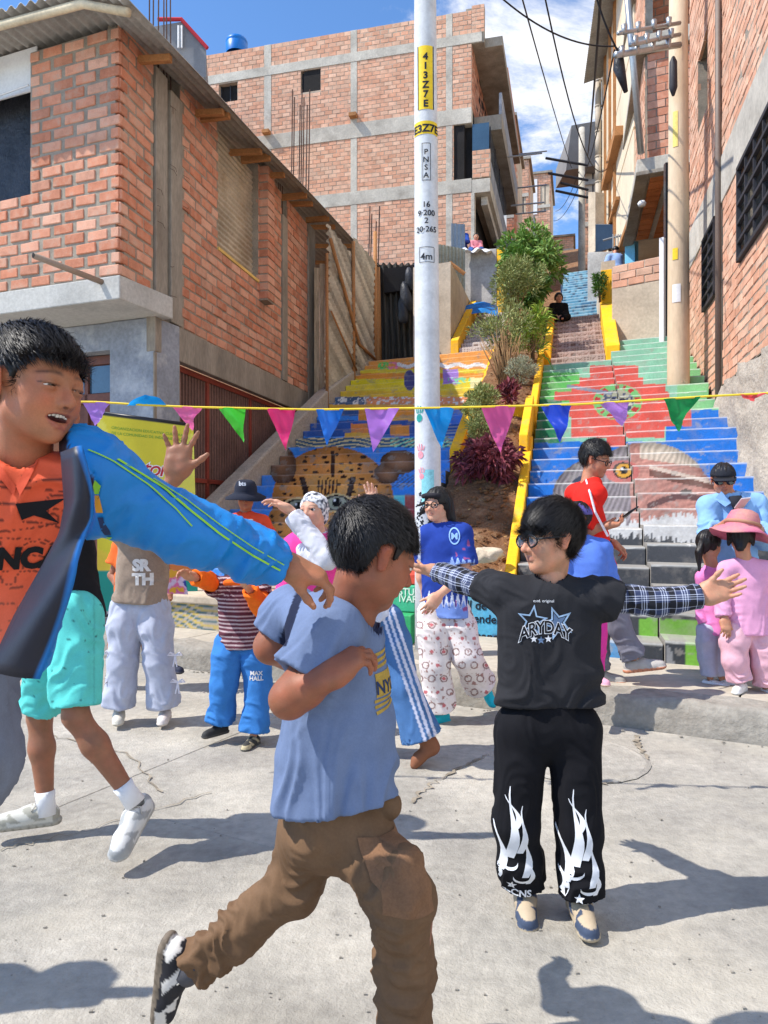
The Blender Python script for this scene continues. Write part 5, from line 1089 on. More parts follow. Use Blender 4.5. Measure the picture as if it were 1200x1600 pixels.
def el(c, r, M=None):
    """ellipsoid; rows of M are its axes"""
    c, r = A3(c), A3(r); M = np.eye(3) if M is None else A3(M); ext = np.abs(M.T)@r
    def f(X, Y, Z):
        x, y, z = X-c[0], Y-c[1], Z-c[2]; q = [M[i, 0]*x+M[i, 1]*y+M[i, 2]*z for i in range(3)]
        k0 = np.sqrt(sum((q[i]/r[i])**2 for i in range(3))); k1 = np.sqrt(sum((q[i]/r[i]**2)**2 for i in range(3)))
        return (k0*(k0-1)/np.maximum(k1, 1e-6)).astype(np.float32)
    return ('el', c-ext, c+ext, f)
def bounds(prims, m=.02):
    lo = np.min([p[1] for p in prims], 0)-m; hi = np.max([p[2] for p in prims], 0)+m; return lo, hi
def build_sdf(prims, h, subs=(), m=.03, cuts=()):
    """prims: list of (prim, k) or (prim, k, clips); subs: list of (prim, k)"""
    f = Field(*bounds([p[0] for p in prims], m), h)
    for p in prims: f.op(p[0], p[1], clips=p[2] if len(p) > 2 else ())
    for o, n in cuts: f.plane(o, n)
    for p in subs: f.op(p[0], p[1], sub=True)
    return f.mesh()
def vnormals(V, Q):
    n = np.cross(V[Q[:, 2]]-V[Q[:, 0]], V[Q[:, 3]]-V[Q[:, 1]]); N = np.zeros_like(V)
    for i in range(4): np.add.at(N, Q[:, i], n)
    return N/np.maximum(np.linalg.norm(N, axis=1), 1e-9)[:, None]
def relax(V, Q, it=1, lam=.5):
    for _ in range(it):
        S_ = np.zeros_like(V); c = np.zeros(len(V))
        for i in range(4):
            j = Q[:, (i+1) % 4]; np.add.at(S_, Q[:, i], V[j]); np.add.at(c, Q[:, i], 1); j = Q[:, i-1]; np.add.at(S_, Q[:, i], V[j]); np.add.at(c, Q[:, i], 1)
        V = V*(1-lam)+lam*S_/np.maximum(c, 1)[:, None]
    return V
def folds(V, N, bones, seed=0):
    """cloth folds pushed out square to each limb: bones = (a, b, amp, freq, twist, bias); bias>0: more folds towards b"""
    D = []; T = []
    for bn_ in bones:
        a, b = A3(bn_[0]), A3(bn_[1]); ba = b-a; t = np.clip(((V-a)@ba)/(ba@ba), 0, 1); D.append(np.linalg.norm(V-a-t[:, None]*ba, axis=1)); T.append(t)
    D = np.array(D); W = 1/np.maximum(D, .01)**6; W /= W.sum(0); out = np.zeros_like(V)
    for i, bn_ in enumerate(bones):
        a, b = A3(bn_[0]), A3(bn_[1]); ba = b-a; L = np.linalg.norm(ba); d = ba/L; amp, fr = bn_[2], bn_[3]; tw = bn_[4] if len(bn_) > 4 else 1.0; bi = bn_[5] if len(bn_) > 5 else 0
        x = nrm(np.cross(d, [.3, .9, .2])); y = np.cross(d, x); r = V-a; u = r@d; cx, cy = r@x, r@y; m = np.maximum(np.hypot(cx, cy), 1e-4)
        wob = (vn(np.stack([cx/m*1.1, cy/m*1.1, u*5], 1)+seed, seed)-.5)*tw
        q = np.stack([u*fr+wob*2.2, cx/m*.8+seed, cy/m*.8+i*7], 1); n1 = vn(q, seed+i); rg = 1.5*(1-np.abs(2*n1-1))**1.6-.35; q2 = q*np.array([2.3, 1.5, 1.5])+9; n2 = .8*(1-np.abs(2*vn(q2, seed+i+40)-1))**1.5-.3
        w = np.ones(len(V)) if bi == 0 else (.25+1.2*T[i]**1.5 if bi > 0 else .25+1.2*(1-T[i])**1.5)
        out += (W[i]*w*amp*(rg+.75*n2-.1))[:, None]*(N-(N@d)[:, None]*d)
    return out
def smesh(name, V, Q, mm, par, cols=None):
    return mesh(name, V, Q, mm, par, smooth=True, cols=cols)
def sphere(c, r, seg=14, rings=9, M=None):
    V = []; Fc = []
    for j in range(rings+1):
        th = math.pi*j/rings
        for i in range(seg): ph = 2*math.pi*i/seg; V.append((math.sin(th)*math.cos(ph), math.sin(th)*math.sin(ph), math.cos(th)))
    for j in range(rings):
        for i in range(seg): Fc.append((j*seg+i, (j+1)*seg+i, (j+1)*seg+(i+1) % seg, j*seg+(i+1) % seg))
    V = np.array(V)*np.array(r)
    if M is not None: V = V@M
    return V+A3(c), Fc
# ------------------------------------------------------------------ materials of people
skin_m = mat('skin', attr=True, var=.11, vs=26, rough=.52, bump=.3, bs=420, bd=.0012, spec=.38, sss=.1)
cloth_m = mat('cloth', attr=True, var=.09, vs=18, rough=.9, bump=.35, bs=420, bd=.0015, spec=.15)
nylon_m = mat('nylon', attr=True, var=.05, vs=14, rough=.5, bump=.2, bs=70, bd=.002, spec=.4)
hair_m = mat('black_hair', lin(24, 21, 21), var=.3, vs=60, rough=.46, bump=.3, bs=300, bd=.002, spec=.35)
shoe_m = mat('shoe', attr=True, var=.06, vs=40, rough=.7, bump=.3, bs=160, bd=.002, spec=.3)
eye_m = mat('eye', attr=True, var=0, rough=.12, bump=0, spec=.6)
tooth_m = mat('teeth', lin(232, 226, 214), var=.04, rough=.3, bump=0, spec=.5)
frame_m = mat('spectacle_frame', lin(24, 26, 32), var=0, rough=.35, bump=0)
lens_m = mat('spectacle_lens', (.9, .9, .9), var=0, rough=.02, bump=0, trans=1.0, spec=.5)
sung_m = mat('sunglass_lens', lin(14, 14, 18), var=0, rough=.08, bump=0, spec=.7)
def rotm(yaw, pitch, roll):
    """columns: head right-of-face axis X, back axis Y, up axis Z; yaw 0 faces the camera (-Y), +90 faces +X; pitch>0 looks down"""
    return np.array((Matrix.Rotation(R(yaw), 3, 'Z') @ Matrix.Rotation(R(roll), 3, 'Y') @ Matrix.Rotation(R(pitch), 3, 'X')))
def head(par, c, H, yaw=0, pitch=0, roll=0, skin=(150, 100, 76), neck=None, neckr=.24, h=None, eyes='open', smile=0., mouth_open=0., brow=1., hair=None, look=(0, 0), child=True, ears=True, lips=(150, 84, 76), hairmat=None, beard=0, nose=1.0, strands=0, hseed=1, sideburn=True):
    """returns (V, Q, col) of head skin; hair, eyes and teeth become children of par"""
    c = A3(c); M = rotm(yaw, pitch, roll); h = h or H/46
    W = lambda p: c+M@(A3(p)*H)
    E = lambda p, r: el(W(p), A3(r)*H, M.T)
    K = lambda a, b, ra, rb=None: rc(W(a), W(b), ra*H, (ra if rb is None else rb)*H)
    fat = 1.0 if child else .9; pr = []
    pr += [(E((0, .055, .135), (.345, .415, .365)), 0), (E((0, -.12, -.10), (.275*fat+.01, .285, .355)), .10*H), (K((0, -.292, -.392), (0, -.25, -.36), .085), .12*H)]
    for sx in (-1, 1):
        pr += [(K((sx*.17, -.23, -.15), (sx*.15, -.20, -.25), .115*fat, .10*fat), .10*H), (K((sx*.2, -.02, -.24), (sx*.1, -.2, -.36), .085), .10*H), (K((sx*.235, -.2, -.045), (sx*.14, -.3, -.075), .055), .08*H)]
    pr += [(K((-.16, -.322, .075), (.16, -.322, .075), .05), .08*H)]
    pr += [(K((0, -.372, .03), (0, -.455*nose-.003, -.115), .032, .05), .045*H), (K((-.05, -.405, -.135), (.05, -.405, -.135), .040), .03*H)]
    if neck is not None: pr += [(rc(W((0, .05, -.26)), neck, neckr*H*.92, neckr*H), .10*H)]
    sb = []
    for sx in (-1, 1): sb += [(E((sx*.15, -.435, .005), (.095, .085, .055)), .06*H)]
    if ears:
        for sx in (-1, 1):
            pr += [(rc(W((sx*.362, .035, .045)), W((sx*.345, .005, -.105)), .075*H, .048*H, M[:, 0]*1.0+M[:, 1]*-.5*sx*sx, .42), .02*H)]; sb += [(E((sx*.405, -.005, .01), (.028, .04, .075)), .02*H)]
    f = Field(*bounds([p[0] for p in pr], .03), h)
    for p in pr: f.op(p[0], p[1])
    for p in sb: f.op(p[0], p[1], sub=True)
    # eyelids
    er = .071; op = {'open': .022, 'narrow': .013, 'shut': .003, 'slit': .0075}[eyes]
    for sx in (-1, 1):
        ec = W((sx*.148, -.312, .012)); up = M[:, 2]
        f.op(el(ec, A3((er+.012,)*3)*H, M.T), .012*H, clips=[(ec+up*op*H*.75, -up)]); f.op(el(ec, A3((er+.010,)*3)*H, M.T), .012*H, clips=[(ec-up*op*H*1.0, up)])
    # lips
    w = .118+.034*smile; zc = -.245; cz = .028*smile; mo = mouth_open
    lb = .022
    LP = [((-w, -.322+.02*smile, zc+cz), (-.035, -.382, zc+.006+mo*.2), .013, .020), ((-.035, -.382, zc+.006+mo*.2), (.035, -.382, zc+.006+mo*.2), .020, .020), ((.035, -.382, zc+.006+mo*.2), (w, -.322+.02*smile, zc+cz), .020, .013),
          ((-w, -.322+.02*smile, zc+cz-.006), (-.04, -.376, zc-.03-mo), .011, .021), ((-.04, -.376, zc-.03-mo), (.04, -.376, zc-.03-mo), .021, .021), ((.04, -.376, zc-.03-mo), (w, -.322+.02*smile, zc+cz-.006), .021, .011)]
    for a, b, ra, rb in LP: f.op(K(a, b, ra, rb), .022*H)
    if mo > .015: f.op(E((0, -.385, zc-.012-mo*.42+cz*.5), (w*.86, .075, mo*.62+.006)), .008*H, sub=True)
    else: f.op(K((-w*.92, -.342, zc-.012+cz*.8), (0, -.404, zc-.012), .004), .008*H, sub=True); f.op(K((w*.92, -.342, zc-.012+cz*.8), (0, -.404, zc-.012), .004), .008*H, sub=True)
    for sx in (-1, 1): f.op(E((sx*.03, -.445*nose, -.158), (.017, .022, .012)), .008*H, sub=True)
    V, Q = f.mesh(); L = ((V-c)@M)/H
    col = np.tile(np.array(lin(*skin)), (len(V), 1)); x, y, z = np.abs(L[:, 0]), L[:, 1], L[:, 2]
    blush = np.exp(-((x-.18)**2/.006+(z+.12)**2/.008))*(y < -.1); col *= 1+blush[:, None]*np.array([.12, -.10, -.10])
    nosem = np.exp(-((x)**2/.004+(z+.12)**2/.006))*(y < -.35); col *= 1+nosem[:, None]*np.array([.06, -.08, -.08])
    earm = (x > .33) & (y > -.12) & (z < .16) & (z > -.2); col[earm] *= np.array([1.08, .86, .82])
    ld = np.full(len(V), 9.)
    for a, b, ra, rb in LP:
        a_, b_ = A3(a), A3(b); ba = b_-a_; t = np.clip(((L-a_)@ba)/(ba@ba), 0, 1); ld = np.minimum(ld, np.linalg.norm(L-a_-t[:, None]*ba, axis=1)-(ra+(rb-ra)*t))
    lm = np.clip(1-ld/.012, 0, 1)[:, None]*.75; col = col*(1-lm)+np.array(lin(*lips))*lm
    if mo > .015:
        im = (x < w*.86) & (np.abs(z-(zc-.012-mo*.42+cz*.5)) < mo*.62+.008) & (y > -.362+2.8*x*x) & (y < -.2); col[im] = lin(70, 26, 26)
    nd = np.minimum(np.linalg.norm(L-A3((.03, -.445*nose, -.158)), axis=1), np.linalg.norm(L-A3((-.03, -.445*nose, -.158)), axis=1)); col[nd < .022] *= .45
    # brows and lid line
    bx = (x-.15)/.10; by = z-(.105+.022*(1-bx**2)-.012*bx); bm_ = np.clip(1-np.abs(by)/(.022*np.clip(1.15-bx*.35, .5, 1.5)), 0, 1)*np.clip((1.05-np.abs(bx))/.25, 0, 1)*(y < -.2)*brow
    bm_ *= .55+.45*vn(L*np.array([60, 60, 22]), 3); col = col*(1-bm_[:, None]*.9)+np.array(lin(32, 24, 22))*bm_[:, None]*.9
    lx = (x-.148)/.085; lz = z-(.012+op*.8+.004); lidm = np.clip(1-np.abs(lz)/.011, 0, 1)*(np.abs(lx) < 1)*(y < -.3); col = col*(1-lidm[:, None]*.8)+np.array(lin(26, 20, 20))*lidm[:, None]*.8
    sock = np.exp(-((x-.15)**2/.010+(z-.0)**2/.005))*(y < -.25); col *= 1-sock[:, None]*.10
    if beard:
        bd_ = np.clip((-.17-z)/.06, 0, 1)*np.clip((-y+.05)/.1, 0, 1)*(1-lm[:, 0])*beard*(.6+.4*vn(L*40, 8)); col = col*(1-bd_[:, None]*.45)+np.array(lin(60, 50, 46))*bd_[:, None]*.45
    # eyeballs
    for sx in (-1, 1):
        ec = W((sx*.148, -.312, .012)); Ve, Fe = sphere((0, 0, 0), (er*H,)*3, 22, 16); Ve = Ve[:, [0, 2, 1]]*np.array([1, -1, 1])  # pole towards -Y
        gz = rotm(look[0], look[1], 0); lo_ = Ve/(er*H); ce = np.tile(np.array(lin(206, 198, 190)), (len(Ve), 1)); ax = np.degrees(np.arccos(np.clip(-lo_[:, 1], -1, 1))); ce[ax < 45] = lin(52, 32, 22); ce[ax < 21] = lin(8, 6, 6)
        smesh('eye', (Ve@gz.T)@M.T+ec, Fe, eye_m, par, ce)
    if mo > .015:
        tb = MB(); nt_ = 8
        for k in range(nt_):
            a = (k-(nt_-1)/2)/(nt_/2)*w*.78; p = W((a, -.354+a*a*2.2, zc+.001+cz*.75+mo*.04)); s_ = w*.78*2/nt_*.46*H; tb.obox(p, M[:, 0], M[:, 1], M[:, 2], (-s_, s_), (0, .03*H), (-.044*H-.004*H*math.sin(k*2.4), .014*H))
        tb.build('teeth', tooth_m, par, bevel=.002)
    if hair: hair(par, c, H, M, W, E, h, strands, hseed, hairmat or hair_m)
    return V, Q, col
def short_hair(front=.27, side=.0, back=-.22, thick=.035, fringe=0., top=.03, lenf=.15, spike=.26, mess=.2, lump=.05, whorl=(0, .25, .42)):
    """close-cropped hair: a cap cut along a hairline plus loose strands"""
    def f(par, c, H, M, W, E, h, strands, seed, mm):
        F_ = Field(*bounds([E((0, .06, .14), (.40, .47, .45))], .03), h)
        F_.op(E((0, .06, .135+top*.5), (.345+thick, .415+thick, .365+thick+top)), 0)
        X, Y, Z = np.meshgrid(*F_.ax, indexing='ij'); P = np.stack([X, Y, Z], -1)-c; L = (P@M)/H; y, z, x = L[..., 1], L[..., 2], np.abs(L[..., 0])
        line = np.interp(y, [-.5, -.34, -.24, -.15, -.11, -.075, -.05, .10, .14, .3, .5], [front-fringe, front-fringe, front-.03-fringe*.75, side+.14, side+.0, side-.02, side+.12, side+.10, back*.75, back, back])
        line = line+(vn(L.reshape(-1, 3)*26, seed).reshape(y.shape)-.5)*.05
        g = (line-z)*H*.75; cut = np.maximum(F_.F, g.astype(np.float32))
        F_.F = cut.astype(np.float32); V, Q = F_.mesh(); N = vnormals(V, Q); Lv = ((V-c)@M)/H
        rad = Lv-A3(whorl); ang = np.arctan2(rad[:, 0], -rad[:, 1]); rr = np.linalg.norm(rad, axis=1)
        cl = vn(np.stack([ang*14+rr*3, rr*5, ang*0], 1), seed)-.5; cl2 = vn(np.stack([ang*40, rr*12, ang*0], 1), seed+2)-.5
        V = V+N*((cl*lump+cl2*lump*.5)*H)[:, None]; smesh('hair', V, Q, mm, par)
        if strands:
            rs_ = np.random.RandomState(seed); okp = np.where(~((np.abs(Lv[:, 0]) > .26) & (Lv[:, 1] > -.16) & (Lv[:, 1] < .16) & (Lv[:, 2] < .17)))[0]; pick = rs_.choice(okp, strands); B = V[pick]+rs_.randn(strands, 3)*.002; n = N[pick]; Lp = Lv[pick]
            d = Lp-A3(whorl); d[:, 1] -= .1*(Lp[:, 2] > .2); d = d@M.T; d -= n*(d*n).sum(1)[:, None]; d /= np.maximum(np.linalg.norm(d, axis=1), 1e-6)[:, None]
            d = d+rs_.randn(strands, 3)*mess+n*spike*rs_.uniform(.1, 1, (strands, 1)); d /= np.linalg.norm(d, axis=1)[:, None]
            ln = H*lenf*rs_.uniform(.5, 1.1, (strands, 1)); sd = np.cross(d, n); sd /= np.maximum(np.linalg.norm(sd, axis=1), 1e-6)[:, None]; wd = H*.0034
            p0 = B-n*.004; p1 = B+d*ln*.5+n*ln*.05; p2 = B+d*ln-n*ln*.16
            SV = np.stack([p0-sd*wd, p0+sd*wd, p1-sd*wd*.8, p1+sd*wd*.8, p2], 1).reshape(-1, 3); k = np.arange(strands)[:, None]*5
            SQ = [tuple(q) for q in (k+np.array([0, 1, 3, 2])).tolist()]+[tuple(q) for q in (k+np.array([2, 3, 4])).tolist()]
            o = smesh('hair_strands', SV, SQ, mm, par); o['kind'] = 'stuff'
    return f
def long_hair(back_len=.8, side=.36, fringe=.22, thick=.05, blobs=()):
    def f(par, c, H, M, W, E, h, strands, seed, mm):
        pr = [(E((0, .07, .14), (.345+thick, .415+thick, .365+thick)), 0)]
        pr += [(rc(W((0, .22, .0)), W((0, .30, -back_len)), .30*H, .16*H, M[:, 1], .6), .12*H)]
        for sx in (-1, 1): pr += [(rc(W((sx*.30, .06, .05)), W((sx*side, .12, -back_len*.75)), .12*H, .05*H), .08*H)]
        for a, b, ra, rb in blobs: pr += [(rc(W(a), W(b), ra*H, rb*H), .05*H)]
        F_ = Field(*bounds([p[0] for p in pr], .03), h)
        for p in pr: F_.op(p[0], p[1])
        F_.op(E((0, -.42, -.12), (.27, .30, fringe+.14)), .05*H, sub=True)
        V, Q = F_.mesh(); N = vnormals(V, Q); L = ((V-c)@M)/H; an = np.arctan2(L[:, 0], L[:, 1]); V = V+N*((vn(np.stack([an*18, L[:, 2]*1.5, an*0], 1), seed)-.5)*.05*H)[:, None]; smesh('hair', V, Q, mm, par)
    return f
def hand_prims(w, d, pn, th, L, curl=(.3, .3, .3, .35), spread=.1, thumb=(.6, .3), wr=None, k=None):
    """w wrist, d direction of the fingers, pn palm normal, th side of the thumb; curl in radians per joint; thumb = (outward, forward)"""
    w, d = A3(w), nrm(d); pn = A3(pn); pn = nrm(pn-d*(pn@d)); x = np.cross(pn, d); x = x if x@A3(th) > 0 else -x
    P = lambda a, b, c_: w+(x*a+d*b+pn*c_)*L; _tips.clear()
    k = .012*L/.17 if k is None else k; wr = wr or .13*L; pr = [(rc(P(0, -.1, 0), P(0, .1, 0), wr, wr*1.02, pn, .78), .02)]
    pr += [(rc(P(.10, .10, 0), P(.15, .44, -.01), .10*L, .085*L, pn, .72), .03*L/.17), (rc(P(-.07, .1, 0), P(-.14, .40, -.01), .10*L, .085*L, pn, .72), .03*L/.17), (rc(P(.0, .15, -.005), P(0, .44, -.01), .10*L, .09*L, pn, .72), .03*L/.17), (rc(P(.16, .12, .03), P(.12, .28, .05), .075*L, .06*L), .03*L/.17), (rc(P(-.15, .12, .03), P(-.14, .25, .04), .06*L, .055*L), .03*L/.17)]
    base = [(.165, .49), (.055, .52), (-.058, .50), (-.165, .44)]; ln = [.40, .45, .41, .33]; r0 = [.056, .058, .055, .048]
    for i in range(4):
        p = P(base[i][0], base[i][1], -.01); a = (1.5-i)*spread; dd = d*math.cos(a)+x*math.sin(a); ac = 0; pr.append((rc(P(base[i][0]*.9, .40, -.01), p, r0[i]*L*1.1, r0[i]*L*1.06), .015*L/.17))
        for s_, (fr, sc) in enumerate(((.44, 1.0), (.31, 1.15), (.25, .8))):
            ac += (curl[i] if s_ else curl[i]*.9)*sc; q = p+(dd*math.cos(ac)+pn*math.sin(ac))*ln[i]*fr*L; pr.append((rc(p, q, r0[i]*L*(1-.10*s_), r0[i]*L*(.90-.12*s_)), k*.45))
            if s_ == 2: _tips.append((p*.28+q*.72, nrm(q-p), nrm(dd*math.sin(ac)-pn*math.cos(ac)), r0[i]*L*.70))
            p = q
    t0 = P(.13, .12, .03); o_, f_ = thumb; dd = nrm(x*o_+d*(1-o_*.45)+pn*f_); t1 = t0+dd*.24*L; dd2 = nrm(dd+d*.35*(1-o_*.5)); t2 = t1+dd2*.17*L; t3 = t2+nrm(dd2+d*.15)*.13*L
    pr += [(rc(t0, t1, .085*L, .062*L), .02*L/.17), (rc(t1, t2, .058*L, .055*L), k*.6), (rc(t2, t3, .056*L, .042*L), k*.6)]
    _tips.append((t2*.3+t3*.7, nrm(t3-t2), nrm(x*.5-pn*.7), .048*L))
    return pr
_tips = []
def nails(par, skin):
    mm = mat('finger_nail_%d' % skin[0], lin(*[min(255, int(c*1.10+14)) for c in skin]), var=.04, rough=.3, bump=0, spec=.5)
    for c, d, up, r in list(_tips):
        x = np.cross(d, up); V, Fc = sphere((0, 0, 0), (r*.68, r*1.0, r*.34), 10, 7, np.array([x, d, np.cross(x, d)])); mesh('nail', V+c+up*r*.66, Fc, mm, par, smooth=True)
def shoe(par, ankle, fwd, up, L, c_up, c_sole, c2=None, high=.0, toe_up=0., laces=True, name='shoe', sole=.14, wide=.19, cuff=None, seed=0):
    """ankle joint position; sole lies .085*L*... below it along -up"""
    a, fw = A3(ankle), nrm(fwd); up = A3(up); up = nrm(up-fw*(up@fw)); x = np.cross(fw, up)
    P = lambda f_, s_, z_: a+(fw*f_+x*s_+up*z_)*L
    b = -.30  # sole plane
    pr = [(rc(P(-.14, 0, b+.15), P(.10, 0, b+.15), .155*L, .15*L), 0), (rc(P(.10, 0, b+.16), P(.52, 0, b+.105), .155*L, .115*L), .06*L), (rc(P(.40, .02, b+.10), P(.56, 0, b+.10), .145*L, .12*L), .05*L), (rc(P(-.10, 0, b+.14), P(-.055, 0, -.065+high), .125*L, .118*L), .06*L), (rc(P(.02, 0, b+.2), P(.16, 0, b+.2), .11*L, .10*L), .05*L)]
    clip = [(P(0, 0, b+.045), -up)]; pr = [(p[0], p[1], clip) for p in pr]
    so2 = [(rc(P(-.17, 0, b+.05), P(.10, 0, b+.05), .158*L, .145*L, up, .6), 0), (rc(P(.10, 0, b+.05), P(.54, .005, b+.055+.02), .145*L, .155*L, up, .55), .04*L)]
    so2 = [(p[0], p[1], [(P(0, 0, b), -up), (P(0, 0, b+sole*.62), up)]) for p in so2]
    f = Field(*bounds([p[0] for p in pr+so2], .02), L/46)
    for p in pr: f.op(p[0], p[1], clips=p[2])
    for p in so2: f.op(p[0], p[1]*0+.008*L, clips=p[2])
    f.op(rc(P(-.05, 0, -.03+high), P(-.045, 0, .2+high), .092*L, .1*L), .01, sub=True)
    V, Q = f.mesh(); Lc = np.stack([(V-a)@fw, (V-a)@x, (V-a)@up], 1)/L; col = np.tile(np.array(lin(*c_up)), (len(V), 1))
    if c2 is not None:
        m1 = (np.abs(np.sin(Lc[:, 0]*9+Lc[:, 2]*11*np.sign(Lc[:, 1])+seed)) > .80) & (Lc[:, 2] > b+.12) & (Lc[:, 0] < .42) & (np.abs(Lc[:, 1]) > .05); m2 = (Lc[:, 0] > .42) & (Lc[:, 2] < b+.19); m3 = (Lc[:, 0] < -.19) & (Lc[:, 2] < b+.2)
        col[m1 | m2 | m3] = lin(*c2)
    sm_ = Lc[:, 2] < b+.085; col[sm_] = lin(*c_sole); gr_ = (Lc[:, 2] < b+.055) & (np.sin(Lc[:, 0]*60) > .5); col[gr_] = np.array(lin(*c_sole))*.72
    o = smesh(name, V, Q, shoe_m, par, col)
    if laces:
        m = MB()
        for i in range(4):
            t = .08+.085*i; z = b+.325-.045*i-.01*i; m.tube([P(t, -.085, z-.035), P(t+.02, 0, z+.012), P(t+.045, .085, z-.04)], .0115*L, 5)
        m.tube([P(.06, 0, b+.335), P(.02, .10, b+.33), P(.08, .13, b+.27)], .010*L, 5); m.tube([P(.06, 0, b+.335), P(.04, -.10, b+.33), P(.1, -.13, b+.27)], .010*L, 5)
        m.build('laces', mat('shoe_laces', lin(186, 182, 174), var=.05, rough=.9, bump=0), o, smooth=True)
    return o
def decal(par, target, V2, F2, O, U, W, D, mm, name='print', off=.003, mx=.015, far=.4):
    """flat print pressed on a garment: shape coordinates -> O + U x + W y, cast along D on the target mesh"""
    me = target.data; base = Vector((0, 0, 0)); q = target
    while q is not None: base += q.location; q = q.parent
    key = me.name
    if key not in _bvh: _bvh[key] = BVHTree.FromPolygons([v.co+base for v in me.vertices], [tuple(p.vertices) for p in me.polygons])
    t = _bvh[key]; V2, F2 = fine(V2, F2, mx); O, U, W, D = Vector(O), Vector(U).normalized(), Vector(W).normalized(), Vector(D).normalized(); out = []; ok = []
    for x, y in V2:
        p = O+U*x+W*y-D*.15; h, n, i, dist = t.ray_cast(p, D, far)
        if h is None: out.append(tuple(p)); ok.append(False)
        else: out.append(tuple(h-D*off)); ok.append(True)
    F3 = [f for f in F2 if all(ok[i] for i in f)]
    if not F3: return None
    return mesh(name, out, F3, mm, par, smooth=True)
_bvh = {}
def star(cx, cy, r, r2=.42, rot=0): return [(cx+math.sin(rot+math.pi*k/5)*(r if k % 2 == 0 else r*r2), cy+math.cos(rot+math.pi*k/5)*(r if k % 2 == 0 else r*r2)) for k in range(10)]
def join_skin(par, parts, name='body', mm=None):
    V = []; Q = []; C = []; n = 0
    for v, q, c in parts:
        if len(v) == 0: continue
        V.append(v); Q.append(np.asarray(q)+n); C.append(c); n += len(v)
    V, C = np.vstack(V), np.vstack(C); n1 = fbm(V*16, 3)[:, None]-.5; n2 = fbm(V*38, 9)[:, None]-.5; C = C*(1+.34*n1+.16*n2)*(1+np.array([.10, -.06, -.08])*n2*2)
    return smesh(name, V, np.vstack(Q), mm or skin_m, par, C)
def limb(prims, h, skin, subs=()):
    V, Q = build_sdf(prims, h, subs); N = vnormals(V, Q); c = np.tile(np.array(lin(*skin)), (len(V), 1)); c *= (1+.10*(fbm(V*25, 3)-.5))[:, None]; return V, Q, c
def garment(par, name, prims, h, color, subs=(), fold=(), paint=None, mm=None, seed=0, rl=1, lump_=.0, cuts=()):
    V, Q = build_sdf(prims, h, subs, cuts=cuts); N = vnormals(V, Q)
    if fold: V = V+folds(V, N, fold, seed)
    if lump_: V = V+N*((fbm(V*9, seed+5)-.5)*2*lump_)[:, None]
    if rl: V = relax(V, Q, rl, .4)
    N = vnormals(V, Q); C = np.tile(np.array(lin(*color)), (len(V), 1))
    if paint: C = paint(V, N, C)
    return smesh(name, V, Q, mm or cloth_m, par, C)
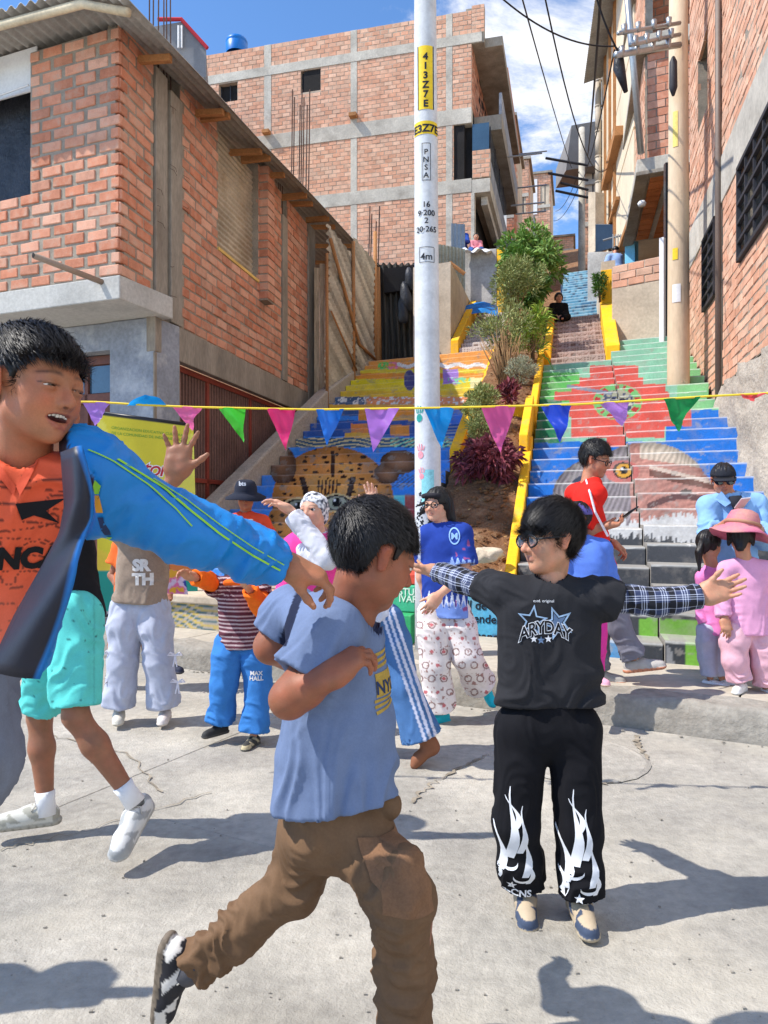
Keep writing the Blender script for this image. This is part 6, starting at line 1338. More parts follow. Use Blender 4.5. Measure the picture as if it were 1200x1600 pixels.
# ------------------------------------------------------------------ people
V3 = lambda a, b, t: A3(a)*(1-t)+A3(b)*t
def figure(label, J, Y, u, skin, fwd=0, hd=None, top=None, bot=None, shoes=(), hands=(), group=None, h=.009, extra=None, base=None, name='person', headfn=None, cat='person'):
    """J: joint -> (px, py[, depth offset]); u = stature / 1.7; fwd: way the chest faces (0 camera, 90 image right)"""
    P = {k: A3(at(v[0], v[1], Y+(v[2] if len(v) > 2 else 0))) for k, v in J.items()}
    base = base or (P['hl'][0]*.5+P['hr'][0]*.5, P['hl'][1]*.5+P['hr'][1]*.5, 0.0)
    t = thing(name, label, cat, base, group); t['joints'] = 0; del t['joints']
    F_ = A3((math.sin(R(fwd)), -math.cos(R(fwd)), 0)); ms = (P['sl']+P['sr'])/2; mh = (P['hl']+P['hr'])/2; up = nrm(ms-mh); X = nrm(np.cross(F_, up)); nk = P.get('nk', ms+up*.06*u)
    skins = []
    if hd:
        hd = dict(hd); H = hd.pop('H'); V, Q, c = head(t, P['hd'], H, skin=skin, neck=tuple(V3(nk, ms, .7)), h=hd.pop('h', H/34), **hd); skins.append((V, Q, c))
    core = [(rc(mh, ms-up*.06*u, .085*u, .095*u, F_, .7), .05), (rc(P['sl'], P['sr'], .04*u, .04*u), .05), (rc(ms, nk, .05*u, .045*u), .04)]
    arms = []
    for s_ in 'lr':
        if 'e'+s_ in P: core += [(rc(P['s'+s_], P['e'+s_], .042*u, .034*u), .03)]
        if 'k'+s_ in P: core += [(rc(P['h'+s_], P['k'+s_], .072*u, .048*u), .04)]
        if 'a'+s_ in P: core += [(rc(P['k'+s_], V3(P['k'+s_], P['a'+s_], .35), .046*u, .050*u), .03), (rc(V3(P['k'+s_], P['a'+s_], .35), P['a'+s_], .050*u, .030*u), .03)]
    V, Q, c = limb(core, max(h*1.3, .012), skin); skins.append((V, Q, c))
    for s_, hn in zip('lr', hands):
        if hn is None or 'w'+s_ not in P: continue
        e, w = P['e'+s_], P['w'+s_]; L = hn.get('L', .105*u*1.0+.065*0); L = hn.get('L', .108*u)
        d = hn.get('d'); d = nrm(w-e) if d is None else nrm(d); hp = [(rc(V3(e, w, -.05), V3(e, w, .4), .036*u, .038*u), .02), (rc(V3(e, w, .4), w, .038*u, .023*u), .02)]
        hp += hand_prims(w, d, hn['pn'], hn['th'], L*1.55, hn.get('curl', (.35, .4, .45, .5)), hn.get('spread', .1), hn.get('thumb', (.6, .3)), wr=.022*u)
        V, Q, c = limb(hp, hn.get('h', max(.0042, L*1.55/38)), hn.get('skin', skin)); skins.append((V, Q, c))
    join_skin(t, skins)
    if top:
        k_ = .05*u; lo = top.get('loose', .012); tc = top['color']; hem = mh-up*top.get('hem', .03)*u; W_ = top.get('w', 1.0)
        pr = [(rc(ms-up*.10*u, V3(ms, mh, .55), (.128*W_*u+lo), (.112*W_*u+lo), F_, .66), 0), (rc(V3(ms, mh, .5), hem-up*.03, (.112*W_*u+lo), (.128*W_*u+lo*1.6), F_, .70), k_), (rc(P['sl'], P['sr'], .050*u+lo*.5, .050*u+lo*.5), k_), (rc(ms-up*.02*u, nk-up*.02*u, .07*u, .052*u), .03)]
        th_ = max(.012, 1.7*h); sb = [(rc(hem+up*.03, hem-up*.1, (.128*W_*u+lo*1.6)-th_*1.5, (.132*W_*u+lo*1.6)-th_*1.5, F_, .66), 0)]; fold = [(ms, hem, top.get('fold', .009), 9, 1.6, 1)]
        sl_ = top.get('sleeve', 1)
        for s_ in 'lr':
            a, b = P['s'+s_], P.get('e'+s_)
            if b is None or sl_ == 0: continue
            w = P.get('w'+s_, b)
            if sl_ == 1:
                L = np.linalg.norm(b-a); e = V3(a, b, top.get('slen', .62)); d = nrm(e-a); pr += [(rc(a, e+d*.03, .054*u+lo*.7, .060*u+lo), .03*u, [(e, d)])]; sb += [(rc(e-d*.03, e+d*.03, .060*u+lo-th_, .062*u+lo-th_), 0)]; fold += [(a, e, top.get('fold', .012)*.7, 16, 1.2, 1)]
            else:
                e = V3(b, w, top.get('cuff', .92)); d = nrm(e-b); r2 = top.get('cuffr', .040)*u; pr += [(rc(a, b, .052*u+lo*.7, .045*u+lo*.8), .03*u), (rc(b, e, .045*u+lo*.8, r2+lo*.5), .02*u, [(e, d)])]; sb += [(rc(e-d*.02, e+d*.03, max(r2+lo*.5-th_, .012), max(r2+lo*.5-th_, .012)), 0)]; fold += [(a, b, top.get('fold', .012)*.8, 20, 1.4, 1), (b, e, top.get('fold', .012)*.8, 24, 1.4, 1)]
        for s_ in 'lr': pr += [(rc(V3(nk, P['s'+s_], .22)-up*.028*u, P['s'+s_], .050*u+lo*.4, .052*u+lo*.5), .04*u)]
        sb += [(rc(nk-up*.015*u, nk+up*.06*u, .048*u, .056*u), 0)]
        pr = [(p[0], p[1], (p[2] if len(p) > 2 else [])+([(hem, -up)] if i < 2 else [])) for i, p in enumerate(pr)]
        low = min([P[j+s_][2] for s_ in 'lr' for j in ('e', 'w') if j+s_ in P and sl_ > (j == 'w')]+[9]); gc = low-.09 > hem[2]
        if gc: pr = [(p[0], p[1], [c for c in (p[2] if len(p) > 2 else []) if not np.allclose(c[1], -up)]) for p in pr]
        t_o = garment(t, top.get('name', 't_shirt'), pr, h, tc, sb, fold, top.get('paint'), mm=top.get('mat'), seed=len(label), cuts=[(hem, -up)] if gc else ())
    else: t_o = None
    if bot:
        lo = bot.get('loose', .012); bl = bot.get('len', .97); pr = [(rc(P['hl'], P['hr'], .084*u+lo*.4, .084*u+lo*.4, F_, .85), 0), (rc(mh, mh+up*bot.get('rise', .09)*u, .104*u+lo*.25, .098*u+lo*.2, F_, .70), .04*u, [(mh+up*bot.get('rise', .09)*u, up)])]; sb = []; fold = []
        for s_ in 'lr':
            if 'k'+s_ not in P: continue
            hh_, k, a = P['h'+s_], P['k'+s_], P.get('a'+s_)
            if bl <= .5:
                e = V3(hh_, k, bl*2); d = nrm(e-hh_); pr += [(rc(hh_, e+d*.02, .084*u+lo, .066*u+lo*1.5), .03*u, [(e, d)])]; th_ = max(.012, 1.7*h); sb += [(rc(e-d*.03, e+d*.04, .066*u+lo*1.5-th_, .066*u+lo*1.5-th_), 0)]; fold += [(hh_, e, bot.get('fold', .012), 9, 1.5, 0)]
            else:
                e = V3(k, a, (bl-.5)*2); d = nrm(e-k); fl = bot.get('flare', 0); pr += [(rc(hh_, V3(hh_, k, .35), .078*u+lo*.4, .075*u+lo), .03*u), (rc(V3(hh_, k, .35), k, .075*u+lo, .062*u+lo), .03*u), (rc(k, e+d*.03, .062*u+lo, .050*u+lo*1.2+fl), .03*u, [(e, d)])]; th_ = max(.012, 1.7*h); sb += [(rc(e-d*.015, e+d*.04, .050*u+lo*1.2+fl-th_, .050*u+lo*1.2+fl-th_), 0)]
                fold += [(hh_, k, bot.get('fold', .012)*.8, 8, 1.6, 0), (k, e, bot.get('fold', .012), bot.get('ff', 16), 1.5, 1)]
        b_o = garment(t, bot.get('name', 'trousers'), pr, h, bot['color'], sb, fold, bot.get('paint'), mm=bot.get('mat'), seed=len(label)+3)
    else: b_o = None
    for s_, sh in zip('lr', shoes):
        if sh is None: continue
        sh = dict(sh); shoe(t, P['a'+s_]+A3(sh.pop('off', (0, 0, 0))), sh.pop('f'), sh.pop('up', (0, 0, 1)), sh.pop('L', .155*u), **sh)
    return dict(t=t, P=P, top=t_o, bot=b_o, F=F_, X=X, up=up, ms=ms, mh=mh, u=u)
def bands(*cs): return np.array([lin(*c) for c in cs])
# ================================================================= boy in the black T-shirt
YC = 2.5
J = dict(hd=(861, 843), nk=(863, 902), sl=(785, 925, .03), sr=(938, 932, -.02), el=(722, 908, .17), wl=(684, 893, .30), er=(1022, 941, -.03), wr=(1098, 931, -.05), hl=(815, 1140), hr=(895, 1140), kl=(806, 1280, -.04), kr=(904, 1290, -.06), al=(820, 1380, .02), ar=(906, 1392, -.06))
def plaidish(axis_o, axis_d):
    """stores the cloth coordinates (along, around) for the check material"""
    o, d = A3(axis_o), nrm(axis_d)
    def f(V, N, C):
        x = nrm(np.cross(d, [0, .2, 1])); y = np.cross(d, x); r = V-o; C[:, 0] = r@d+1; C[:, 1] = np.arctan2(r@y, r@x)*.046+1; C[:, 2] = 0; return C
    return f
def plaid_mat():
    m = bpy.data.materials.new('plaid_cloth'); m.use_nodes = True; t = m.node_tree; Lk = t.links.new; b = t.nodes['Principled BSDF']; b.inputs['Roughness'].default_value = .9
    a = t.nodes.new('ShaderNodeAttribute'); a.attribute_name = 'Col'; sp = t.nodes.new('ShaderNodeSeparateXYZ'); Lk(a.outputs['Vector'], sp.inputs[0])
    def mt(op, x, y=None, z=None):
        n = t.nodes.new('ShaderNodeMath'); n.operation = op
        for k, v in enumerate((x, y, z)):
            if v is None: continue
            if isinstance(v, (int, float)): n.inputs[k].default_value = v
            else: Lk(v, n.inputs[k])
        return n.outputs[0]
    tot = None; dk = None
    for k in (0, 1):
        f = mt('FRACT', mt('DIVIDE', sp.outputs[k], .066)); ln = None
        for c, w in ((.12, .022), (.24, .022), (.36, .022), (.80, .014)): q = mt('COMPARE', f, c, w); ln = q if ln is None else mt('ADD', ln, q)
        tot = ln if tot is None else mt('ADD', tot, ln); bd = mt('COMPARE', f, .62, .14); dk = bd if dk is None else mt('MAXIMUM', dk, bd)
    def mx_(f, A, B):
        x = t.nodes.new('ShaderNodeMix'); x.data_type = 'RGBA'; Lk(f, x.inputs['Factor'])
        for nm, v in (('A', A), ('B', B)):
            if isinstance(v, tuple): x.inputs[nm].default_value = (*v, 1)
            else: Lk(v, x.inputs[nm])
        return x.outputs['Result']
    Lk(mx_(mt('MULTIPLY', tot, .5), mx_(dk, lin(46, 56, 88), lin(18, 20, 30)), lin(206, 212, 230)), b.inputs['Base Color']); return m
def boy_black():
    P = {k: A3(at(v[0], v[1], YC+(v[2] if len(v) > 2 else 0))) for k, v in J.items()}
    t = thing('person', 'boy in black T-shirt and glasses with both arms spread wide', 'person', (P['hl'][0], YC, 0)); sk = (196, 142, 112)
    V, Q, c = head(t, P['hd'], .230, yaw=-72, pitch=3, roll=-3, skin=sk, neck=tuple(P['nk']+A3((0, .03, -.02))), neckr=.23, h=.0036, eyes='open', smile=.7, mouth_open=0, look=(-10, 0), lips=(176, 96, 84), hair=short_hair(front=.20, fringe=.05, side=.0, back=-.24, thick=.055, top=.05, lenf=.26, spike=.0, mess=.07, lump=.025), strands=18000, hseed=5, brow=.8)
    skins = [(V, Q, c)]
    skins.append(limb([(rc(P['hl']*.5+P['hr']*.5, P['nk']-A3((0, -.01, .14)), .06, .06), .03), (rc(P['sl'], P['sr'], .035, .035), .04), (rc(P['nk']-A3((0, 0, .1)), P['nk'], .045, .045), .03)]+[(rc(P['h'+s], P['k'+s], .055, .04), .03) for s in 'lr']+[(rc(P['k'+s], P['a'+s], .04, .028), .03) for s in 'lr'], .012, sk))
    for s, d, pn, th, cu in (('l', (-.80, .52, .12), (.15, -.25, 1), (.2, -1, .1), (.12, .18, .2, .25)), ('r', (.965, -.1, .30), (-.25, -.9, .35), (-.2, .0, 1), (.10, .12, .16, .24))):
        e, w = P['e'+s], P['w'+s]; hp = [(rc(P['s'+s], e, .034, .03), .02), (rc(V3(e, w, -.02), V3(e, w, .4), .031, .033), .02), (rc(V3(e, w, .4), w, .033, .022), .02)]+hand_prims(w, d, pn, th, .150, cu, .10, (.75, .35) if s == 'l' else (.55, .5), wr=.021)
        skins.append(limb(hp, .003, sk)); nails(t, sk)
    join_skin(t, skins)
    F_ = A3((-.12, -1, 0)); ms = (P['sl']+P['sr'])/2; blackc = (46, 46, 49); hem = A3(at(856, 1099, YC)); hl_ = A3(at(806, 1082, YC)); hr_ = A3(at(905, 1086, YC))
    pr = [(rc(ms+A3((-.02, .0, -.07)), A3(at(855, 1060, YC)), .115, .118, F_, .70), 0), (rc(A3(at(815, 960, YC)), A3(at(820, 1130, YC)), .080, .092, F_, .82), .05), (rc(A3(at(900, 960, YC)), A3(at(892, 1130, YC)), .082, .096, F_, .82), .05),
          (rc(P['sl'], P['sr'], .050, .054), .05), (rc(ms, P['nk']+A3((0, .01, -.025)), .068, .056), .04)]
    sb = [(rc(A3(at(853, 1088, YC)), A3(at(853, 1150, YC)), .100, .108, F_, .62), 0), (rc(P['nk']+A3((-.005, 0, -.012)), P['nk']+A3((0, 0, .09)), .050, .062), 0)]; fd = [(ms, hem, .012, 10, 3.0, 1)]
    for s, e in (('l', A3(at(752, 916, YC+.10))), ('r', A3(at(966, 940, YC-.02)))):
        a = P['s'+s]; d = nrm(e-a); pr += [(rc(a, e+d*.03, .058, .064 if s == 'r' else .055), .035, [(e, d)])]; sb += [(rc(e-d*.03, e+d*.03, .047 if s == 'l' else .053, .047 if s == 'l' else .054), 0)]; fd += [(a, e, .010, 16, 2.0, 0)]
    ts = garment(t, 't_shirt', pr, .0058, blackc, sb, fd, seed=17, rl=1, cuts=[(hem, (.02, 0, -1))])
    for s in 'lr':
        a, e, w = P['s'+s], P['e'+s], P['w'+s]; d = nrm(w-e); c2 = V3(e, w, .97); rr_ = (.046, .043, .038) if s == 'r' else (.043, .040, .036); st = V3(a, e, .35)
        q = [(rc(st, e, rr_[0], rr_[1]), 0), (rc(e, c2+d*.02, rr_[1], rr_[2]), .02, [(c2, d)])]; garment(t, 'plaid_sleeve', q, .0046, (30, 34, 52), [(rc(c2-d*.03, c2+d*.04, rr_[2]-.007, rr_[2]-.006), 0)], [(st, e, .006, 16, 1.5, 0), (e, c2, .006, 20, 1.5, 0)], paint=plaidish(st, w-st), seed=7, mm=bpy.data.materials.get('plaid_cloth') or plaid_mat())
    pz = []; fd = []; sb = []
    wa = A3(at(855, 1095, YC)); pz += [(rc(A3(at(822, 1140, YC)), A3(at(888, 1140, YC)), .098, .098, F_, .85), 0), (rc(A3(at(855, 1130, YC)), wa, .105, .100, F_, .75), .05, [(wa, (0, 0, 1))])]
    for s, k, e in (('l', (806, 1285, -.03), (818, 1382, .01)), ('r', (904, 1295, -.05), (908, 1400, -.07))):
        hh_ = P['h'+s]; k = A3(at(k[0], k[1], YC+k[2])); e = A3(at(e[0], e[1], YC+e[2])); d = nrm(e-k); pz += [(rc(hh_, k, .088, .073), .03), (rc(k, V3(k, e, .6), .073, .070), .03), (rc(V3(k, e, .6), e+d*.02, .070, .060), .03, [(e, d)])]; sb += [(rc(e-d*.02, e+d*.04, .046, .046), 0)]; fd += [(hh_, k, .007, 8, 2.4, 0), (k, e, .012, 14, 2.0, 1)]
    tr = garment(t, 'trousers', pz, .0062, (24, 24, 28), sb, fd, seed=11, rl=1)
    m = MB(); wv = [A3(at(x, y, YC)) for x, y in ((790, 1098), (855, 1106), (925, 1100))]
    # glasses
    M = rotm(-72, 3, -3); H = .230; Wp = lambda p: P['hd']+M@(A3(p)*H); gm = MB()
    for sx in (-1, 1):
        ring_ = [Wp((sx*.165+.125*math.cos(a)*(1+.12*math.cos(2*a)), -.435+.03*abs(math.cos(a)), .0+.088*math.sin(a))) for a in np.linspace(0, 2*math.pi, 25)]; gm.tube(ring_, .0032, 6); gm.tube([Wp((sx*.29, -.415, .03)), Wp((sx*.365, -.2, .035)), Wp((sx*.385, .02, .04))], .0032, 6)
    gm.tube([Wp((-.045, -.44, .01)), Wp((0, -.46, .025)), Wp((.045, -.44, .01))], .003, 6); g_ = gm.build('glasses', frame_m, t, smooth=True)
    for sx in (-1, 1):
        lm = MB(); n = 20; lm.add([Wp((sx*.165+.12*math.cos(a), -.437+.03*abs(math.cos(a)), .084*math.sin(a))) for a in np.linspace(0, 2*math.pi, n+1)[:-1]], [tuple(range(n))]); lm.build('lens', lens_m, g_)
    for s, (f_, off) in {'l': ((-.10, -1, -.12), (0, -.0, -.004)), 'r': ((-.03, -1, -.05), (0, .0, -.008))}.items():
        shoe(t, P['a'+s]+A3(off), f_, (0, -.05, 1), .240, (184, 166, 140), (170, 156, 132), c2=(62, 74, 96), seed=3 if s == 'l' else 5, laces=True)
    # prints: airbrushed stars, arched word, three small stars
    O = at(838, 975, YC); ice = mat('ice_blue_print', lin(150, 178, 206), var=.35, vs=40, rough=.8, bump=0); whp = mat('white_print', lin(226, 228, 232), var=.08, rough=.8, bump=0); blp = mat('black_print', lin(18, 18, 22), var=0, rough=.8, bump=0); slp = mat('slate_print', lin(96, 120, 152), var=.2, vs=30, rough=.8, bump=0)
    D = (0, 1, 0)
    O = at(842, 968, YC)
    def ringstar(cx, cy, r, w, rot=0): cx, cy, r, w = .8*cx, .8*cy, .8*r, .8*w; a = star(cx, cy, r, .42, rot); b = star(cx, cy, r-w, .42, rot); return [a, b]
    for polys, mm_, of in ((ringstar(-.047, .010, .066, .017, .15), ice, .0022), (ringstar(.055, .0, .072, .019, -.35), ice, .0026), ([star(.044, .0, .035, .42, -.35)], slp, .0024), ([star(-.034, -.052, .013)], whp, .003), ([star(-.010, -.056, .014)], slp, .003), ([star(.014, -.052, .013)], whp, .003)):
        V2, F2 = tri_shape(polys=polys); decal(t, ts, V2, F2, O, (1, 0, 0), (0, 0, 1), D, mm_, 'star_print', of)
    for mm_, bold, of in ((whp, .0045, .0034), (blp, .0012, .0042)):
        V2, F2 = tri_shape('ARYDAY', .046, bold=bold*.62, space=.92); V2[:, 1] *= 1.25; V2[:, 1] += -.018-4.0*(V2[:, 0])**2-.010; decal(t, ts, V2+A3((.004, -.004)), F2, O, (1, 0, 0), (0, 0, 1), D, mm_, 'lettering', of)
    V2, F2 = tri_shape('estd. original', .013); decal(t, ts, V2+A3((.0, .068)), F2, O, (1, 0, 0), (0, 0, 1), D, whp, 'lettering', .003)
    # flames on the trouser legs
    def tongue(x0, y0, L, lean, w): # one curling flame
        pts = []; n = 9
        for i in range(n+1): tt = i/n; pts.append((x0+lean*tt*tt+.012*math.sin(tt*5), y0+L*tt, w*(1-tt)**.8*(1+.5*math.sin(tt*6))))
        return [(x-ww/2, y) for x, y, ww in pts]+[(x+ww/2+.002, y) for x, y, ww in pts[::-1]]
    for (cx, cy, dep) in ((803, 1345, -.1), (903, 1352, -.12)):
        O2 = at(cx, cy, YC+dep); polys = []
        for (x0, y0, L, le, w) in ((-.012, .0, .24, .012, .026), (.02, .02, .16, .018, .018), (.038, -.06, .15, .014, .020), (-.038, -.05, .17, -.012, .018), (.004, .11, .10, -.02, .014), (-.05, -.10, .13, -.006, .014), (.05, -.09, .10, .014, .014)): polys.append(tongue(x0, y0, L, le, w))
        for pl_ in polys:
            V2, F2 = tri_shape(polys=[pl_]); decal(t, tr, V2, F2, O2, (1, 0, 0), (0, 0, 1), D, whp, 'flame_print', .0025)
        for x0, y0, r in ((-.02, -.02, .022), (.03, -.07, .018)):
            a = [(x0+r*math.cos(q)*1.6, y0+r*math.sin(q)) for q in np.linspace(3.2, 6.2, 12)]; b = [(x*1+.0, y+.010) for x, y in a[::-1]]; V2, F2 = tri_shape(polys=[a+b]); decal(t, tr, V2, F2, O2, (1, 0, 0), (0, 0, 1), D, whp, 'flame_print', .0027)
        V2, F2 = tri_shape(polys=[star(0, -.10, .017)]); decal(t, tr, V2, F2, O2, (1, 0, 0), (0, 0, 1), D, whp, 'star_print', .0028)
        V2, F2 = tri_shape('rip-CNS', .034, bold=.001); decal(t, tr, V2+A3((.008, -.14)), F2, O2, (1, 0, 0), (0, 0, 1), D, whp, 'lettering', .0028)
boy_black()
# ================================================================= boy in the blue T-shirt, seen from behind his shoulder
def boy_blue():
    YB = 1.72; g_ = lambda x, y, d=0: A3(at(x, y, YB+d)); sk = (150, 92, 66)
    t = thing('person', 'boy in blue T-shirt and brown trousers lunging forward, head turned away', 'person', (g_(520, 1240)[0], YB, 0))
    hc = g_(583, 868); nkb = g_(548, 960, .02)
    V, Q, c = head(t, hc, .232, yaw=112, pitch=24, roll=0, skin=sk, neck=tuple(nkb), neckr=.26, h=.0036, eyes='narrow', hair=short_hair(front=.24, fringe=.04, side=.02, back=-.28, thick=.05, top=.03, lenf=.12, spike=.08, mess=.14, lump=.03, whorl=(.05, .30, .36)), strands=20000, hseed=9)
    skins = [(V, Q, c)]
    sl, sr = g_(455, 955, .16), g_(520, 985, -.10); ms = g_(520, 980, .02); mh = g_(520, 1245)
    # near arm: upper arm down, forearm folded forward across the chest
    e, w = g_(452, 1092, -.16), g_(512, 1058, -.20)
    hp = [(rc(sr, e, .040, .037), .02), (rc(e, V3(e, w, .45), .037, .036), .03), (rc(V3(e, w, .45), w, .036, .026), .02)]+hand_prims(w, (.80, .30, .52), (.45, .45, -.75), (.2, .6, .6), .150, (.62, .66, .70, .75), .06, (.35, .6), wr=.027)
    skins.append(limb(hp, .0032, sk)); nails(t, sk)
    e2, w2 = g_(424, 1010, .16), g_(470, 1040, .30); skins.append(limb([(rc(sl, e2, .046, .042), .02), (rc(e2, w2, .042, .03), .02)]+hand_prims(w2, (.6, .6, -.1), (0, .3, -1), (.4, -.3, 0), .145), .005, sk))
    skins.append(limb([(rc(mh, ms, .06, .065), .04), (rc(ms, nkb, .06, .06), .04), (rc(g_(535, 1285, .0), g_(634, 1405, -.09), .05, .04), .03), (rc(g_(640, 1405, -.10), g_(632, 1690, -.02), .055, .035), .03), (rc(g_(500, 1290, .05), g_(458, 1385, .06), .05, .04), .03), (rc(g_(455, 1400, .05), g_(350, 1470, .09), .045, .034), .03)], .012, sk))
    join_skin(t, skins)
    F_ = A3((.80, -.6, 0)); shirt = (108, 124, 156)
    pr = [(rc(g_(520, 1010), g_(518, 1160), .112, .104, F_, .84), 0), (rc(g_(518, 1150), g_(514, 1300), .104, .122, F_, .90), .05), (rc(g_(560, 1060, -.02), g_(548, 1200, -.02), .070, .072), .06), (rc(sl, sr, .056, .060), .05), (rc(ms, nkb+A3((0, 0, -.03)), .082, .078), .04), (rc(g_(478, 1190), g_(476, 1290), .052, .058), .05), (rc(g_(556, 1140, -.02), g_(552, 1300, -.02), .075, .100), .05)]
    sb = [(rc(g_(508, 1246), g_(508, 1330), .100, .11, F_, .75), 0), (rc(nkb+A3((.01, -.005, -.012)), nkb+A3((.04, 0, .10)), .074, .085), 0)]; fd = [(g_(520, 1000), g_(515, 1255), .013, 9, 3.4, 1)]
    es = V3(sr, e, .70); d = nrm(es-sr); pr += [(rc(sr, es+d*.03, .062, .066), .04, [(es, d)])]; sb += [(rc(es-d*.04, es+d*.03, .052, .054), 0)]; fd += [(sr, es, .009, 12, 1.8, 1)]
    es2 = V3(sl, e2, .72); d = nrm(es2-sl); pr += [(rc(sl, es2+d*.03, .062, .062), .04, [(es2, d)])]; fd += [(sl, es2, .008, 14, 1.5, 0)]
    def paint(V, N, C):
        px, py = proj(V); C[(np.abs(px-(470-(py-920)*.33)) < 7) & (py < 1010) & (V[:, 1] < YB+.22)] = lin(34, 40, 62)
        rim = np.abs(np.linalg.norm((V-(nkb+A3((.01, -.005, -.0))))*A3((1, 1, 1.6)), axis=1)-.082) < .0075; C[rim & (V[:, 2] > nkb[2]-.035)] *= .92; return C
    ts = garment(t, 't_shirt', pr, .0058, shirt, sb, fd, paint, seed=21, lump_=.004, cuts=[(g_(515, 1249), (.17, 0, -1))])
    # yellow patch on the chest, seen at a grazing angle
    yp = mat('mustard_print', lin(170, 142, 66), var=.25, vs=40, rough=.85, bump=0); nb = mat('navy_print', lin(40, 56, 92), var=.2, vs=30, rough=.85, bump=0)
    O = g_(612, 1075, -.10)+A3((.012, .026, 0)); U = nrm((.45, .9, 0)); D = nrm((-.75, .66, 0))
    for k in range(11):
        y0 = -.062+.012*k
        if 3 <= k <= 7: continue
        V2, F2 = tri_shape(polys=[[(-.045, y0), (.07, y0+.012), (.07, y0+.018), (-.045, y0+.007)]]); decal(t, ts, V2, F2, O, U, (0, 0, 1), D, yp, 'stripe_print', .002)
    V2, F2 = tri_shape(polys=[[(-.040, -.026), (.07, -.016), (.07, .034), (-.040, .026)]]); decal(t, ts, V2, F2, O, U, (0, 0, 1), D, yp, 'patch_print', .002)
    V2, F2 = tri_shape('NYC', .040, bold=.001); decal(t, ts, V2+A3((.0, -.018)), F2, O, U, (0, 0, 1), D, nb, 'lettering', .003)
    # trousers
    br = (110, 84, 61); h1, k1, a1 = g_(556, 1300, -.015), g_(628, 1408, -.12), g_(634, 1625, -.04); h2, k2, a2 = g_(492, 1295, .06), g_(458, 1385, .06), g_(303, 1508, .12)
    pz = [(rc(g_(492, 1290, .04), g_(552, 1292, .005), .088, .088, F_, .9), 0), (rc(g_(522, 1290), g_(520, 1238), .098, .094, F_, .86), .05, [(g_(522, 1232), (0, 0, 1))]), (rc(h1, k1, .076, .060), .04), (rc(k1, V3(k1, a1, .5), .058, .053), .03), (rc(V3(k1, a1, .5), a1+A3((0, 0, -.1)), .053, .050), .03), (rc(h2, k2, .076, .060), .04), (rc(k2, V3(k2, a2, .55), .059, .050), .03), (rc(V3(k2, a2, .55), a2, .050, .042), .03, [(a2, nrm(a2-k2))]),
          (rc(g_(596, 1236, -.03), g_(608, 1258, -.03), .022, .026), .02), (rc(g_(630, 1345, -.13), g_(640, 1395, -.14), .034, .036), .03)]
    sb = []
    fd = [(h1, k1, .014, 15, 3.2, 1), (k1, a1, .014, 30, 2.4, 0), (h2, k2, .014, 15, 2.8, 1), (k2, a2, .014, 28, 2.2, 1), (g_(470, 1262), g_(600, 1300), .010, 14, 3, 0)]
    tr = garment(t, 'trousers', pz, .0062, br, sb, fd, lambda V, N, C: C*(.92+.22*fbm(V*14, 9))[:, None], seed=31, mm=mat('worn_twill', attr=True, var=.12, vs=12, rough=.8, bump=.35, bs=300, bd=.0015, spec=.25), lump_=.007)
    pk = MB()
    V2, F2 = tri_shape(polys=[[(-.05, -.07), (.05, -.07), (.055, .06), (-.05, .06)]]); 
    o = decal(t, tr, V2, F2, g_(655, 1385, -.2), nrm((.75, .66, 0)), (0, 0, 1), nrm((-.6, .8, 0)), mat('pocket_twill', lin(128, 94, 68), var=.2, vs=14, rough=.85, bump=.3, bs=200), 'cargo_pocket', .006)
    # lifted rear foot: toe on the ground, sole towards the left
    an = g_(300, 1512, .12); shoe(t, an+A3((-.012, 0, -.006)), (-.16, .12, -1), (.92, -.25, .02), .245, (38, 38, 44), (120, 108, 94), c2=(214, 210, 204), seed=2, wide=.2)
    d2 = nrm(a2-k2); sk2 = MB(); sk2.tube([a2-d2*.03, a2+d2*.035], [.040, .036], 14); sk2.build('sock', mat('grey_sock', lin(84, 84, 90), var=.1, rough=.95, bump=.3), t, smooth=True)
    shoe(t, g_(634, 1706, -.02), (.85, -.5, -.05), (0, 0, 1), .225, (38, 38, 44), (120, 108, 94), c2=(214, 210, 204), seed=2)
boy_blue()
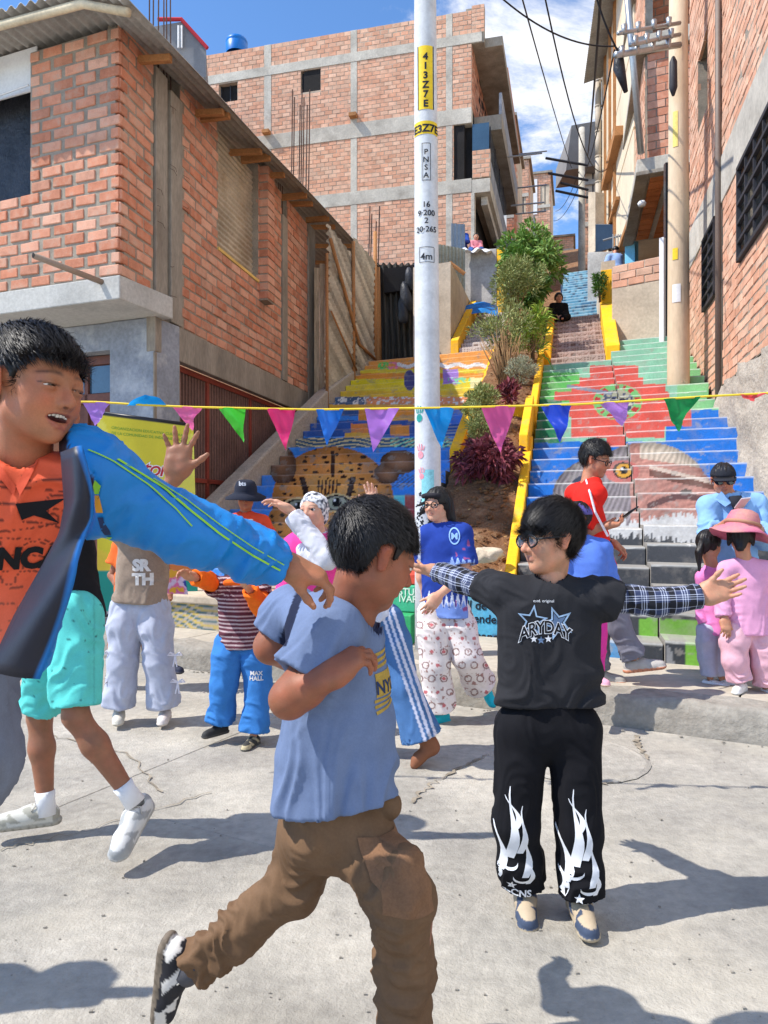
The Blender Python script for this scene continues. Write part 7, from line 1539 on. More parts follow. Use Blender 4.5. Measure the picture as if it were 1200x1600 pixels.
# ================================================================= laughing boy in the blue jacket at the left edge
def boy_jacket():
    YA = 1.30; g_ = lambda x, y, d=0: A3(at(x, y, YA+d)); sk = (172, 112, 80)
    t = thing('person', 'laughing boy in open blue jacket over orange shirt, arm stretched out', 'person', (g_(20, 1000)[0], YA, 0))
    hc = g_(55, 605); nkb = g_(36, 742, .05); H = .198
    V, Q, c = head(t, hc, H, yaw=66, pitch=8, roll=4, skin=sk, neck=tuple(nkb), neckr=.25, h=.0029, eyes='slit', smile=1.9, mouth_open=.052, look=(4, 6), lips=(150, 78, 66), child=False, hair=short_hair(front=.30, fringe=.03, side=.02, back=-.26, thick=.045, top=.02, lenf=.16, spike=.05, mess=.14, lump=.03), strands=20000, hseed=4, brow=1)
    skins = [(V, Q, c)]
    s, e, w = g_(135, 755, .04), g_(290, 828, .10), g_(446, 882, .20); s0 = g_(-110, 770, .1)
    hp = [(rc(V3(e, w, .2), w, .034, .025), .02)]+hand_prims(w, (.78, .1, -.30), (-.25, .2, -1), (.1, -1, -.1), .152, (.50, .62, .70, .75), .05, (.35, .75), wr=.025)
    skins.append(limb(hp, .0032, sk)); nails(t, sk); mh = g_(-30, 1010, .05)
    skins.append(limb([(rc(mh, g_(20, 800, .09), .07, .07), .04), (rc(g_(20, 800, .05), nkb, .06, .055), .04), (rc(g_(20, 770, .05), s, .04, .04), .04), (rc(s, e, .04, .036), .03)], .012, sk)); join_skin(t, skins)
    F_ = A3((.62, -.78, 0)); Xs = nrm(np.cross((0, 0, 1), F_))   # towards his left arm
    pr = [(rc(g_(6, 800, .04), g_(-40, 960, .05), .120, .104, F_, .74), 0), (rc(g_(-40, 950, .05), g_(-70, 1040, .06), .104, .110, F_, .74), .05, [(g_(-20, 1015, .05), (0, 0, -1))]), (rc(s0, s, .052, .055), .05), (rc(g_(28, 800, .05), nkb+A3((0, 0, -.02)), .085, .068), .05)]
    sb = [(rc(nkb+A3((.010, -.025, -.035)), nkb+A3((.0, 0, .10)), .050, .066), .01), (rc(g_(61, 772, -.12), g_(56, 716, -.06), .010, .045), .01)]
    def hexlines(V, N, C):
        q = np.stack([V@Xs*26, V[:, 2]*34], 1); a = np.abs(((q[:, 0]+.5*np.floor(q[:, 1]) % 1) % 1)-.5); n = vn(np.stack([q[:, 0]*1.2, q[:, 1]*1.1, q[:, 0]*0], 1), 5); ln = (np.abs(n-.5) < .028) | (np.abs(((q[:, 1]+1.2*vn(np.stack([q[:, 0]*.6, q[:, 1]*.2, q[:, 0]*0], 1), 6)) % 1)-.5) < .03)
        z = V[:, 2]; body = z < at(0, 745, YA)[2]; C[ln & body & (z > at(0, 985, YA)[2])] = lin(96, 44, 34); t_ = np.clip((at(0, 880, YA)[2]-z)/.12, 0, 1)[:, None]; C = C*(1-t_*.35)+np.array(lin(226, 132, 112))*t_*.35; return C
    ts = garment(t, 'orange_shirt', pr, .0046, (222, 92, 58), sb, [(g_(12, 800, .04), g_(-25, 1040, .06), .012, 8, 2.5, 0)], hexlines, seed=41, mm=mat('sport_cloth', attr=True, var=.05, vs=18, rough=.75, bump=.3, bs=500, bd=.001, spec=.25))
    bk = mat('black_print', lin(18, 18, 22))
    cd_ = mat('orange_collar', lin(206, 78, 48), var=.06, rough=.8, bump=.2)
    for pl_ in ([(-.062, .085), (-.045, .09), (.0, .012), (-.004, -.004)], [(.045, .07), (.034, .074), (.0, .012), (.004, -.004)]):
        V2, F2 = tri_shape(polys=[pl_]); decal(t, ts, V2, F2, g_(60, 768, -.16), Xs, (0, 0, 1), -F_, cd_, 'collar', .004, far=.5)
    # dark lined front flap of the jacket, hanging open
    ys = np.linspace(0, 1, 25); ze = [(126, 698), (140, 770), (142, 810), (120, 885), (94, 965), (62, 1060)]; le = [(100, 706), (106, 790), (98, 835), (62, 900), (26, 965), (-14, 1050)]
    ip = lambda pts, q: (np.interp(q, np.linspace(0, 1, 6), [p[0] for p in pts]), np.interp(q, np.linspace(0, 1, 6), [p[1] for p in pts])); Vf = []; Cf = []
    for q in ys:
        (zx, zy), (lx_, ly) = ip(ze, q), ip(le, q)
        for i in range(13): r = i/12; Vf.append(g_(lx_+(zx-lx_)*r, ly+(zy-ly)*r, -.105-.05*math.sin(r*2.2)+.012*math.sin(q*11+r*4))); Cf.append(lin(*((14, 108, 186) if r > .88 else (24, 28, 44))))
    o = mesh('jacket_lining', np.array(Vf), [(j*13+i, j*13+i+1, j*13+i+14, j*13+i+13) for j in range(24) for i in range(12)], nylon_m, t, smooth=True, cols=np.array(Cf)); s_ = o.modifiers.new('t', 'SOLIDIFY'); s_.thickness = .006
    V2, F2 = tri_shape('BLANCA', .050, bold=.003, align='RIGHT'); decal(t, ts, V2+A3((.100, -.004)), F2, g_(30, 893, -.14), Xs*1.0, (0, 0, 1), -F_, bk, 'lettering', .0025, far=.5)
    V2, F2 = tri_shape(polys=[[(-.03, .012), (.05, .022), (.02, .0), (.045, -.022), (.0, -.008), (-.02, -.016)]]); decal(t, ts, V2, F2, g_(88, 798, -.14), Xs, (0, 0, 1), -F_, bk, 'emblem_print', .0025, far=.5)
    # jacket: shell round the torso, cut open in front
    blue, navy = (10, 122, 196), (22, 26, 40)
    jp = [(rc(g_(8, 790, .06), g_(-40, 960, .08), .146, .138, F_, .80), 0), (rc(g_(-40, 950, .08), g_(-75, 1075, .08), .138, .140, F_, .82), .05, [(g_(0, 1062, .07), (.10, 0, -1))]), (rc(g_(-60, 765, .1), s, .068, .078), .06), (rc(s, e, .076, .050), .05), (rc(e, V3(e, w, .5), .050, .045), .03), (rc(V3(e, w, .5), V3(e, w, .99), .045, .042), .03, [(V3(e, w, .96), nrm(w-e))]), (rc(g_(90, 760, .04), g_(118, 705, .05), .05, .036), .04)]
    d = nrm(w-e); c2 = V3(e, w, .96)
    # opening: a wedge in front between the two zip edges, and the hollow inside
    f = Field(*bounds([p[0] for p in jp], .03), .0062)
    for p in jp: f.op(p[0], p[1], clips=p[2] if len(p) > 2 else ())
    X, Y, Z = np.meshgrid(*f.ax, indexing='ij'); Pp = np.stack([X, Y, Z], -1)
    inner = Field(f.lo, f.lo+f.h, f.h); inner.n, inner.ax, inner.F = f.n, f.ax, np.full_like(f.F, .3)
    for p, r in (((8, 790, .06), (-40, 960, .08)), ((-40, 950, .08), (-78, 1120, .08))): inner.op(rc(g_(*p), g_(*r), .132, .128, F_, .78), .03)
    inner.op(rc(g_(30, 800, .05), nkb+A3((0, 0, .06)), .11, .088), .05)
    hole = inner.F
    rel = Pp-A3(g_(12, 850, .06)); sx = rel@Xs; fz = rel@F_; zz = Pp[..., 2]; z0, z1 = at(0, 1062, YA)[2], at(0, 700, YA)[2]; tz = np.clip((zz-z0)/(z1-z0), 0, 1)
    edge = np.interp(tz, [0, .25, .6, .85, 1], [.065, .10, .122, .112, .075])-.012
    wedge = np.maximum(sx-edge, -fz-.01)
    f.F = np.maximum(f.F, -np.minimum(hole, 9)).astype(np.float32); f.F = np.maximum(f.F, -np.maximum(wedge, -(.26-np.abs(zz-zz.mean()))*0-1)).astype(np.float32)
    f.op(rc(c2-d*.012, c2+d*.03, .031, .031), 0, sub=True); V, Q = f.mesh(); N = vnormals(V, Q)
    V = V+folds(V, N, [(s, e, .010, 12, 2.6, 0), (e, w, .016, 22, 2.6, 0), (g_(12, 780, .06), g_(-5, 1060, .07), .010, 6, 2, 0)], 51); V = relax(V, Q, 1, .4); N = vnormals(V, Q)
    C = np.tile(np.array(lin(*blue)), (len(V), 1)); rl_ = V-A3(g_(12, 850, .06)); rad = nrm(F_)
    cen = V3(g_(12, 790, .06), g_(-6, 1075, .07), .5); out = (V-cen); out[:, 2] = 0; facing = (N*out).sum(1); torso = ((V-A3(s))@nrm(e-s) < .02)
    C[(facing < -.012) & torso] = lin(*navy)
    ja = smesh('jacket', V, Q, nylon_m, t, C)
    lime = mat('lime_print', lin(150, 206, 56), var=.1, bump=0); O0 = at(140, 700, YA)
    for pts, wd in (([(132, 668), (165, 682), (200, 706), (240, 742), (262, 768)], 1.7), ([(168, 676), (215, 704), (262, 744), (300, 776), (345, 806), (400, 834), (436, 852)], 2.6), ([(200, 690), (250, 722), (296, 758), (345, 792), (400, 822), (440, 842)], 1.4)):
        q = np.array(pts, float); q = np.stack([np.interp(np.linspace(0, 1, 40), np.linspace(0, 1, len(q)), q[:, k]) for k in (0, 1)], 1); q = np.stack([(q[:, 0]-140), -(q[:, 1]-700)], 1)*YA/1150; q *= 1+.0009*(np.arange(40)[:, None]); tg = np.gradient(q, axis=0); nn_ = np.stack([-tg[:, 1], tg[:, 0]], 1)/np.linalg.norm(tg, axis=1)[:, None]*wd*YA/1150*.62
        V2, F2 = np.vstack([q+nn_, q-nn_]), [(i, i+1, 41+i, 40+i) for i in range(39)]; decal(t, ja, V2, F2, O0-Vector((0, .2, 0)), (1, 0, 0), (0, 0, 1), (.12, 1, -.25), lime, 'piping', .004, far=.9)
    # standing collar of the jacket and vertical emblem
    em = [(mat('lime_print', lin(176, 226, 50), var=0, bump=0), [[(0, .05), (.010, .060), (.020, .05), (.016, .036), (.004, .036)], [(0, -.05), (.010, -.06), (.020, -.05), (.016, -.04), (.004, -.04)]]), (mat('amber_print', lin(214, 150, 50), var=0, bump=0), [[(.004, .004), (.016, .004), (.016, .034), (.004, .034)]]), (mat('navy_print', lin(40, 56, 92)), [[(.005, -.036), (.015, -.036), (.015, -.004), (.005, -.004)]])]
    for mm_, pls in em:
        V2, F2 = tri_shape(polys=pls); decal(t, ja, V2, F2, g_(148, 805, -.02), (1, 0, 0), (0, 0, 1), (0, 1, 0), mm_, 'emblem_print', .003)
    V2, F2 = tri_shape('CLUB', .012); decal(t, ja, V2+A3((.01, -.078)), F2, g_(148, 805, -.02), (1, 0, 0), (0, 0, 1), (0, 1, 0), mat('white_print', lin(226, 228, 232)), 'lettering', .003)
    garment(t, 'trousers', [(rc(g_(-110, 1020, .05), g_(-62, 1020, .04), .09, .09), 0), (rc(g_(-60, 1010, .04), g_(-58, 1190, .0), .090, .086), .03), (rc(g_(-58, 1190, .0), g_(-110, 1330, .02), .084, .07), .03), (rc(g_(-100, 1020, .1), g_(-140, 1250, .1), .1, .08), .03)], .009, (112, 118, 132), (), [(g_(-5, 1010, .0), g_(-32, 1200, -.02), .008, 7, 2, 0)], seed=5)
    for x in (-75, -150): shoe(t, g_(x, 1900, .15), (.5, -.8, 0), (0, 0, 1), .21, (60, 60, 70), (200, 200, 200)); 
    garment(t, 'trouser_leg', [(rc(g_(-85, 1320, .02), g_(-75, 1880, .14), .07, .055), 0), (rc(g_(-140, 1250, .1), g_(-150, 1880, .16), .08, .055), .0)], .012, (112, 118, 132), ())
boy_jacket()
# ================================================================= the others
W3 = lambda *v: A3(v)
def simple_hat(P, M, H, kind, mm, par, c=None, name=None):
    c = P; W = lambda p: c+M@(A3(p)*H)
    m = MB()
    if kind == 'cap':
        V, Fc = sphere((0, 0, 0), (.385, .46, .40), 24, 14); V = V[V[:, 2] > -9]; Vw = [W((v[0], v[1]+.055, max(v[2], .02)+.13)) for v in V]; m.add(Vw, Fc)
        n = 12; r1 = [W((.36*math.sin(a), -.30-.12*math.cos(a)*1.0, .155)) for a in np.linspace(-1.25, 1.25, n)]; r2 = [W((.33*math.sin(a), -.42-.30*math.cos(a), .10-.03*abs(math.sin(a)))) for a in np.linspace(-1.25, 1.25, n)]; r3 = [W((.33*math.sin(a), -.42-.30*math.cos(a), .085-.03*abs(math.sin(a)))) for a in np.linspace(-1.25, 1.25, n)]
        m.add(r1+r2+r3, [(i, i+1, n+i+1, n+i) for i in range(n-1)]+[(n+i, n+i+1, 2*n+i+1, 2*n+i) for i in range(n-1)]+[(2*n+i, 2*n+i+1, i+1, i) for i in range(n-1)])
    else:
        n = 36; rows = [(.0, .62), (.22, .60), (.33, .55), (.40, .40), (.42, .25), (.43, .16), (kind[0]*.6, .12), (kind[0], kind[1])]; V = []
        for i, (r, z) in enumerate(rows):
            for k in range(n):
                a = 2*math.pi*k/n; wob = kind[2]*math.sin(a*3+1)*(i >= 6)*(r/kind[0]); V.append(W((r*math.cos(a)*.92, .05+r*1.08*math.sin(a), z+wob)))
        m.add(V, [(j*n+k, j*n+(k+1) % n, (j+1)*n+(k+1) % n, (j+1)*n+k) for j in range(len(rows)-1) for k in range(n)])
    o = m.build(name or ('cap' if kind == 'cap' else 'sun_hat'), mm, par, smooth=True)
    if kind != 'cap': s_ = o.modifiers.new('t', 'SOLIDIFY'); s_.thickness = .006
    return o
def plain(c): return lambda V, N, C: C
def stripes(axis, per, cs, duty=.5):
    a = nrm(axis)
    def f(V, N, C):
        q = (V@a)/per; q = q-np.floor(q); C[q < duty] = lin(*cs); return C
    return f
grey_skin = (176, 120, 90)
# ---- adult in turquoise shorts behind the laughing boy
def turq(V, N, C):
    px, py = proj(V); q = np.stack([px/26, py/24], 1); q[:, 0] += .5*(np.floor(q[:, 1]) % 2); c = np.floor(q); fr = q-c; hsh = _h(c[:, 0], c[:, 1], c[:, 0]*0, 9); jx = .3+.4*_h(c[:, 0], c[:, 1], c[:, 0]*0, 3); jy = .3+.4*_h(c[:, 0], c[:, 1], c[:, 0]*0, 4); d = np.stack([(fr[:, 0]-jx)*26, (fr[:, 1]-jy)*24], 1)
    C[(np.abs(d[:, 0]) < 2.2) & (np.abs(d[:, 1]-np.abs(d[:, 0])*.8) < 1.1) & (hsh > .35)] = lin(56, 120, 118); C[(np.abs(px-147) < 1.2) & (py > 930)] *= .8; return C
f = figure('person in black T-shirt and turquoise shorts striding, one hand raised high', dict(hd=(88, 640), nk=(90, 725), sl=(20, 770, .1), sr=(150, 775, -.05), er=(222, 815, -.05), wr=(276, 742, -.08), el=(10, 890, .1), wl=(60, 930, .1), hl=(88, 965, .06), hr=(118, 960, -.04), kl=(62, 1120, .14), kr=(118, 1118, -.12), al=(72, 1262, .10), ar=(205, 1246, -.1)), 2.95, .98, (150, 100, 74), fwd=55,
    hd=dict(H=.22, yaw=60, hair=short_hair(thick=.06)), top=dict(color=(30, 30, 34), hem=.02, sleeve=1, slen=.72, loose=.02), bot=dict(color=(96, 206, 198), len=.46, loose=.012, name='shorts', paint=turq, fold=.014),
    shoes=(dict(f=(-.86, -.35, 0), L=.275, c_up=(200, 198, 188), c_sole=(166, 162, 150), c2=(160, 158, 146), off=(-.03, 0, .01)), dict(f=(-.12, -.85, -.42), up=(0, -.35, .9), L=.29, c_up=(206, 206, 204), c_sole=(176, 174, 168), c2=(158, 160, 160), off=(.015, 0, -.03))),
    hands=(dict(pn=(0, -1, 0), th=(1, 0, 0)), dict(d=(.10, .0, 1), pn=(0, -1, .1), th=(1, 0, .1), curl=(.06, .05, .07, .08), spread=.30, thumb=(.95, .05), L=.132, h=.0042)), h=.0075, base=(-.9, 2.95, 0))
for s_, (a, b) in {'l': (V3(f['P']['kl'], f['P']['al'], .82), f['P']['al']), 'r': (V3(f['P']['kr'], f['P']['ar'], .84), f['P']['ar'])}.items():
    m = MB(); d = nrm(b-a); m.tube([a, V3(a, b, .5), b+d*.03], [.040, .036, .040], 16); m.build('sock', mat('white_sock', lin(228, 228, 230), var=.05, rough=.95, bump=.4, bs=200), f['t'], smooth=True)
# ---- girl in the grey sweater
f = figure('girl in grey sweater and pale grey wide trousers with white side bows', dict(hd=(222, 772), nk=(224, 812), sl=(190, 832), sr=(262, 832), el=(172, 815, -.18), wl=(216, 838, -.30), er=(268, 850, -.18), wr=(240, 838, -.30), hl=(198, 950), hr=(240, 950), kl=(192, 1035, -.03), kr=(248, 1035, -.03), al=(186, 1108, -.02), ar=(258, 1108, .0)), 4.7, .96, grey_skin, fwd=5,
    hd=dict(H=.2, yaw=10, hair=long_hair(.9)), top=dict(color=(150, 132, 116), hem=-.035, sleeve=2, loose=.022, name='sweater', w=1.12, fold=.010, paint=lambda V, N, C: C*(.9+.25*vn(V*160, 3))[:, None]), bot=dict(color=(178, 182, 198), loose=.028, flare=.012, fold=.014, rise=.10, ff=8),
    shoes=(dict(f=(.25, -.8, 0), L=.235, c_up=(206, 200, 186), c_sole=(190, 182, 166)), dict(f=(.15, -.9, 0), L=.235, c_up=(216, 206, 200), c_sole=(200, 190, 180))), hands=(dict(pn=(0, .4, -1), th=(1, 0, 0)), dict(pn=(0, .4, -1), th=(-1, 0, 0))), h=.009)
wp = mat('white_raised_print', lin(222, 220, 216), var=.15, vs=30, rough=.9, bump=.4, bs=120)
for tx, x, y in (('SR', 217, 892), ('TH', 220, 914)):
    V2, F2 = tri_shape(tx, .095, bold=.006); decal(f['t'], f['top'], V2, F2, at(x, y, 4.55), (1, 0, .0), (0, 0, 1), (0, 1, 0), wp, 'lettering', .006)
for x, y in ((277, 1024), (281, 1066), (170, 1022), (172, 1068)):
    p = at(x-3 if x > 200 else x+4, y, 4.62); b = MB()
    for sx in (-1, 1): b.tube([p, p+Vector((sx*.03, -.01, .02)), p+Vector((sx*.045, -.01, .005)), p], .006, 5); b.tube([p, p+Vector((sx*.012, -.01, -.07))], .005, 5)
    b.build('bow', mat('white_ribbon', lin(226, 220, 224), var=.05, rough=.8), f['t'])
# ---- somebody half hidden in orange, holding a bright flyer
f = figure('long haired person in orange top half hidden behind the grey sweater girl', dict(hd=(252, 800), nk=(236, 838), sl=(190, 855), sr=(250, 855), el=(176, 900), wl=(200, 930, -.1), er=(262, 900), wr=(262, 925, -.1), hl=(196, 965), hr=(226, 965), kl=(186, 1010), kr=(240, 1015), al=(190, 1040, .02), ar=(262, 1035)), 5.6, .95, (160, 104, 76), fwd=30, hd=dict(H=.2, yaw=40, hair=long_hair(1.0, .42)), top=dict(color=(224, 106, 50), loose=.02, w=1.2), bot=dict(color=(150, 104, 76), loose=.015),
    shoes=(dict(f=(-.3, -.9, 0), L=.24, c_up=(40, 46, 66), c_sole=(200, 200, 200)), dict(f=(.8, -.5, 0), L=.24, c_up=(40, 46, 66), c_sole=(60, 60, 70))), hands=(dict(pn=(0, -1, 0), th=(1, 0, 0)), dict(pn=(0, -1, 0), th=(-1, 0, 0))), h=.011)
fl = thing('flyer', 'bright pink and yellow printed flyer held beside the grey sweater', 'flyer', at(268, 925, 5.3))
def flyc(px, py, P):
    n = fbm(P*14, 3); C = np.tile(Lm(226, 206, 232), (len(P), 1)); C[n > .5] = Lm(232, 120, 170); C[n > .6] = Lm(240, 180, 60); C[n < .38] = Lm(60, 80, 170); return C
P = np.array([tuple(at(250+38*i/24+(j/24)*6, 885+10*(i/24)+(42-8*i/24)*j/24, 5.3+.08*i/24)) for j in range(25) for i in range(25)]); px, py = proj(P); o = mesh('sheet', P, [(j*25+i, j*25+i+1, (j+1)*25+i+1, (j+1)*25+i) for j in range(24) for i in range(24)], painted, fl, cols=flyc(px, py, P))
# ---- child with orange sleeves
def mar(V, N, C):
    q = V[:, 2]/.024; q = q-np.floor(q); C[q < .30] = lin(196, 176, 178); return C
f = figure('small child in striped maroon shirt over orange sleeves and blue joggers', dict(hd=(372, 858), nk=(372, 900), sl=(336, 918), sr=(408, 918), el=(322, 906, -.12), wl=(302, 902, -.30), er=(410, 952, -.14), wr=(386, 916, -.30), hl=(358, 1005), hr=(398, 1005), kl=(350, 1070, -.04), kr=(404, 1072, -.03), al=(344, 1132, -.02), ar=(396, 1150, -.08)), 4.35, .74, (186, 130, 98), fwd=-5,
    hd=dict(H=.195, yaw=0, hair=short_hair()), top=dict(color=(92, 48, 60), hem=.035, sleeve=1, slen=.45, loose=.020, paint=mar, w=1.12, name='striped_shirt', fold=.010), bot=dict(color=(60, 122, 190), loose=.028, fold=.014, rise=.12, flare=.0, name='joggers'),
    shoes=(dict(f=(-.6, -.8, 0), L=.19, c_up=(52, 52, 52), c_sole=(74, 72, 70)), dict(f=(-.25, -.95, 0), L=.19, c_up=(60, 60, 58), c_sole=(84, 82, 78), c2=(190, 176, 140))), hands=(dict(d=(-.4, -.5, .3), pn=(-.2, -.8, -.5), th=(1, 0, .4), curl=(.3, .4, .5, .55), L=.092), dict(d=(-.3, -.4, .75), pn=(-.6, -.6, -.2), th=(0, -.5, .6), curl=(.4, .45, .5, .6), L=.092)), h=.0075)
og = (236, 112, 34)
for s_ in 'lr':
    a, e, w = f['P']['s'+s_], f['P']['e'+s_], f['P']['w'+s_]; d = nrm(w-e); c2 = V3(e, w, .84); st = V3(a, e, .3); garment(f['t'], 'orange_sleeve', [(rc(st, e, .044, .048), 0), (rc(e, c2, .050, .042), .02, [(c2, d)])], .007, og, [(rc(c2-d*.02, c2+d*.04, .030, .03), 0)], [(e, c2, .009, 18, 1.5, 0), (st, e, .006, 18, 1.5, 0)], seed=8)
m = MB(); nk = f['P']['nk']; m.tube([nk+W3(-.075, -.02, -.045), nk+W3(-.05, -.085, -.03), nk+W3(.05, -.085, -.03), nk+W3(.075, -.02, -.045)], .018, 8); m.build('orange_collar', mat('orange_knit', lin(*og), var=.06, rough=.9, bump=.3), f['t'], smooth=True)
for tx, y in (('MAX', 1058), ('HALL', 1066)):
    V2, F2 = tri_shape(tx, .034, bold=.001); decal(f['t'], f['bot'], V2, F2, at(398, y, 4.2), (1, 0, 0), (0, 0, 1), (0, 1, 0), wp, 'lettering', .003)
# ---- man with bucket hat and phone
f = figure('person in orange T-shirt and black bucket hat filming with a phone', dict(hd=(384, 777), nk=(384, 800), sl=(358, 816), sr=(410, 816), el=(350, 848, -.05), wl=(374, 836, -.22), er=(424, 850, -.05), wr=(396, 836, -.22), hl=(370, 880), hr=(400, 880), kl=(366, 935, -.1), kr=(404, 935, -.1), al=(366, 985), ar=(404, 985)), 6.3, .88, (166, 108, 78), fwd=8, hd=dict(H=.215, yaw=10, pitch=8, smile=.8, hair=short_hair(), h=.008), top=dict(color=(222, 78, 48), loose=.02, w=1.15), bot=dict(color=(50, 54, 70), loose=.02),
    shoes=(dict(f=(-.2, -1, 0), L=.25, c_up=(60, 60, 60), c_sole=(200, 200, 200)), dict(f=(.2, -1, 0), L=.25, c_up=(60, 60, 60), c_sole=(200, 200, 200))), hands=(dict(d=(.6, -.1, .6), pn=(.4, -.9, 0), th=(0, 0, 1), curl=(.6, .7, .7, .8)), dict(d=(-.6, -.1, .6), pn=(-.4, -.9, 0), th=(0, 0, 1), curl=(.6, .7, .7, .8))), h=.011)
hat_k = mat('black_felt', lin(34, 38, 52), var=.1, rough=.95, bump=.3)
simple_hat(f['P']['hd'], rotm(10, 8, 0), .235, (.80, -.04, .03), hat_k, f['t'], name='bucket_hat')
o = tri_shape('bts', .05, bold=.002); hh = f['P']['hd']; 
mesh('lettering', [tuple(hh+W3(v[0], -.155+abs(v[0])*.2, .095+v[1])) for v in o[0]], o[1], mat('white_print', lin(226, 228, 232)), f['t'])
def phone(label, c, u, v, w_=.038, h_=.078, body=None, lens=True):
    ph = thing('phone', label, 'phone', c); u, v = Vector(u).normalized(), Vector(v).normalized(); n = u.cross(v); m = MB(); m.obox(c, u, v, n, (-w_, w_), (-h_, h_), (-.005, .005)); m.build('case', body or grey_metal, ph, bevel=.006)
    if lens: m = MB(); m.obox(Vector(c)+n*.005, u, v, n, (-w_*.8, -w_*.1), (h_*.35, h_*.85), (0, .003)); m.build('camera_lens', frame_m, ph, bevel=.002)
phone('silver phone held upright by the person in the bucket hat', at(388, 826, 5.98), (1, .05, 0), (0, .1, 1), body=mat('silver_case', lin(166, 160, 154), var=.05, rough=.4))
# ---- woman with headscarf dancing, arms up
def jeans(V, N, C):
    n = fbm(V*7, 5); C = C*(.75+.6*n)[:, None]
    a, b = A3(at(612, 975, 3.92)), A3(at(672, 1150, 3.86)); dv = nrm(b-a); rel = V-a; dd = rel-(rel@dv)[:, None]*dv; off = dd@nrm(np.cross(dv, (0, 1, 0))); near = (rel@nrm((0, -1, 0)) > -.06)
    for k in (-.030, 0, .030): C[near & (np.abs(off-k) < .0075)] = lin(206, 208, 226)
    return C
f = figure('woman in grey headscarf and pink vest dancing with both hands up', dict(hd=(490, 800), nk=(496, 838), sl=(462, 858), sr=(540, 858), el=(512, 872, -.24), wl=(452, 796, -.16), er=(592, 850, .02), wr=(584, 796, .0), hl=(560, 968), hr=(604, 968), kl=(560, 1080, .06), kr=(630, 1072, -.06), al=(540, 1170, .2), ar=(661, 1158, -.08)), 4.0, .93, (206, 156, 130), fwd=-8,
    hd=dict(H=.205, yaw=-22, pitch=-6, roll=-6, lips=(176, 90, 90), child=False, h=.0065, ears=False), top=dict(color=(206, 206, 214), hem=.03, sleeve=2, loose=.014, name='white_top', cuff=.9), bot=dict(color=(74, 112, 160), loose=.022, flare=.030, paint=jeans, name='jeans', fold=.010, ff=8),
    shoes=(dict(f=(-.5, -.8, 0), L=.24, c_up=(120, 76, 54), c_sole=(80, 56, 44), laces=False), None), hands=(dict(d=(-.85, 0, .42), pn=(.3, -.2, -1), th=(0, -1, .2), curl=(.25, .3, .35, .4), spread=.05), dict(d=(-.12, 0, 1), pn=(-.5, -.9, 0), th=(-1, 0, .2), curl=(.08, .1, .12, .16), spread=.12)), h=.0075)
g2 = lambda x, y, d=0: A3(at(x, y, 3.92+d)); V, Q = build_sdf([(rc(g2(655, 1135), g2(668, 1156), .042, .040), 0), (rc(g2(668, 1156), g2(675, 1168), .040, .038), .02), (rc(g2(674, 1166), g2(652, 1188, -.03), .037, .030), .03), (rc(g2(654, 1184, -.02), g2(647, 1196, -.04), .030, .020), .02)], .005, [(rc(g2(690, 1182, -.02), g2(662, 1206, -.05), .016, .012), .008)]); px, py = proj(V); Cb = np.tile(np.array(lin(134, 86, 60)), (len(V), 1)); Cb[(px-648)*.75+(py-1196)*-1.0 < -9] *= 1; Cb[(px-640)*.72+(py-1200) > 13] = lin(84, 54, 42); smesh('boot', V, Q, shoe_m, f['t'], Cb)
P_ = f['P']; pk = (238, 70, 150); pr = [(rc(A3(at(487, 868, 4.0)), A3(at(520, 935, 4.02)), .155, .150, f['F'], .72), 0), (rc(P_['sl'], P_['sr'], .075, .07), .05), (rc(A3(at(448, 880, 3.98)), A3(at(446, 928, 3.98)), .055, .05), .04)]
garment(f['t'], 'pink_vest', pr, .0075, pk, [(rc(P_['nk']-A3((0, 0, .04)), P_['nk']+A3((0, 0, .1)), .055, .07), 0)], [(A3(at(487, 850, 4.0)), A3(at(520, 940, 4.0)), .014, 8, 2.5, 0)], seed=4)
Mh = rotm(-22, -6, -6); c = P_['hd']; H = .205; E = lambda p, r: el(c+Mh@(A3(p)*H), A3(r)*H, Mh.T)
def scarf(V, N, C):
    n = vn(V*90, 3); C[n > .52] = lin(226, 226, 226); C[n < .30] = lin(70, 72, 80); return C
Fd = Field(*bounds([E((0, .08, .15), (.42, .5, .46))], .03), .006); Fd.op(E((0, .08, .14), (.375, .46, .40)), 0); Fd.op(E((0, .30, -.10), (.26, .22, .30)), .06*H); Fd.op(E((0, -.42, -.10), (.29, .30, .34)), .02, sub=True); V, Q = Fd.mesh(); N = vnormals(V, Q); V = V+N*((fbm(V*22, 3)-.5)*.02)[:, None]; smesh('headscarf', V, Q, cloth_m, f['t'], scarf(V, N, np.tile(np.array(lin(150, 152, 160)), (len(V), 1))))
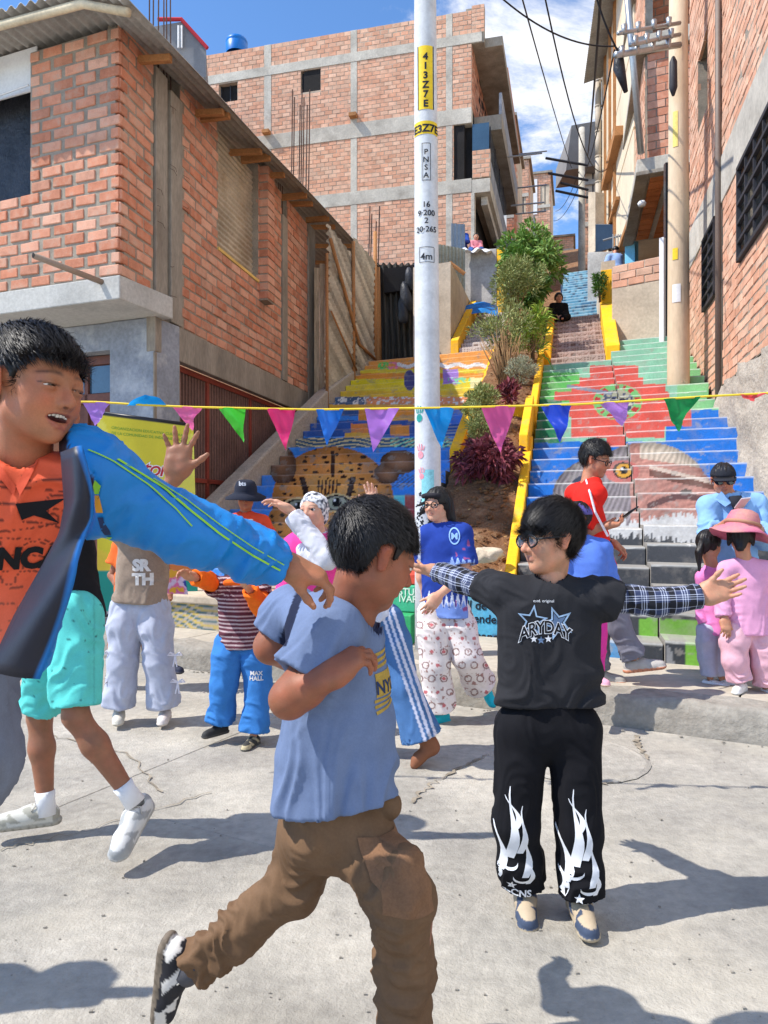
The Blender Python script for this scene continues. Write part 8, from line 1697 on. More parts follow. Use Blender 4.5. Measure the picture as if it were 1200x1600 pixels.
# ---- woman in the flame jersey
def jersey(V, N, C):
    px, py = proj(V); q = px/9; tip = np.abs((q % 1)-.5)*2; hgt = 18+14*vn(np.stack([np.floor(q), q*0, q*0], 1), 3)
    fl_ = (py > 952-hgt*(1-tip**1.5)); C[fl_] = lin(206, 216, 236); C[(py > 952-hgt*.55*(1-tip)) & fl_] = lin(120, 150, 220)
    s2 = (px > 700) & (px < 742) & (py > 882-12*(1-tip)) & (py < 905); C[s2] = lin(150, 180, 232); C[(np.abs(px-(654+(py-815)*.02)) < 2)] = lin(214, 220, 236); C[(vn(V*34, 8) > .74) & (px > 712)] = lin(150, 80, 130); return C
def kitty(V, N, C):
    px, py = proj(V); q = np.stack([px/19, py/21], 1); q[:, 0] += .5*(np.floor(q[:, 1]) % 2); c = np.floor(q); fr = q-c; d = np.hypot(fr[:, 0]-.5, (fr[:, 1]-.5)*1.15); hh = _h(c[:, 0], c[:, 1], c[:, 0]*0, 6)
    C[(np.abs(d-.27) < .05) & (hh > .35)] = lin(140, 110, 106); C[(d < .16) & (hh < .5)] = lin(196, 112, 116); C[(vn(V*70, 3) > .78)] = lin(166, 130, 124); return C
f = figure('smiling woman in blue flame jersey and white patterned trousers, hair flying', dict(hd=(684, 789), nk=(694, 817), sl=(670, 836, .04), sr=(722, 834, -.05), el=(656, 884, .12), wl=(664, 930, .1), er=(728, 892, -.10), wr=(684, 932, -.24), hl=(676, 958), hr=(712, 958), kl=(680, 1040, -.04), kr=(730, 1026, -.06), al=(688, 1112, .0), ar=(750, 1070, .16)), 4.75, .92, (212, 160, 132), fwd=-30,
    hd=dict(H=.215, yaw=-38, pitch=2, smile=1.2, mouth_open=0, hair=long_hair(.75, .34, fringe=.2, blobs=[((-.2, .0, .1), (-.75, .1, -.25), .12, .03), ((-.15, .1, .2), (-.95, .2, -.05), .10, .02), ((.25, .1, .1), (.5, .2, -.65), .2, .06), ((-.2, .05, 0.05), (-.9, .15, -.4), .07, .015)]), child=False, h=.0062), top=dict(color=(40, 66, 150), hem=.02, sleeve=1, slen=.85, loose=.022, paint=jersey, name='jersey', w=1.08), bot=dict(color=(228, 220, 218), loose=.034, flare=.014, paint=kitty, fold=.010, ff=8),
    shoes=(dict(f=(-.75, -.6, 0), L=.245, c_up=(20, 170, 190), c_sole=(24, 160, 180), laces=False), dict(f=(.30, -.30, -.85), up=(-.75, -.55, .1), L=.245, c_up=(30, 190, 212), c_sole=(196, 176, 154), laces=False)), hands=(dict(pn=(1, 0, 0), th=(0, -1, 0)), dict(d=(-.55, -.3, -.7), pn=(-.3, .8, -.3), th=(.2, -.6, .6), curl=(.3, .35, .4, .45))), h=.006)
V2, F2 = tri_shape(polys=[[(.035*math.cos(a), .055*math.sin(a)) for a in np.linspace(0, 6.28, 20)[:-1]], [(.027*math.cos(a), .046*math.sin(a)) for a in np.linspace(0, 6.28, 20)[:-1]]]); pb_ = mat('pale_blue_print', lin(150, 190, 240), var=.05)
decal(f['t'], f['top'], V2, F2, at(712, 838, 4.55), (1, .1, 0), (0, 0, 1), (0, 1, 0), pb_, 'emblem_print', .004); V2, F2 = tri_shape('M', .055, bold=.002); decal(f['t'], f['top'], V2+A3((0, -.02)), F2, at(712, 838, 4.55), (1, .1, 0), (0, 0, 1), (0, 1, 0), pb_, 'lettering', .004)
m = MB(); Mh = rotm(-38, 2, 0); Wf = lambda p: f['P']['hd']+Mh@(A3(p)*.215)
for sx in (-1, 1): m.tube([Wf((sx*.16+.11*math.cos(a), -.44+.02*abs(math.cos(a)), .01+.09*math.sin(a))) for a in np.linspace(0, 2*math.pi, 17)], .003, 5); m.tube([Wf((sx*.27, -.42, .03)), Wf((sx*.37, -.1, .04))], .003, 5)
m.tube([Wf((-.05, -.45, .02)), Wf((.05, -.45, .02))], .003, 5); m.build('glasses', frame_m, f['t'], smooth=True)
m = MB(); m.tube([Wf((-.30, -.32, .27)), Wf((-.12, -.405, .30)), Wf((.12, -.405, .30)), Wf((.30, -.30, .27))], .016, 8); m.build('headband', mat('black_band', lin(40, 38, 44)), f['t'], smooth=True)
# ---- man in red looking at his phone
f = figure('man in bright red T-shirt and lanyard walking while looking at his phone', dict(hd=(930, 719), nk=(925, 748), sl=(900, 772, .18), sr=(930, 773, -.16), el=(900, 842, .24), wl=(958, 848, .12), er=(906, 832, -.18), wr=(945, 822, -.20), hl=(930, 890, .08), hr=(940, 892, -.08), kl=(934, 985, .06), kr=(966, 976, -.06), al=(934, 1048, .10), ar=(992, 1030, -.06)), 4.95, 1.0, (184, 124, 94), fwd=68,
    hd=dict(H=.225, yaw=56, pitch=16, hair=short_hair(front=.25, thick=.06, top=.06, lenf=.22, spike=.3), strands=3500, child=False, h=.0062, eyes='narrow', beard=.5), top=dict(color=(220, 42, 34), hem=.0, sleeve=1, slen=.88, loose=.020), bot=dict(color=(122, 122, 134), loose=.016, fold=.014, name='jeans'),
    shoes=(dict(f=(.9, -.35, 0), L=.27, c_up=(170, 166, 160), c_sole=(196, 130, 96)), dict(f=(.93, -.28, .16), up=(-.15, 0, 1), L=.275, c_up=(176, 172, 166), c_sole=(200, 132, 100))), hands=(dict(d=(.75, 0, -.6), pn=(-.3, 0, -.9), th=(.3, -.9, .3), curl=(.5, .55, .6, .65)), dict(d=(.85, -.05, .15), pn=(-.1, -.1, 1), th=(.2, .8, .5), curl=(.5, .55, .6, .65))), h=.0085)
phone('black phone in the hand of the man in the red T-shirt', at(981, 803, 4.72), (.8, .1, .45), (.2, -.9, .4), body=frame_m)
P_ = f['P']; ln = mat('white_lanyard', lin(220, 214, 220), var=.2, vs=80, rough=.8, bump=0); chest = A3(at(950, 838, 4.66))
m = MB(); a = P_['nk']+W3(-.045, -.02, -.005); b = A3(at(930, 800, 4.66)); m.tube([a, A3(at(922, 770, 4.70)), b, chest], .0075, 4); m.build('lanyard', ln, f['t'])
m = MB(); Mh = rotm(56, 16, 0); Wf = lambda p, f=f: f['P']['hd']+Mh@(A3(p)*.225)
for sx in (-1, 1): m.tube([Wf((sx*.16+.11*math.cos(a), -.43+.02*abs(math.cos(a)), .0+.085*math.sin(a))) for a in np.linspace(0, 2*math.pi, 17)], .0028, 5); m.tube([Wf((sx*.27, -.42, .02)), Wf((sx*.36, .0, .04))], .003, 5)
m.build('glasses', frame_m, f['t'], smooth=True)
m = MB(); w = P_['wl']; m.tube([w-nrm(w-P_['el'])*.03, w-nrm(w-P_['el'])*.005], .034, 14); m.build('watch', frame_m, f['t'], smooth=True)
# ---- child behind the black T-shirt boy
f = figure('child in purple cap and blue jacket mostly hidden behind the black T-shirt', dict(hd=(900, 812), nk=(906, 838), sl=(884, 858), sr=(940, 858), el=(880, 905), wl=(888, 940), er=(950, 905), wr=(946, 940), hl=(902, 935), hr=(930, 935), kl=(902, 990), kr=(930, 990), al=(905, 1050), ar=(928, 1052)), 4.55, .78, (190, 130, 100), fwd=-50, hd=dict(H=.2, yaw=-70, hair=short_hair()), top=dict(color=(90, 124, 206), loose=.03, sleeve=2, name='jacket', w=1.15), bot=dict(color=(214, 60, 150), loose=.02), shoes=(dict(f=(-.4, -.9, 0), L=.2, c_up=(220, 160, 180), c_sole=(210, 180, 160)), dict(f=(.4, -.9, 0), L=.2, c_up=(220, 160, 180), c_sole=(210, 180, 160))), hands=(dict(pn=(0, -1, 0), th=(1, 0, 0)), dict(pn=(0, -1, 0), th=(-1, 0, 0))), h=.010)
simple_hat(f['P']['hd'], rotm(-70, 0, 0), .21, 'cap', mat('purple_cap', lin(92, 84, 150), var=.1, rough=.9, bump=.3), f['t'])
# ---- man in black cap and sunglasses
f = figure('man in black cap, sunglasses and pale blue shirt leaning over the girls', dict(hd=(1130, 750), nk=(1138, 770), sl=(1106, 790), sr=(1182, 787), el=(1106, 842, -.1), wl=(1146, 808, -.40), er=(1196, 846, -.1), wr=(1170, 806, -.40), hl=(1128, 905), hr=(1172, 905), kl=(1126, 985), kr=(1176, 985), al=(1128, 1055), ar=(1176, 1055)), 5.25, .98, (186, 126, 98), fwd=-8,
    hd=dict(H=.215, yaw=-18, pitch=12, hair=short_hair(), child=False, h=.006, smile=.4), top=dict(color=(136, 178, 222), hem=.02, sleeve=2, loose=.024, cuff=.45, cuffr=.052, name='shirt', fold=.016), bot=dict(color=(60, 66, 84), loose=.02), shoes=(dict(f=(-.2, -1, 0), L=.26, c_up=(60, 60, 60), c_sole=(200, 200, 200)), dict(f=(.2, -1, 0), L=.26, c_up=(60, 60, 60), c_sole=(200, 200, 200))), hands=(dict(d=(.8, -.2, .1), pn=(0, -.2, -1), th=(0, -.6, .6), curl=(.5, .5, .6, .6)), dict(d=(-.8, -.2, .1), pn=(0, -.2, -1), th=(0, -.6, .6), curl=(.5, .5, .6, .6))), h=.0085)
capk = mat('black_cap', lin(36, 38, 46), var=.1, rough=.9, bump=.3); Mh = rotm(-18, 12, 0); simple_hat(f['P']['hd'], Mh, .225, 'cap', capk, f['t'])
m = MB(); Wf = lambda p, f=f: f['P']['hd']+Mh@(A3(p)*.215)
for sx in (-1, 1):
    m.add([Wf((sx*.165+.14*math.cos(a), -.435+.05*abs(math.cos(a))**2, .0+.095*math.sin(a))) for a in np.linspace(0, 2*math.pi, 21)[:-1]], [tuple(range(20))]); m.tube([Wf((sx*.28, -.40, .02)), Wf((sx*.37, .0, .04))], .004, 5)
m.tube([Wf((-.05, -.44, .03)), Wf((.05, -.44, .03))], .004, 5); o = m.build('sunglasses', sung_m, f['t'])
P_ = f['P']; m = MB(); nk = P_['nk']
for sx in (-1, 1):
    m = MB(); m.add([nk+W3(sx*.02, -.095, -.07), nk+W3(sx*.075, -.055, .01), nk+W3(sx*.125, -.06, -.045), nk+W3(sx*.075, -.115, -.10)], [(0, 1, 2, 3)])
    o = m.build('collar', mat('shirt_collar', lin(126, 166, 214), var=.06, rough=.9, bump=.2), f['t']); s_ = o.modifiers.new('t', 'SOLIDIFY'); s_.thickness = .008
m = MB(); m.tube([nk+W3(0, -.105, -.03), nk+W3(0, -.125, -.13)], [.045, .02], 8); m.build('undershirt', capk, f['t'], smooth=True)
phone('small pale phone held above the pink hat by the man in sunglasses', at(1160, 786, 4.80), (1, .1, .1), (0, -.8, .5), .034, .06, body=mat('pale_case', lin(206, 190, 190), var=.05, rough=.4), lens=False)
# ---- girl with the ponytail
f = figure('small girl with long black ponytail, pink top and grey joggers seen from behind', dict(hd=(1108, 851), nk=(1112, 880), sl=(1098, 902), sr=(1138, 904), el=(1094, 945, .04), wl=(1100, 985, -.02), er=(1146, 950, -.04), wr=(1150, 975, -.1), hl=(1104, 985), hr=(1128, 985), kl=(1106, 1028), kr=(1128, 1026), al=(1110, 1062), ar=(1128, 1062)), 4.95, .66, (190, 134, 104), fwd=130, hd=dict(H=.185, yaw=120, pitch=10, hair=long_hair(.25, .3, blobs=[((0, .40, .1), (.0, .52, -.35), .13, .13), ((0, .52, -.35), (-.05, .46, -1.0), .13, .05)]), h=.0065), top=dict(color=(222, 130, 186), hem=.04, sleeve=2, loose=.012, cuff=.75), bot=dict(color=(176, 178, 194), loose=.018, fold=.012, len=.90, name='joggers'),
    shoes=(dict(f=(.75, -.6, 0), L=.19, c_up=(232, 232, 232), c_sole=(226, 226, 226)), dict(f=(.8, -.5, 0), L=.19, c_up=(232, 232, 232), c_sole=(226, 226, 226))), hands=(dict(pn=(0, 1, 0), th=(1, 0, 0)), dict(pn=(0, 1, 0), th=(1, 0, 0))), h=.0075)
# ---- girl with the big hat
f = figure('girl in pink tracksuit and wide pink sun hat with her back turned', dict(hd=(1158, 838), nk=(1164, 872), sl=(1136, 890), sr=(1196, 890), el=(1126, 930), wl=(1132, 968, -.06), er=(1208, 935), wr=(1206, 975), hl=(1148, 985), hr=(1188, 985), kl=(1148, 1032, -.02), kr=(1194, 1036, -.02), al=(1158, 1066), ar=(1200, 1076)), 4.72, .78, (190, 134, 104), fwd=170, hd=dict(H=.195, yaw=150, pitch=12, hair=long_hair(.4), h=.008), top=dict(color=(224, 160, 194), hem=.03, sleeve=2, loose=.018, w=1.1, cuff=.9), bot=dict(color=(222, 172, 184), loose=.024, fold=.014, len=.91, name='joggers'),
    shoes=(dict(f=(-.6, -.7, 0), L=.2, c_up=(230, 226, 222), c_sole=(222, 220, 216)), dict(f=(.2, -.95, 0), L=.2, c_up=(230, 226, 222), c_sole=(222, 220, 216))), hands=(dict(pn=(0, 1, 0), th=(1, 0, 0)), dict(pn=(0, 1, 0), th=(-1, 0, 0))), h=.0075)
simple_hat(f['P']['hd']+W3(0, 0, .012), rotm(150, 10, -8), .25, (.82, -.06, .06), mat('pink_hat', lin(206, 110, 140), c2=lin(188, 146, 120), var=.15, vs=4, rough=.9, bump=.2), f['t'])
m = MB(); hh = f['P']['hd']+W3(0, 0, .012); Mh = rotm(150, 10, -8)
P = [hh+Mh@(W3(math.cos(a)*.40, .05+math.sin(a)*.46, .27)*.25) for a in np.linspace(0, 2*math.pi, 25)]; m.tube(P, .014, 6); m.build('hat_band', mat('tan_band', lin(176, 130, 104), var=.1), f['t'], smooth=True)
# ---- an unseen onlooker added outside the left edge to cast a shadow into the street
f = figure('onlooker in dark clothes standing just beyond the left edge of the view', dict(hd=(-700, 640), nk=(-700, 720), sl=(-800, 790), sr=(-600, 790), el=(-840, 960), wl=(-800, 1080), er=(-540, 960), wr=(-440, 860), hl=(-750, 1140), hr=(-640, 1140), kl=(-760, 1350), kr=(-630, 1350), al=(-770, 1570), ar=(-620, 1570)), 1.9, .95, (170, 116, 88), fwd=60, hd=dict(H=.22, yaw=60, hair=short_hair(), h=.01), top=dict(color=(60, 66, 84), sleeve=2, loose=.02), bot=dict(color=(50, 54, 66), loose=.02), shoes=(dict(f=(.6, -.8, 0), L=.25, c_up=(60, 60, 60), c_sole=(200, 200, 200)),)*2, hands=(dict(pn=(0, -1, 0), th=(1, 0, 0)), dict(pn=(0, -1, 0), th=(-1, 0, 0))), h=.012)
# ---- people up the stairs
sitJ = lambda x, y, k: dict(hd=(x, y-30*k), nk=(x, y-22*k), sl=(x-9.5*k, y-18*k), sr=(x+9.5*k, y-18*k), el=(x-11*k, y-8*k, -.05), wl=(x-3*k, y-3*k, -.28), er=(x+11*k, y-8*k, -.05), wr=(x+3*k, y-3*k, -.28), hl=(x-6*k, y-1*k), hr=(x+6*k, y-1*k), kl=(x-13*k, y-2*k, -.34), kr=(x+13*k, y-2*k, -.34), al=(x-5*k, y+1*k, -.5), ar=(x+5*k, y+1*k, -.5))
hp_ = (dict(pn=(0, 0, -1), th=(0, -1, 0)), dict(pn=(0, 0, -1), th=(0, -1, 0)))
f = figure('woman in black sitting cross legged at the top of the tile steps', sitJ(873, 497, 1.05), 17.0, .86, (206, 150, 124), fwd=-6, hd=dict(H=.24, yaw=-6, hair=long_hair(.25), child=False, h=.012), top=dict(color=(26, 26, 30), sleeve=2, loose=.03, name='sweater'), bot=dict(color=(24, 24, 28), loose=.02), hands=hp_, h=.016, base=at(873, 500, 17))
f = figure('person in pale blue hoodie and jeans perched on the brick topped wall', dict(hd=(962, 392, .1), nk=(962, 398), sl=(952, 402), sr=(968, 402), el=(948, 414), wl=(952, 420, -.1), er=(968, 414), wr=(964, 420, -.1), hl=(958, 422), hr=(966, 422), kl=(946, 426, -.25), kr=(950, 428, -.25), al=(944, 458, -.25), ar=(948, 460, -.25)), 17.2, .82, (190, 134, 104), fwd=-40, hd=dict(H=.2, yaw=150, pitch=40, hair=short_hair(), h=.012), top=dict(color=(150, 176, 220), sleeve=2, loose=.05, w=1.2, name='hoodie'), bot=dict(color=(70, 112, 170), loose=.02, name='jeans'), shoes=(dict(f=(-.8, -.5, -.2), L=.3, c_up=(214, 190, 180), c_sole=(200, 170, 160)), dict(f=(-.8, -.5, -.2), L=.3, c_up=(214, 190, 180), c_sole=(200, 170, 160))), hands=hp_, h=.016, base=at(960, 425, 17.2))
f = figure('person in dark blue jacket standing in the shaded opening of the tall block', dict(hd=(722, 357), nk=(722, 364), sl=(716, 368), sr=(729, 368), el=(714, 378, -.1), wl=(720, 376, -.3), er=(731, 378, -.1), wr=(725, 376, -.3), hl=(718, 388), hr=(727, 388), kl=(718, 400), kr=(727, 400), al=(718, 410), ar=(727, 410)), 22.5, .85, (170, 120, 96), fwd=10, hd=dict(H=.24, yaw=10, hair=short_hair(), h=.014), top=dict(color=(50, 80, 160), sleeve=2, loose=.03, name='jacket'), bot=dict(color=(34, 38, 60), loose=.02), hands=hp_, h=.018, base=at(722, 410, 22.5))
f = figure('child in pink and white top sitting beside the dark blue jacket', sitJ(744, 391, .68), 22.4, .75, (196, 140, 112), fwd=0, hd=dict(H=.22, yaw=0, hair=short_hair(), h=.014), top=dict(color=(226, 140, 150), sleeve=2, loose=.03), bot=dict(color=(60, 90, 150), loose=.02), hands=hp_, h=.018, base=at(744, 391, 22.4))
# ================================================================= banner, sign, bunting
ban = thing('banner_stand', 'yellow roll up banner with red script lettering beside the corner pillar', 'banner', at(232, 962, 7.5))
def bpt(u, v): return at(152+(158-8*v)*u, 962-318*v+20*u*(v**3), 7.5+.12*u+.02*math.sin(u*6+v*3))
n = 60; P = np.array([tuple(bpt(i/n, j/120)) for j in range(121) for i in range(n+1)])
vv = np.repeat(np.arange(121)/120, n+1); uu = np.tile(np.arange(n+1)/n, 121)
C = np.tile(Lm(214, 200, 50), (len(P), 1)); w_ = fbm(P*2, 9); C[w_ > .55] = Lm(222, 212, 84); lo_ = (vv < .33-.05*np.sin(uu*5)); C[lo_] = Lm(226, 196, 60); bt = vv < .22; C[bt] = Lm(28, 146, 132); C[(vv > .22) & (vv < .40) & (uu > .55)] = Lm(206, 120, 60); C[(vv > .22) & (vv < .36) & (uu > .15) & (uu < .6) & (fbm(P*5, 4) > .5)] = Lm(206, 90, 110); C[(vv > .985)] = Lm(40, 40, 44); C[vv < .02] = Lm(190, 190, 190)
mesh('print_sheet', P, [(j*(n+1)+i, j*(n+1)+i+1, (j+1)*(n+1)+i+1, (j+1)*(n+1)+i) for j in range(120) for i in range(n)], mat('banner_vinyl', attr=True, var=.05, vs=5, rough=.45, bump=.1, bs=5, bd=.01), ban, smooth=True, cols=C)
def ban_text(body, u, v, size, mm, bold=0, shear=0, off=.004, align='CENTER', sp=1.0):
    V, Fc = tri_shape(body, size, bold=bold, shear=shear, align=align, space=sp); V, Fc = fine(V, Fc, .03); out = []
    for x, y in V: p = bpt(u+x/1.03, v+y/2.07); out.append((p.x, p.y-off, p.z))
    mesh('lettering', out, Fc, mm, ban)
gt = mat('green_print', lin(90, 150, 60), var=.1, bump=0); rt = mat('maroon_print', lin(176, 50, 60), var=.1, bump=0); wt = mat('white_print', lin(226, 228, 232))
ban_text('ORGANIZACION EDUCATIVA CULTURAL', .53, .925, .042, gt); ban_text('DE LA COMUNIDAD DE INDEPENDENCIA', .53, .898, .042, gt)
ban_text('Mostorito', .52, .70, .235, wt, .010, .28, .003, sp=.86); ban_text('Mostorito', .52, .70, .235, rt, .0015, .28, .006, sp=.86)
ban_text('FESTIVAL', .6, .50, .15, mat('magenta_print', lin(206, 60, 150)), .004); ban_text('INDEPENDENCIA', .60, .06, .085, wt, .001)
for k in (0, 1):
    m = MB(); m.tube([bpt(0, k)+Vector((0, .02, .0)), bpt(1, k)+Vector((0, .02, 0))], .018, 8); m.build('rail', frame_m, ban, smooth=True)
m = MB(); a = bpt(.5, 0); m.box((a.x-.5, a.y-.02, .2), (a.x+.55, a.y+.14, .27)); m.build('base', grey_metal, ban, bevel=.01); m = MB(); m.tube([a+Vector((0, .07, 0)), bpt(.5, 1)+Vector((0, .06, 0))], .012, 6); m.build('mast', steel, ban)
# bunting
bun = thing('bunting', 'yellow cord with coloured plastic pennants strung across the square', 'bunting', at(600, 640, 3.4))
cordpts = [(-60, 626), (150, 628), (230, 633), (300, 636), (490, 640), (700, 637), (900, 632), (1110, 619), (1190, 615), (1290, 606)]
def cordY(x): return 3.55-.30*(x/1200)
cx, cy = zip(*cordpts)
def cpt(x, dz=0): return at(x, float(np.interp(x, cx, cy)), cordY(x))
m = MB(); m.tube([cpt(x) for x in range(-60, 1300, 15)], .0052, 6); m.build('cord', mat('yellow_cord', lin(240, 206, 60), var=.1, rough=.6), bun, smooth=True)
pens = [(128, 172, 150, 666, (176, 130, 220), -.8), (268, 315, 298, 672, (236, 110, 170), 0), (340, 383, 380, 691, (70, 200, 50), 0), (416, 462, 447, 704, (232, 50, 120), 0), (494, 538, 511, 697, (40, 120, 220), 0), (570, 624, 583, 707, (180, 120, 214), 0), (662, 710, 690, 701, (20, 150, 226), 0), (752, 807, 781, 708, (226, 96, 160), 0), (846, 894, 877, 691, (34, 70, 200), 0), (937, 984, 975, 665, (196, 140, 226), 0), (1036, 1093, 1057, 676, (20, 150, 80), 0), (1154, 1196, 1169, 630, (226, 84, 90), 0)]
for k, (x0, x1, xt, yt, cc, rot) in enumerate(pens):
    n = 14; V = []; Fc = []; a, b, c = cpt(x0), cpt(x1), at(xt, yt, cordY(xt)+.05*math.sin(k*2.1)); idx = {}
    for j in range(n+1):
        for i in range(n+1-j):
            u, v = i/n, j/n; p = a*(1-u-v)+b*u+c*v; p.y += (.016*math.sin(u*7+k)+.022*math.sin(v*6+k*1.7)*v+.016*(fbm(np.array([[u*5+k, v*5, k]]), 3)[0]-.5)*4*v); idx[(i, j)] = len(V); V.append(tuple(p))
    for j in range(n):
        for i in range(n-j):
            Fc.append((idx[(i, j)], idx[(i+1, j)], idx[(i, j+1)]))
            if i+j < n-1: Fc.append((idx[(i+1, j)], idx[(i+1, j+1)], idx[(i, j+1)]))
    pm = mat('pennant_plastic_%d' % k, lin(*cc), var=.06, vs=20, rough=.35, bump=.25, bs=24, bd=.006, spec=.5); nt_ = pm.node_tree; bs_ = nt_.nodes['Principled BSDF']; 
    tr_ = nt_.nodes.new('ShaderNodeBsdfTranslucent'); tr_.inputs[0].default_value = (*lin(*cc), 1); mxs = nt_.nodes.new('ShaderNodeMixShader'); mxs.inputs[0].default_value = .45; out_ = nt_.nodes['Material Output']; nt_.links.new(bs_.outputs[0], mxs.inputs[1]); nt_.links.new(tr_.outputs[0], mxs.inputs[2]); nt_.links.new(mxs.outputs[0], out_.inputs[0])
    o = mesh('pennant', V, Fc, pm, bun, smooth=True)
V = []; n = 12   # one pennant flipped over the cord
P = np.array([tuple(at(200+58*i/n, 634-16*math.sin(i/n*3.1)**.6*(j/6), cordY(230)-.02*j/6)) for j in range(7) for i in range(n+1)]); P += (np.stack([fbm(P*30, 3)]*3, 1)-.5)*.02
mesh('pennant', P, [(j*(n+1)+i, j*(n+1)+i+1, (j+1)*(n+1)+i+1, (j+1)*(n+1)+i) for j in range(6) for i in range(n)], bpy.data.materials['pennant_plastic_6'], bun, smooth=True)
# ================================================================= plants
def leafmesh(pts, dirs, size, asp=.35, seed=0, droop=.0):
    rs_ = np.random.RandomState(seed); n = len(pts); d = dirs/np.maximum(np.linalg.norm(dirs, axis=1), 1e-6)[:, None]; r = rs_.randn(n, 3); s = np.cross(d, r); s /= np.maximum(np.linalg.norm(s, axis=1), 1e-6)[:, None]; L = size*rs_.uniform(.6, 1.3, (n, 1)); nn = np.cross(d, s)
    p0 = pts; p1 = pts+d*L*.5+s*L*asp*.5+nn*L*.06; p2 = pts+d*L; p2 = p2-A3((0, 0, 1))*droop*L; p3 = pts+d*L*.5-s*L*asp*.5+nn*L*.06
    V = np.stack([p0, p1, p2, p3], 1).reshape(-1, 3); k = np.arange(n)[:, None]*4; return V, (k+np.array([0, 1, 2, 3]))
def bush(label, c, r, n, size, mm, seed, asp=.35, clumps=26, stems=None, name='bush', up=.3, cat='bush', hollow=.35, droop=0):
    rs_ = np.random.RandomState(seed); c = A3(c); r = A3(r); t = thing(name, label, cat, (c[0], c[1], c[2]-r[2])); cl = rs_.randn(clumps, 3); cl /= np.linalg.norm(cl, axis=1)[:, None]; cl *= rs_.uniform(hollow, .95, (clumps, 1)); cr_ = rs_.uniform(.16, .36, clumps)
    k = rs_.choice(clumps, n, p=cr_**2/np.sum(cr_**2)); o = rs_.randn(n, 3); o /= np.linalg.norm(o, axis=1)[:, None]; o *= rs_.uniform(.3, 1, (n, 1))**.5; q = cl[k]+o*cr_[k][:, None]; pts = c+q*r; dirs = o*.8+q*.5+rs_.randn(n, 3)*.5+A3((0, 0, up))
    V, F_ = leafmesh(pts, dirs, size, asp, seed, droop); o = mesh('foliage', V, F_, mm, t); o['kind'] = 'stuff'
    m = MB()
    for i in range(stems or 10):
        a = c+A3((rs_.uniform(-.12, .12)*r[0], rs_.uniform(-.12, .12)*r[1], -r[2]*1.25)); b = c+cl[i % clumps]*r*.7; mdl = V3(a, b, .5)+A3((0, 0, .1*r[2])); m.tube([a, mdl, b], [.018, .012, .005], 5)
    m.build('stem', mat('bush_stem', lin(120, 96, 70), var=.2, rough=.9), t, smooth=True); return t
gm1 = leafmat('fresh_leaf', lin(100, 140, 56), lin(146, 172, 90)); gm2 = leafmat('olive_leaf', lin(122, 136, 76), lin(170, 174, 114)); gm3 = leafmat('deep_leaf', lin(60, 100, 40), lin(104, 140, 60)); gm4 = leafmat('crimson_leaf', lin(92, 36, 48), lin(146, 74, 82)); gm5 = leafmat('silver_leaf', lin(150, 156, 130), lin(186, 184, 160)); gm6 = leafmat('lily_leaf', lin(110, 150, 50), lin(190, 200, 90))
def pr_(px, Y): return px/1150*Y
bush('tall bright green shrub filling the gap below the far houses', at(834, 405, 16.6), (pr_(46, 16.6), .65, pr_(54, 16.6)), 4200, .17, gm1, 1, .32, 40, 16, droop=.2)
bush('rounded olive green bush in front of the tall green shrub', at(806, 440, 14.6), (pr_(41, 14.6), .5, pr_(46, 14.6)), 5200, .085, gm2, 2, .22, 40, 12)
bush('dark leafy undergrowth below the tall green shrub', at(832, 452, 15.9), (pr_(26, 15.6), .35, pr_(38, 15.6)), 2200, .14, gm3, 3, .3, 22, 8, hollow=.2)
bm_ = bush('fan shaped bush with many bare stems in the middle of the planter', at(788, 512, 13.0), (pr_(48, 13), .5, pr_(36, 13)), 2000, .085, gm2, 4, .24, 34, 6, up=.8)
m = MB(); rr = random.Random(5)
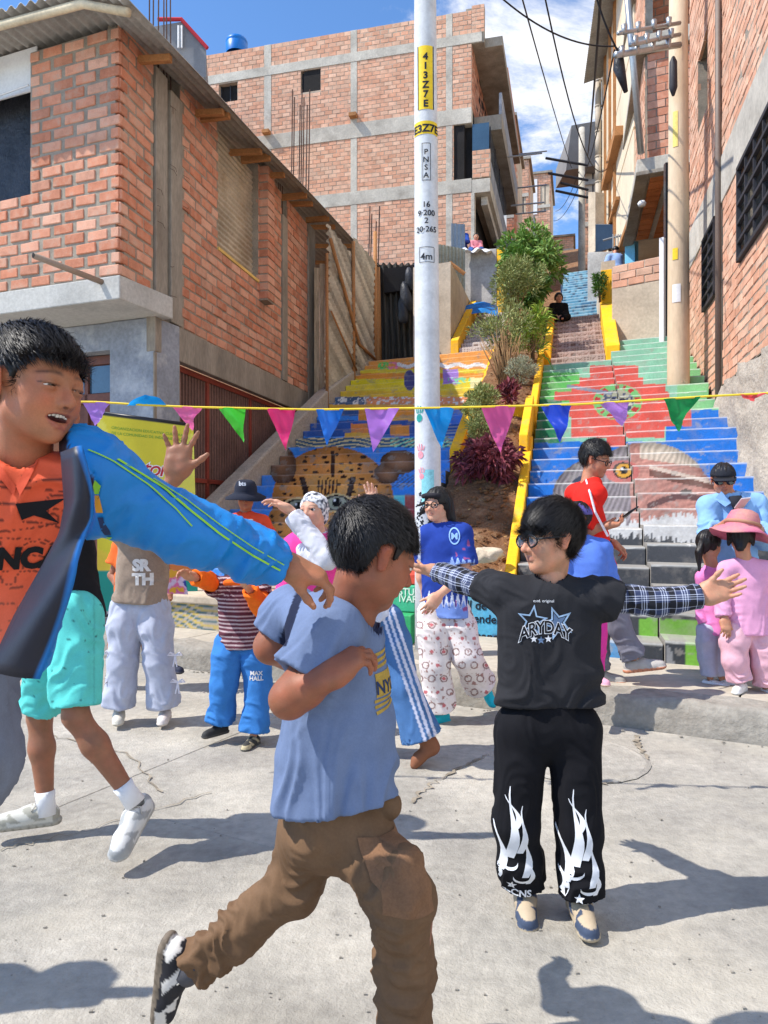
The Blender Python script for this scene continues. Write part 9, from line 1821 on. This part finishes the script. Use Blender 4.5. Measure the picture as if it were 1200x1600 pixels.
for i in range(46):
    a = at(789+rr.uniform(-9, 9), 606, 12.6); x = rr.gauss(0, 1); b = at(788+x*22, 520+abs(x)*8+rr.uniform(-12, 12), 12.9+rr.uniform(-.3, .3)); m.tube([a, a.lerp(b, .5)+Vector((x*.02, 0, .08)), b], [.013, .010, .004], 5)
m.build('stem', mat('pale_stem', lin(150, 120, 84), var=.25, rough=.9), bm_, smooth=True)
bush('strap leaved clump beside the yellow kerb above the fan shaped bush', at(832, 520, 13.4), (pr_(20, 13.4), .35, pr_(34, 13.4)), 900, .30, gm6, 6, .09, 16, 4, up=1.2, droop=.45)
bush('grey silvery dry shrub low at the kerb below the strap leaves', at(812, 578, 12.4), (pr_(24, 12.4), .3, pr_(22, 12.4)), 2600, .05, gm5, 7, .2, 20, 8)
bush('low fresh green cushion shrub behind the pink pennant', at(752, 628, 10.9), (pr_(28, 10.9), .35, pr_(24, 10.9)), 3200, .065, gm2, 8, .25, 24, 8)
bush('small crimson plant at the base of the fan shaped bush', at(797, 612, 11.2), (pr_(22, 11), .25, pr_(15, 11)), 600, .11, gm4, 9, .3, 12, 4)
bush('dense crimson leaved shrub above the bare soil of the planter', at(760, 722, 9.2), (pr_(54, 9.2), .42, pr_(38, 9.2)), 2300, .11, gm4, 10, .36, 30, 10, droop=.3)
bush('dry green twiggy plant behind the crimson shrub', at(748, 668, 9.9), (pr_(22, 9.9), .25, pr_(34, 9.9)), 1500, .06, gm2, 12, .2, 16, 8)
bush('tiny green bush growing at the foot of the upper right wall', at(938, 447, 16.0), (pr_(12, 16), .25, pr_(20, 16)), 900, .08, gm3, 11, .25, 10, 4)

GROUPS = {'person': 'people dancing and watching at the street festival', 'bush': 'shrubs and plants along the planter', 'cable': 'cables strung across the alley', 'rebar': 'rebar standing above unfinished columns', 'staircase': 'painted flights of steps', 'stone': 'stones on the planter soil', 'pole': 'utility poles', 'phone': 'phones held by people in the crowd'}
for o in scene.objects:
    if o.parent is None and o.get('category') in GROUPS and not o.get('group'): o['group'] = GROUPS[o['category']]
for o in scene.objects:
    if o.parent is None and o.get('category') == 'house' and o.location.y > 20: o['group'] = 'houses farther up the hill'
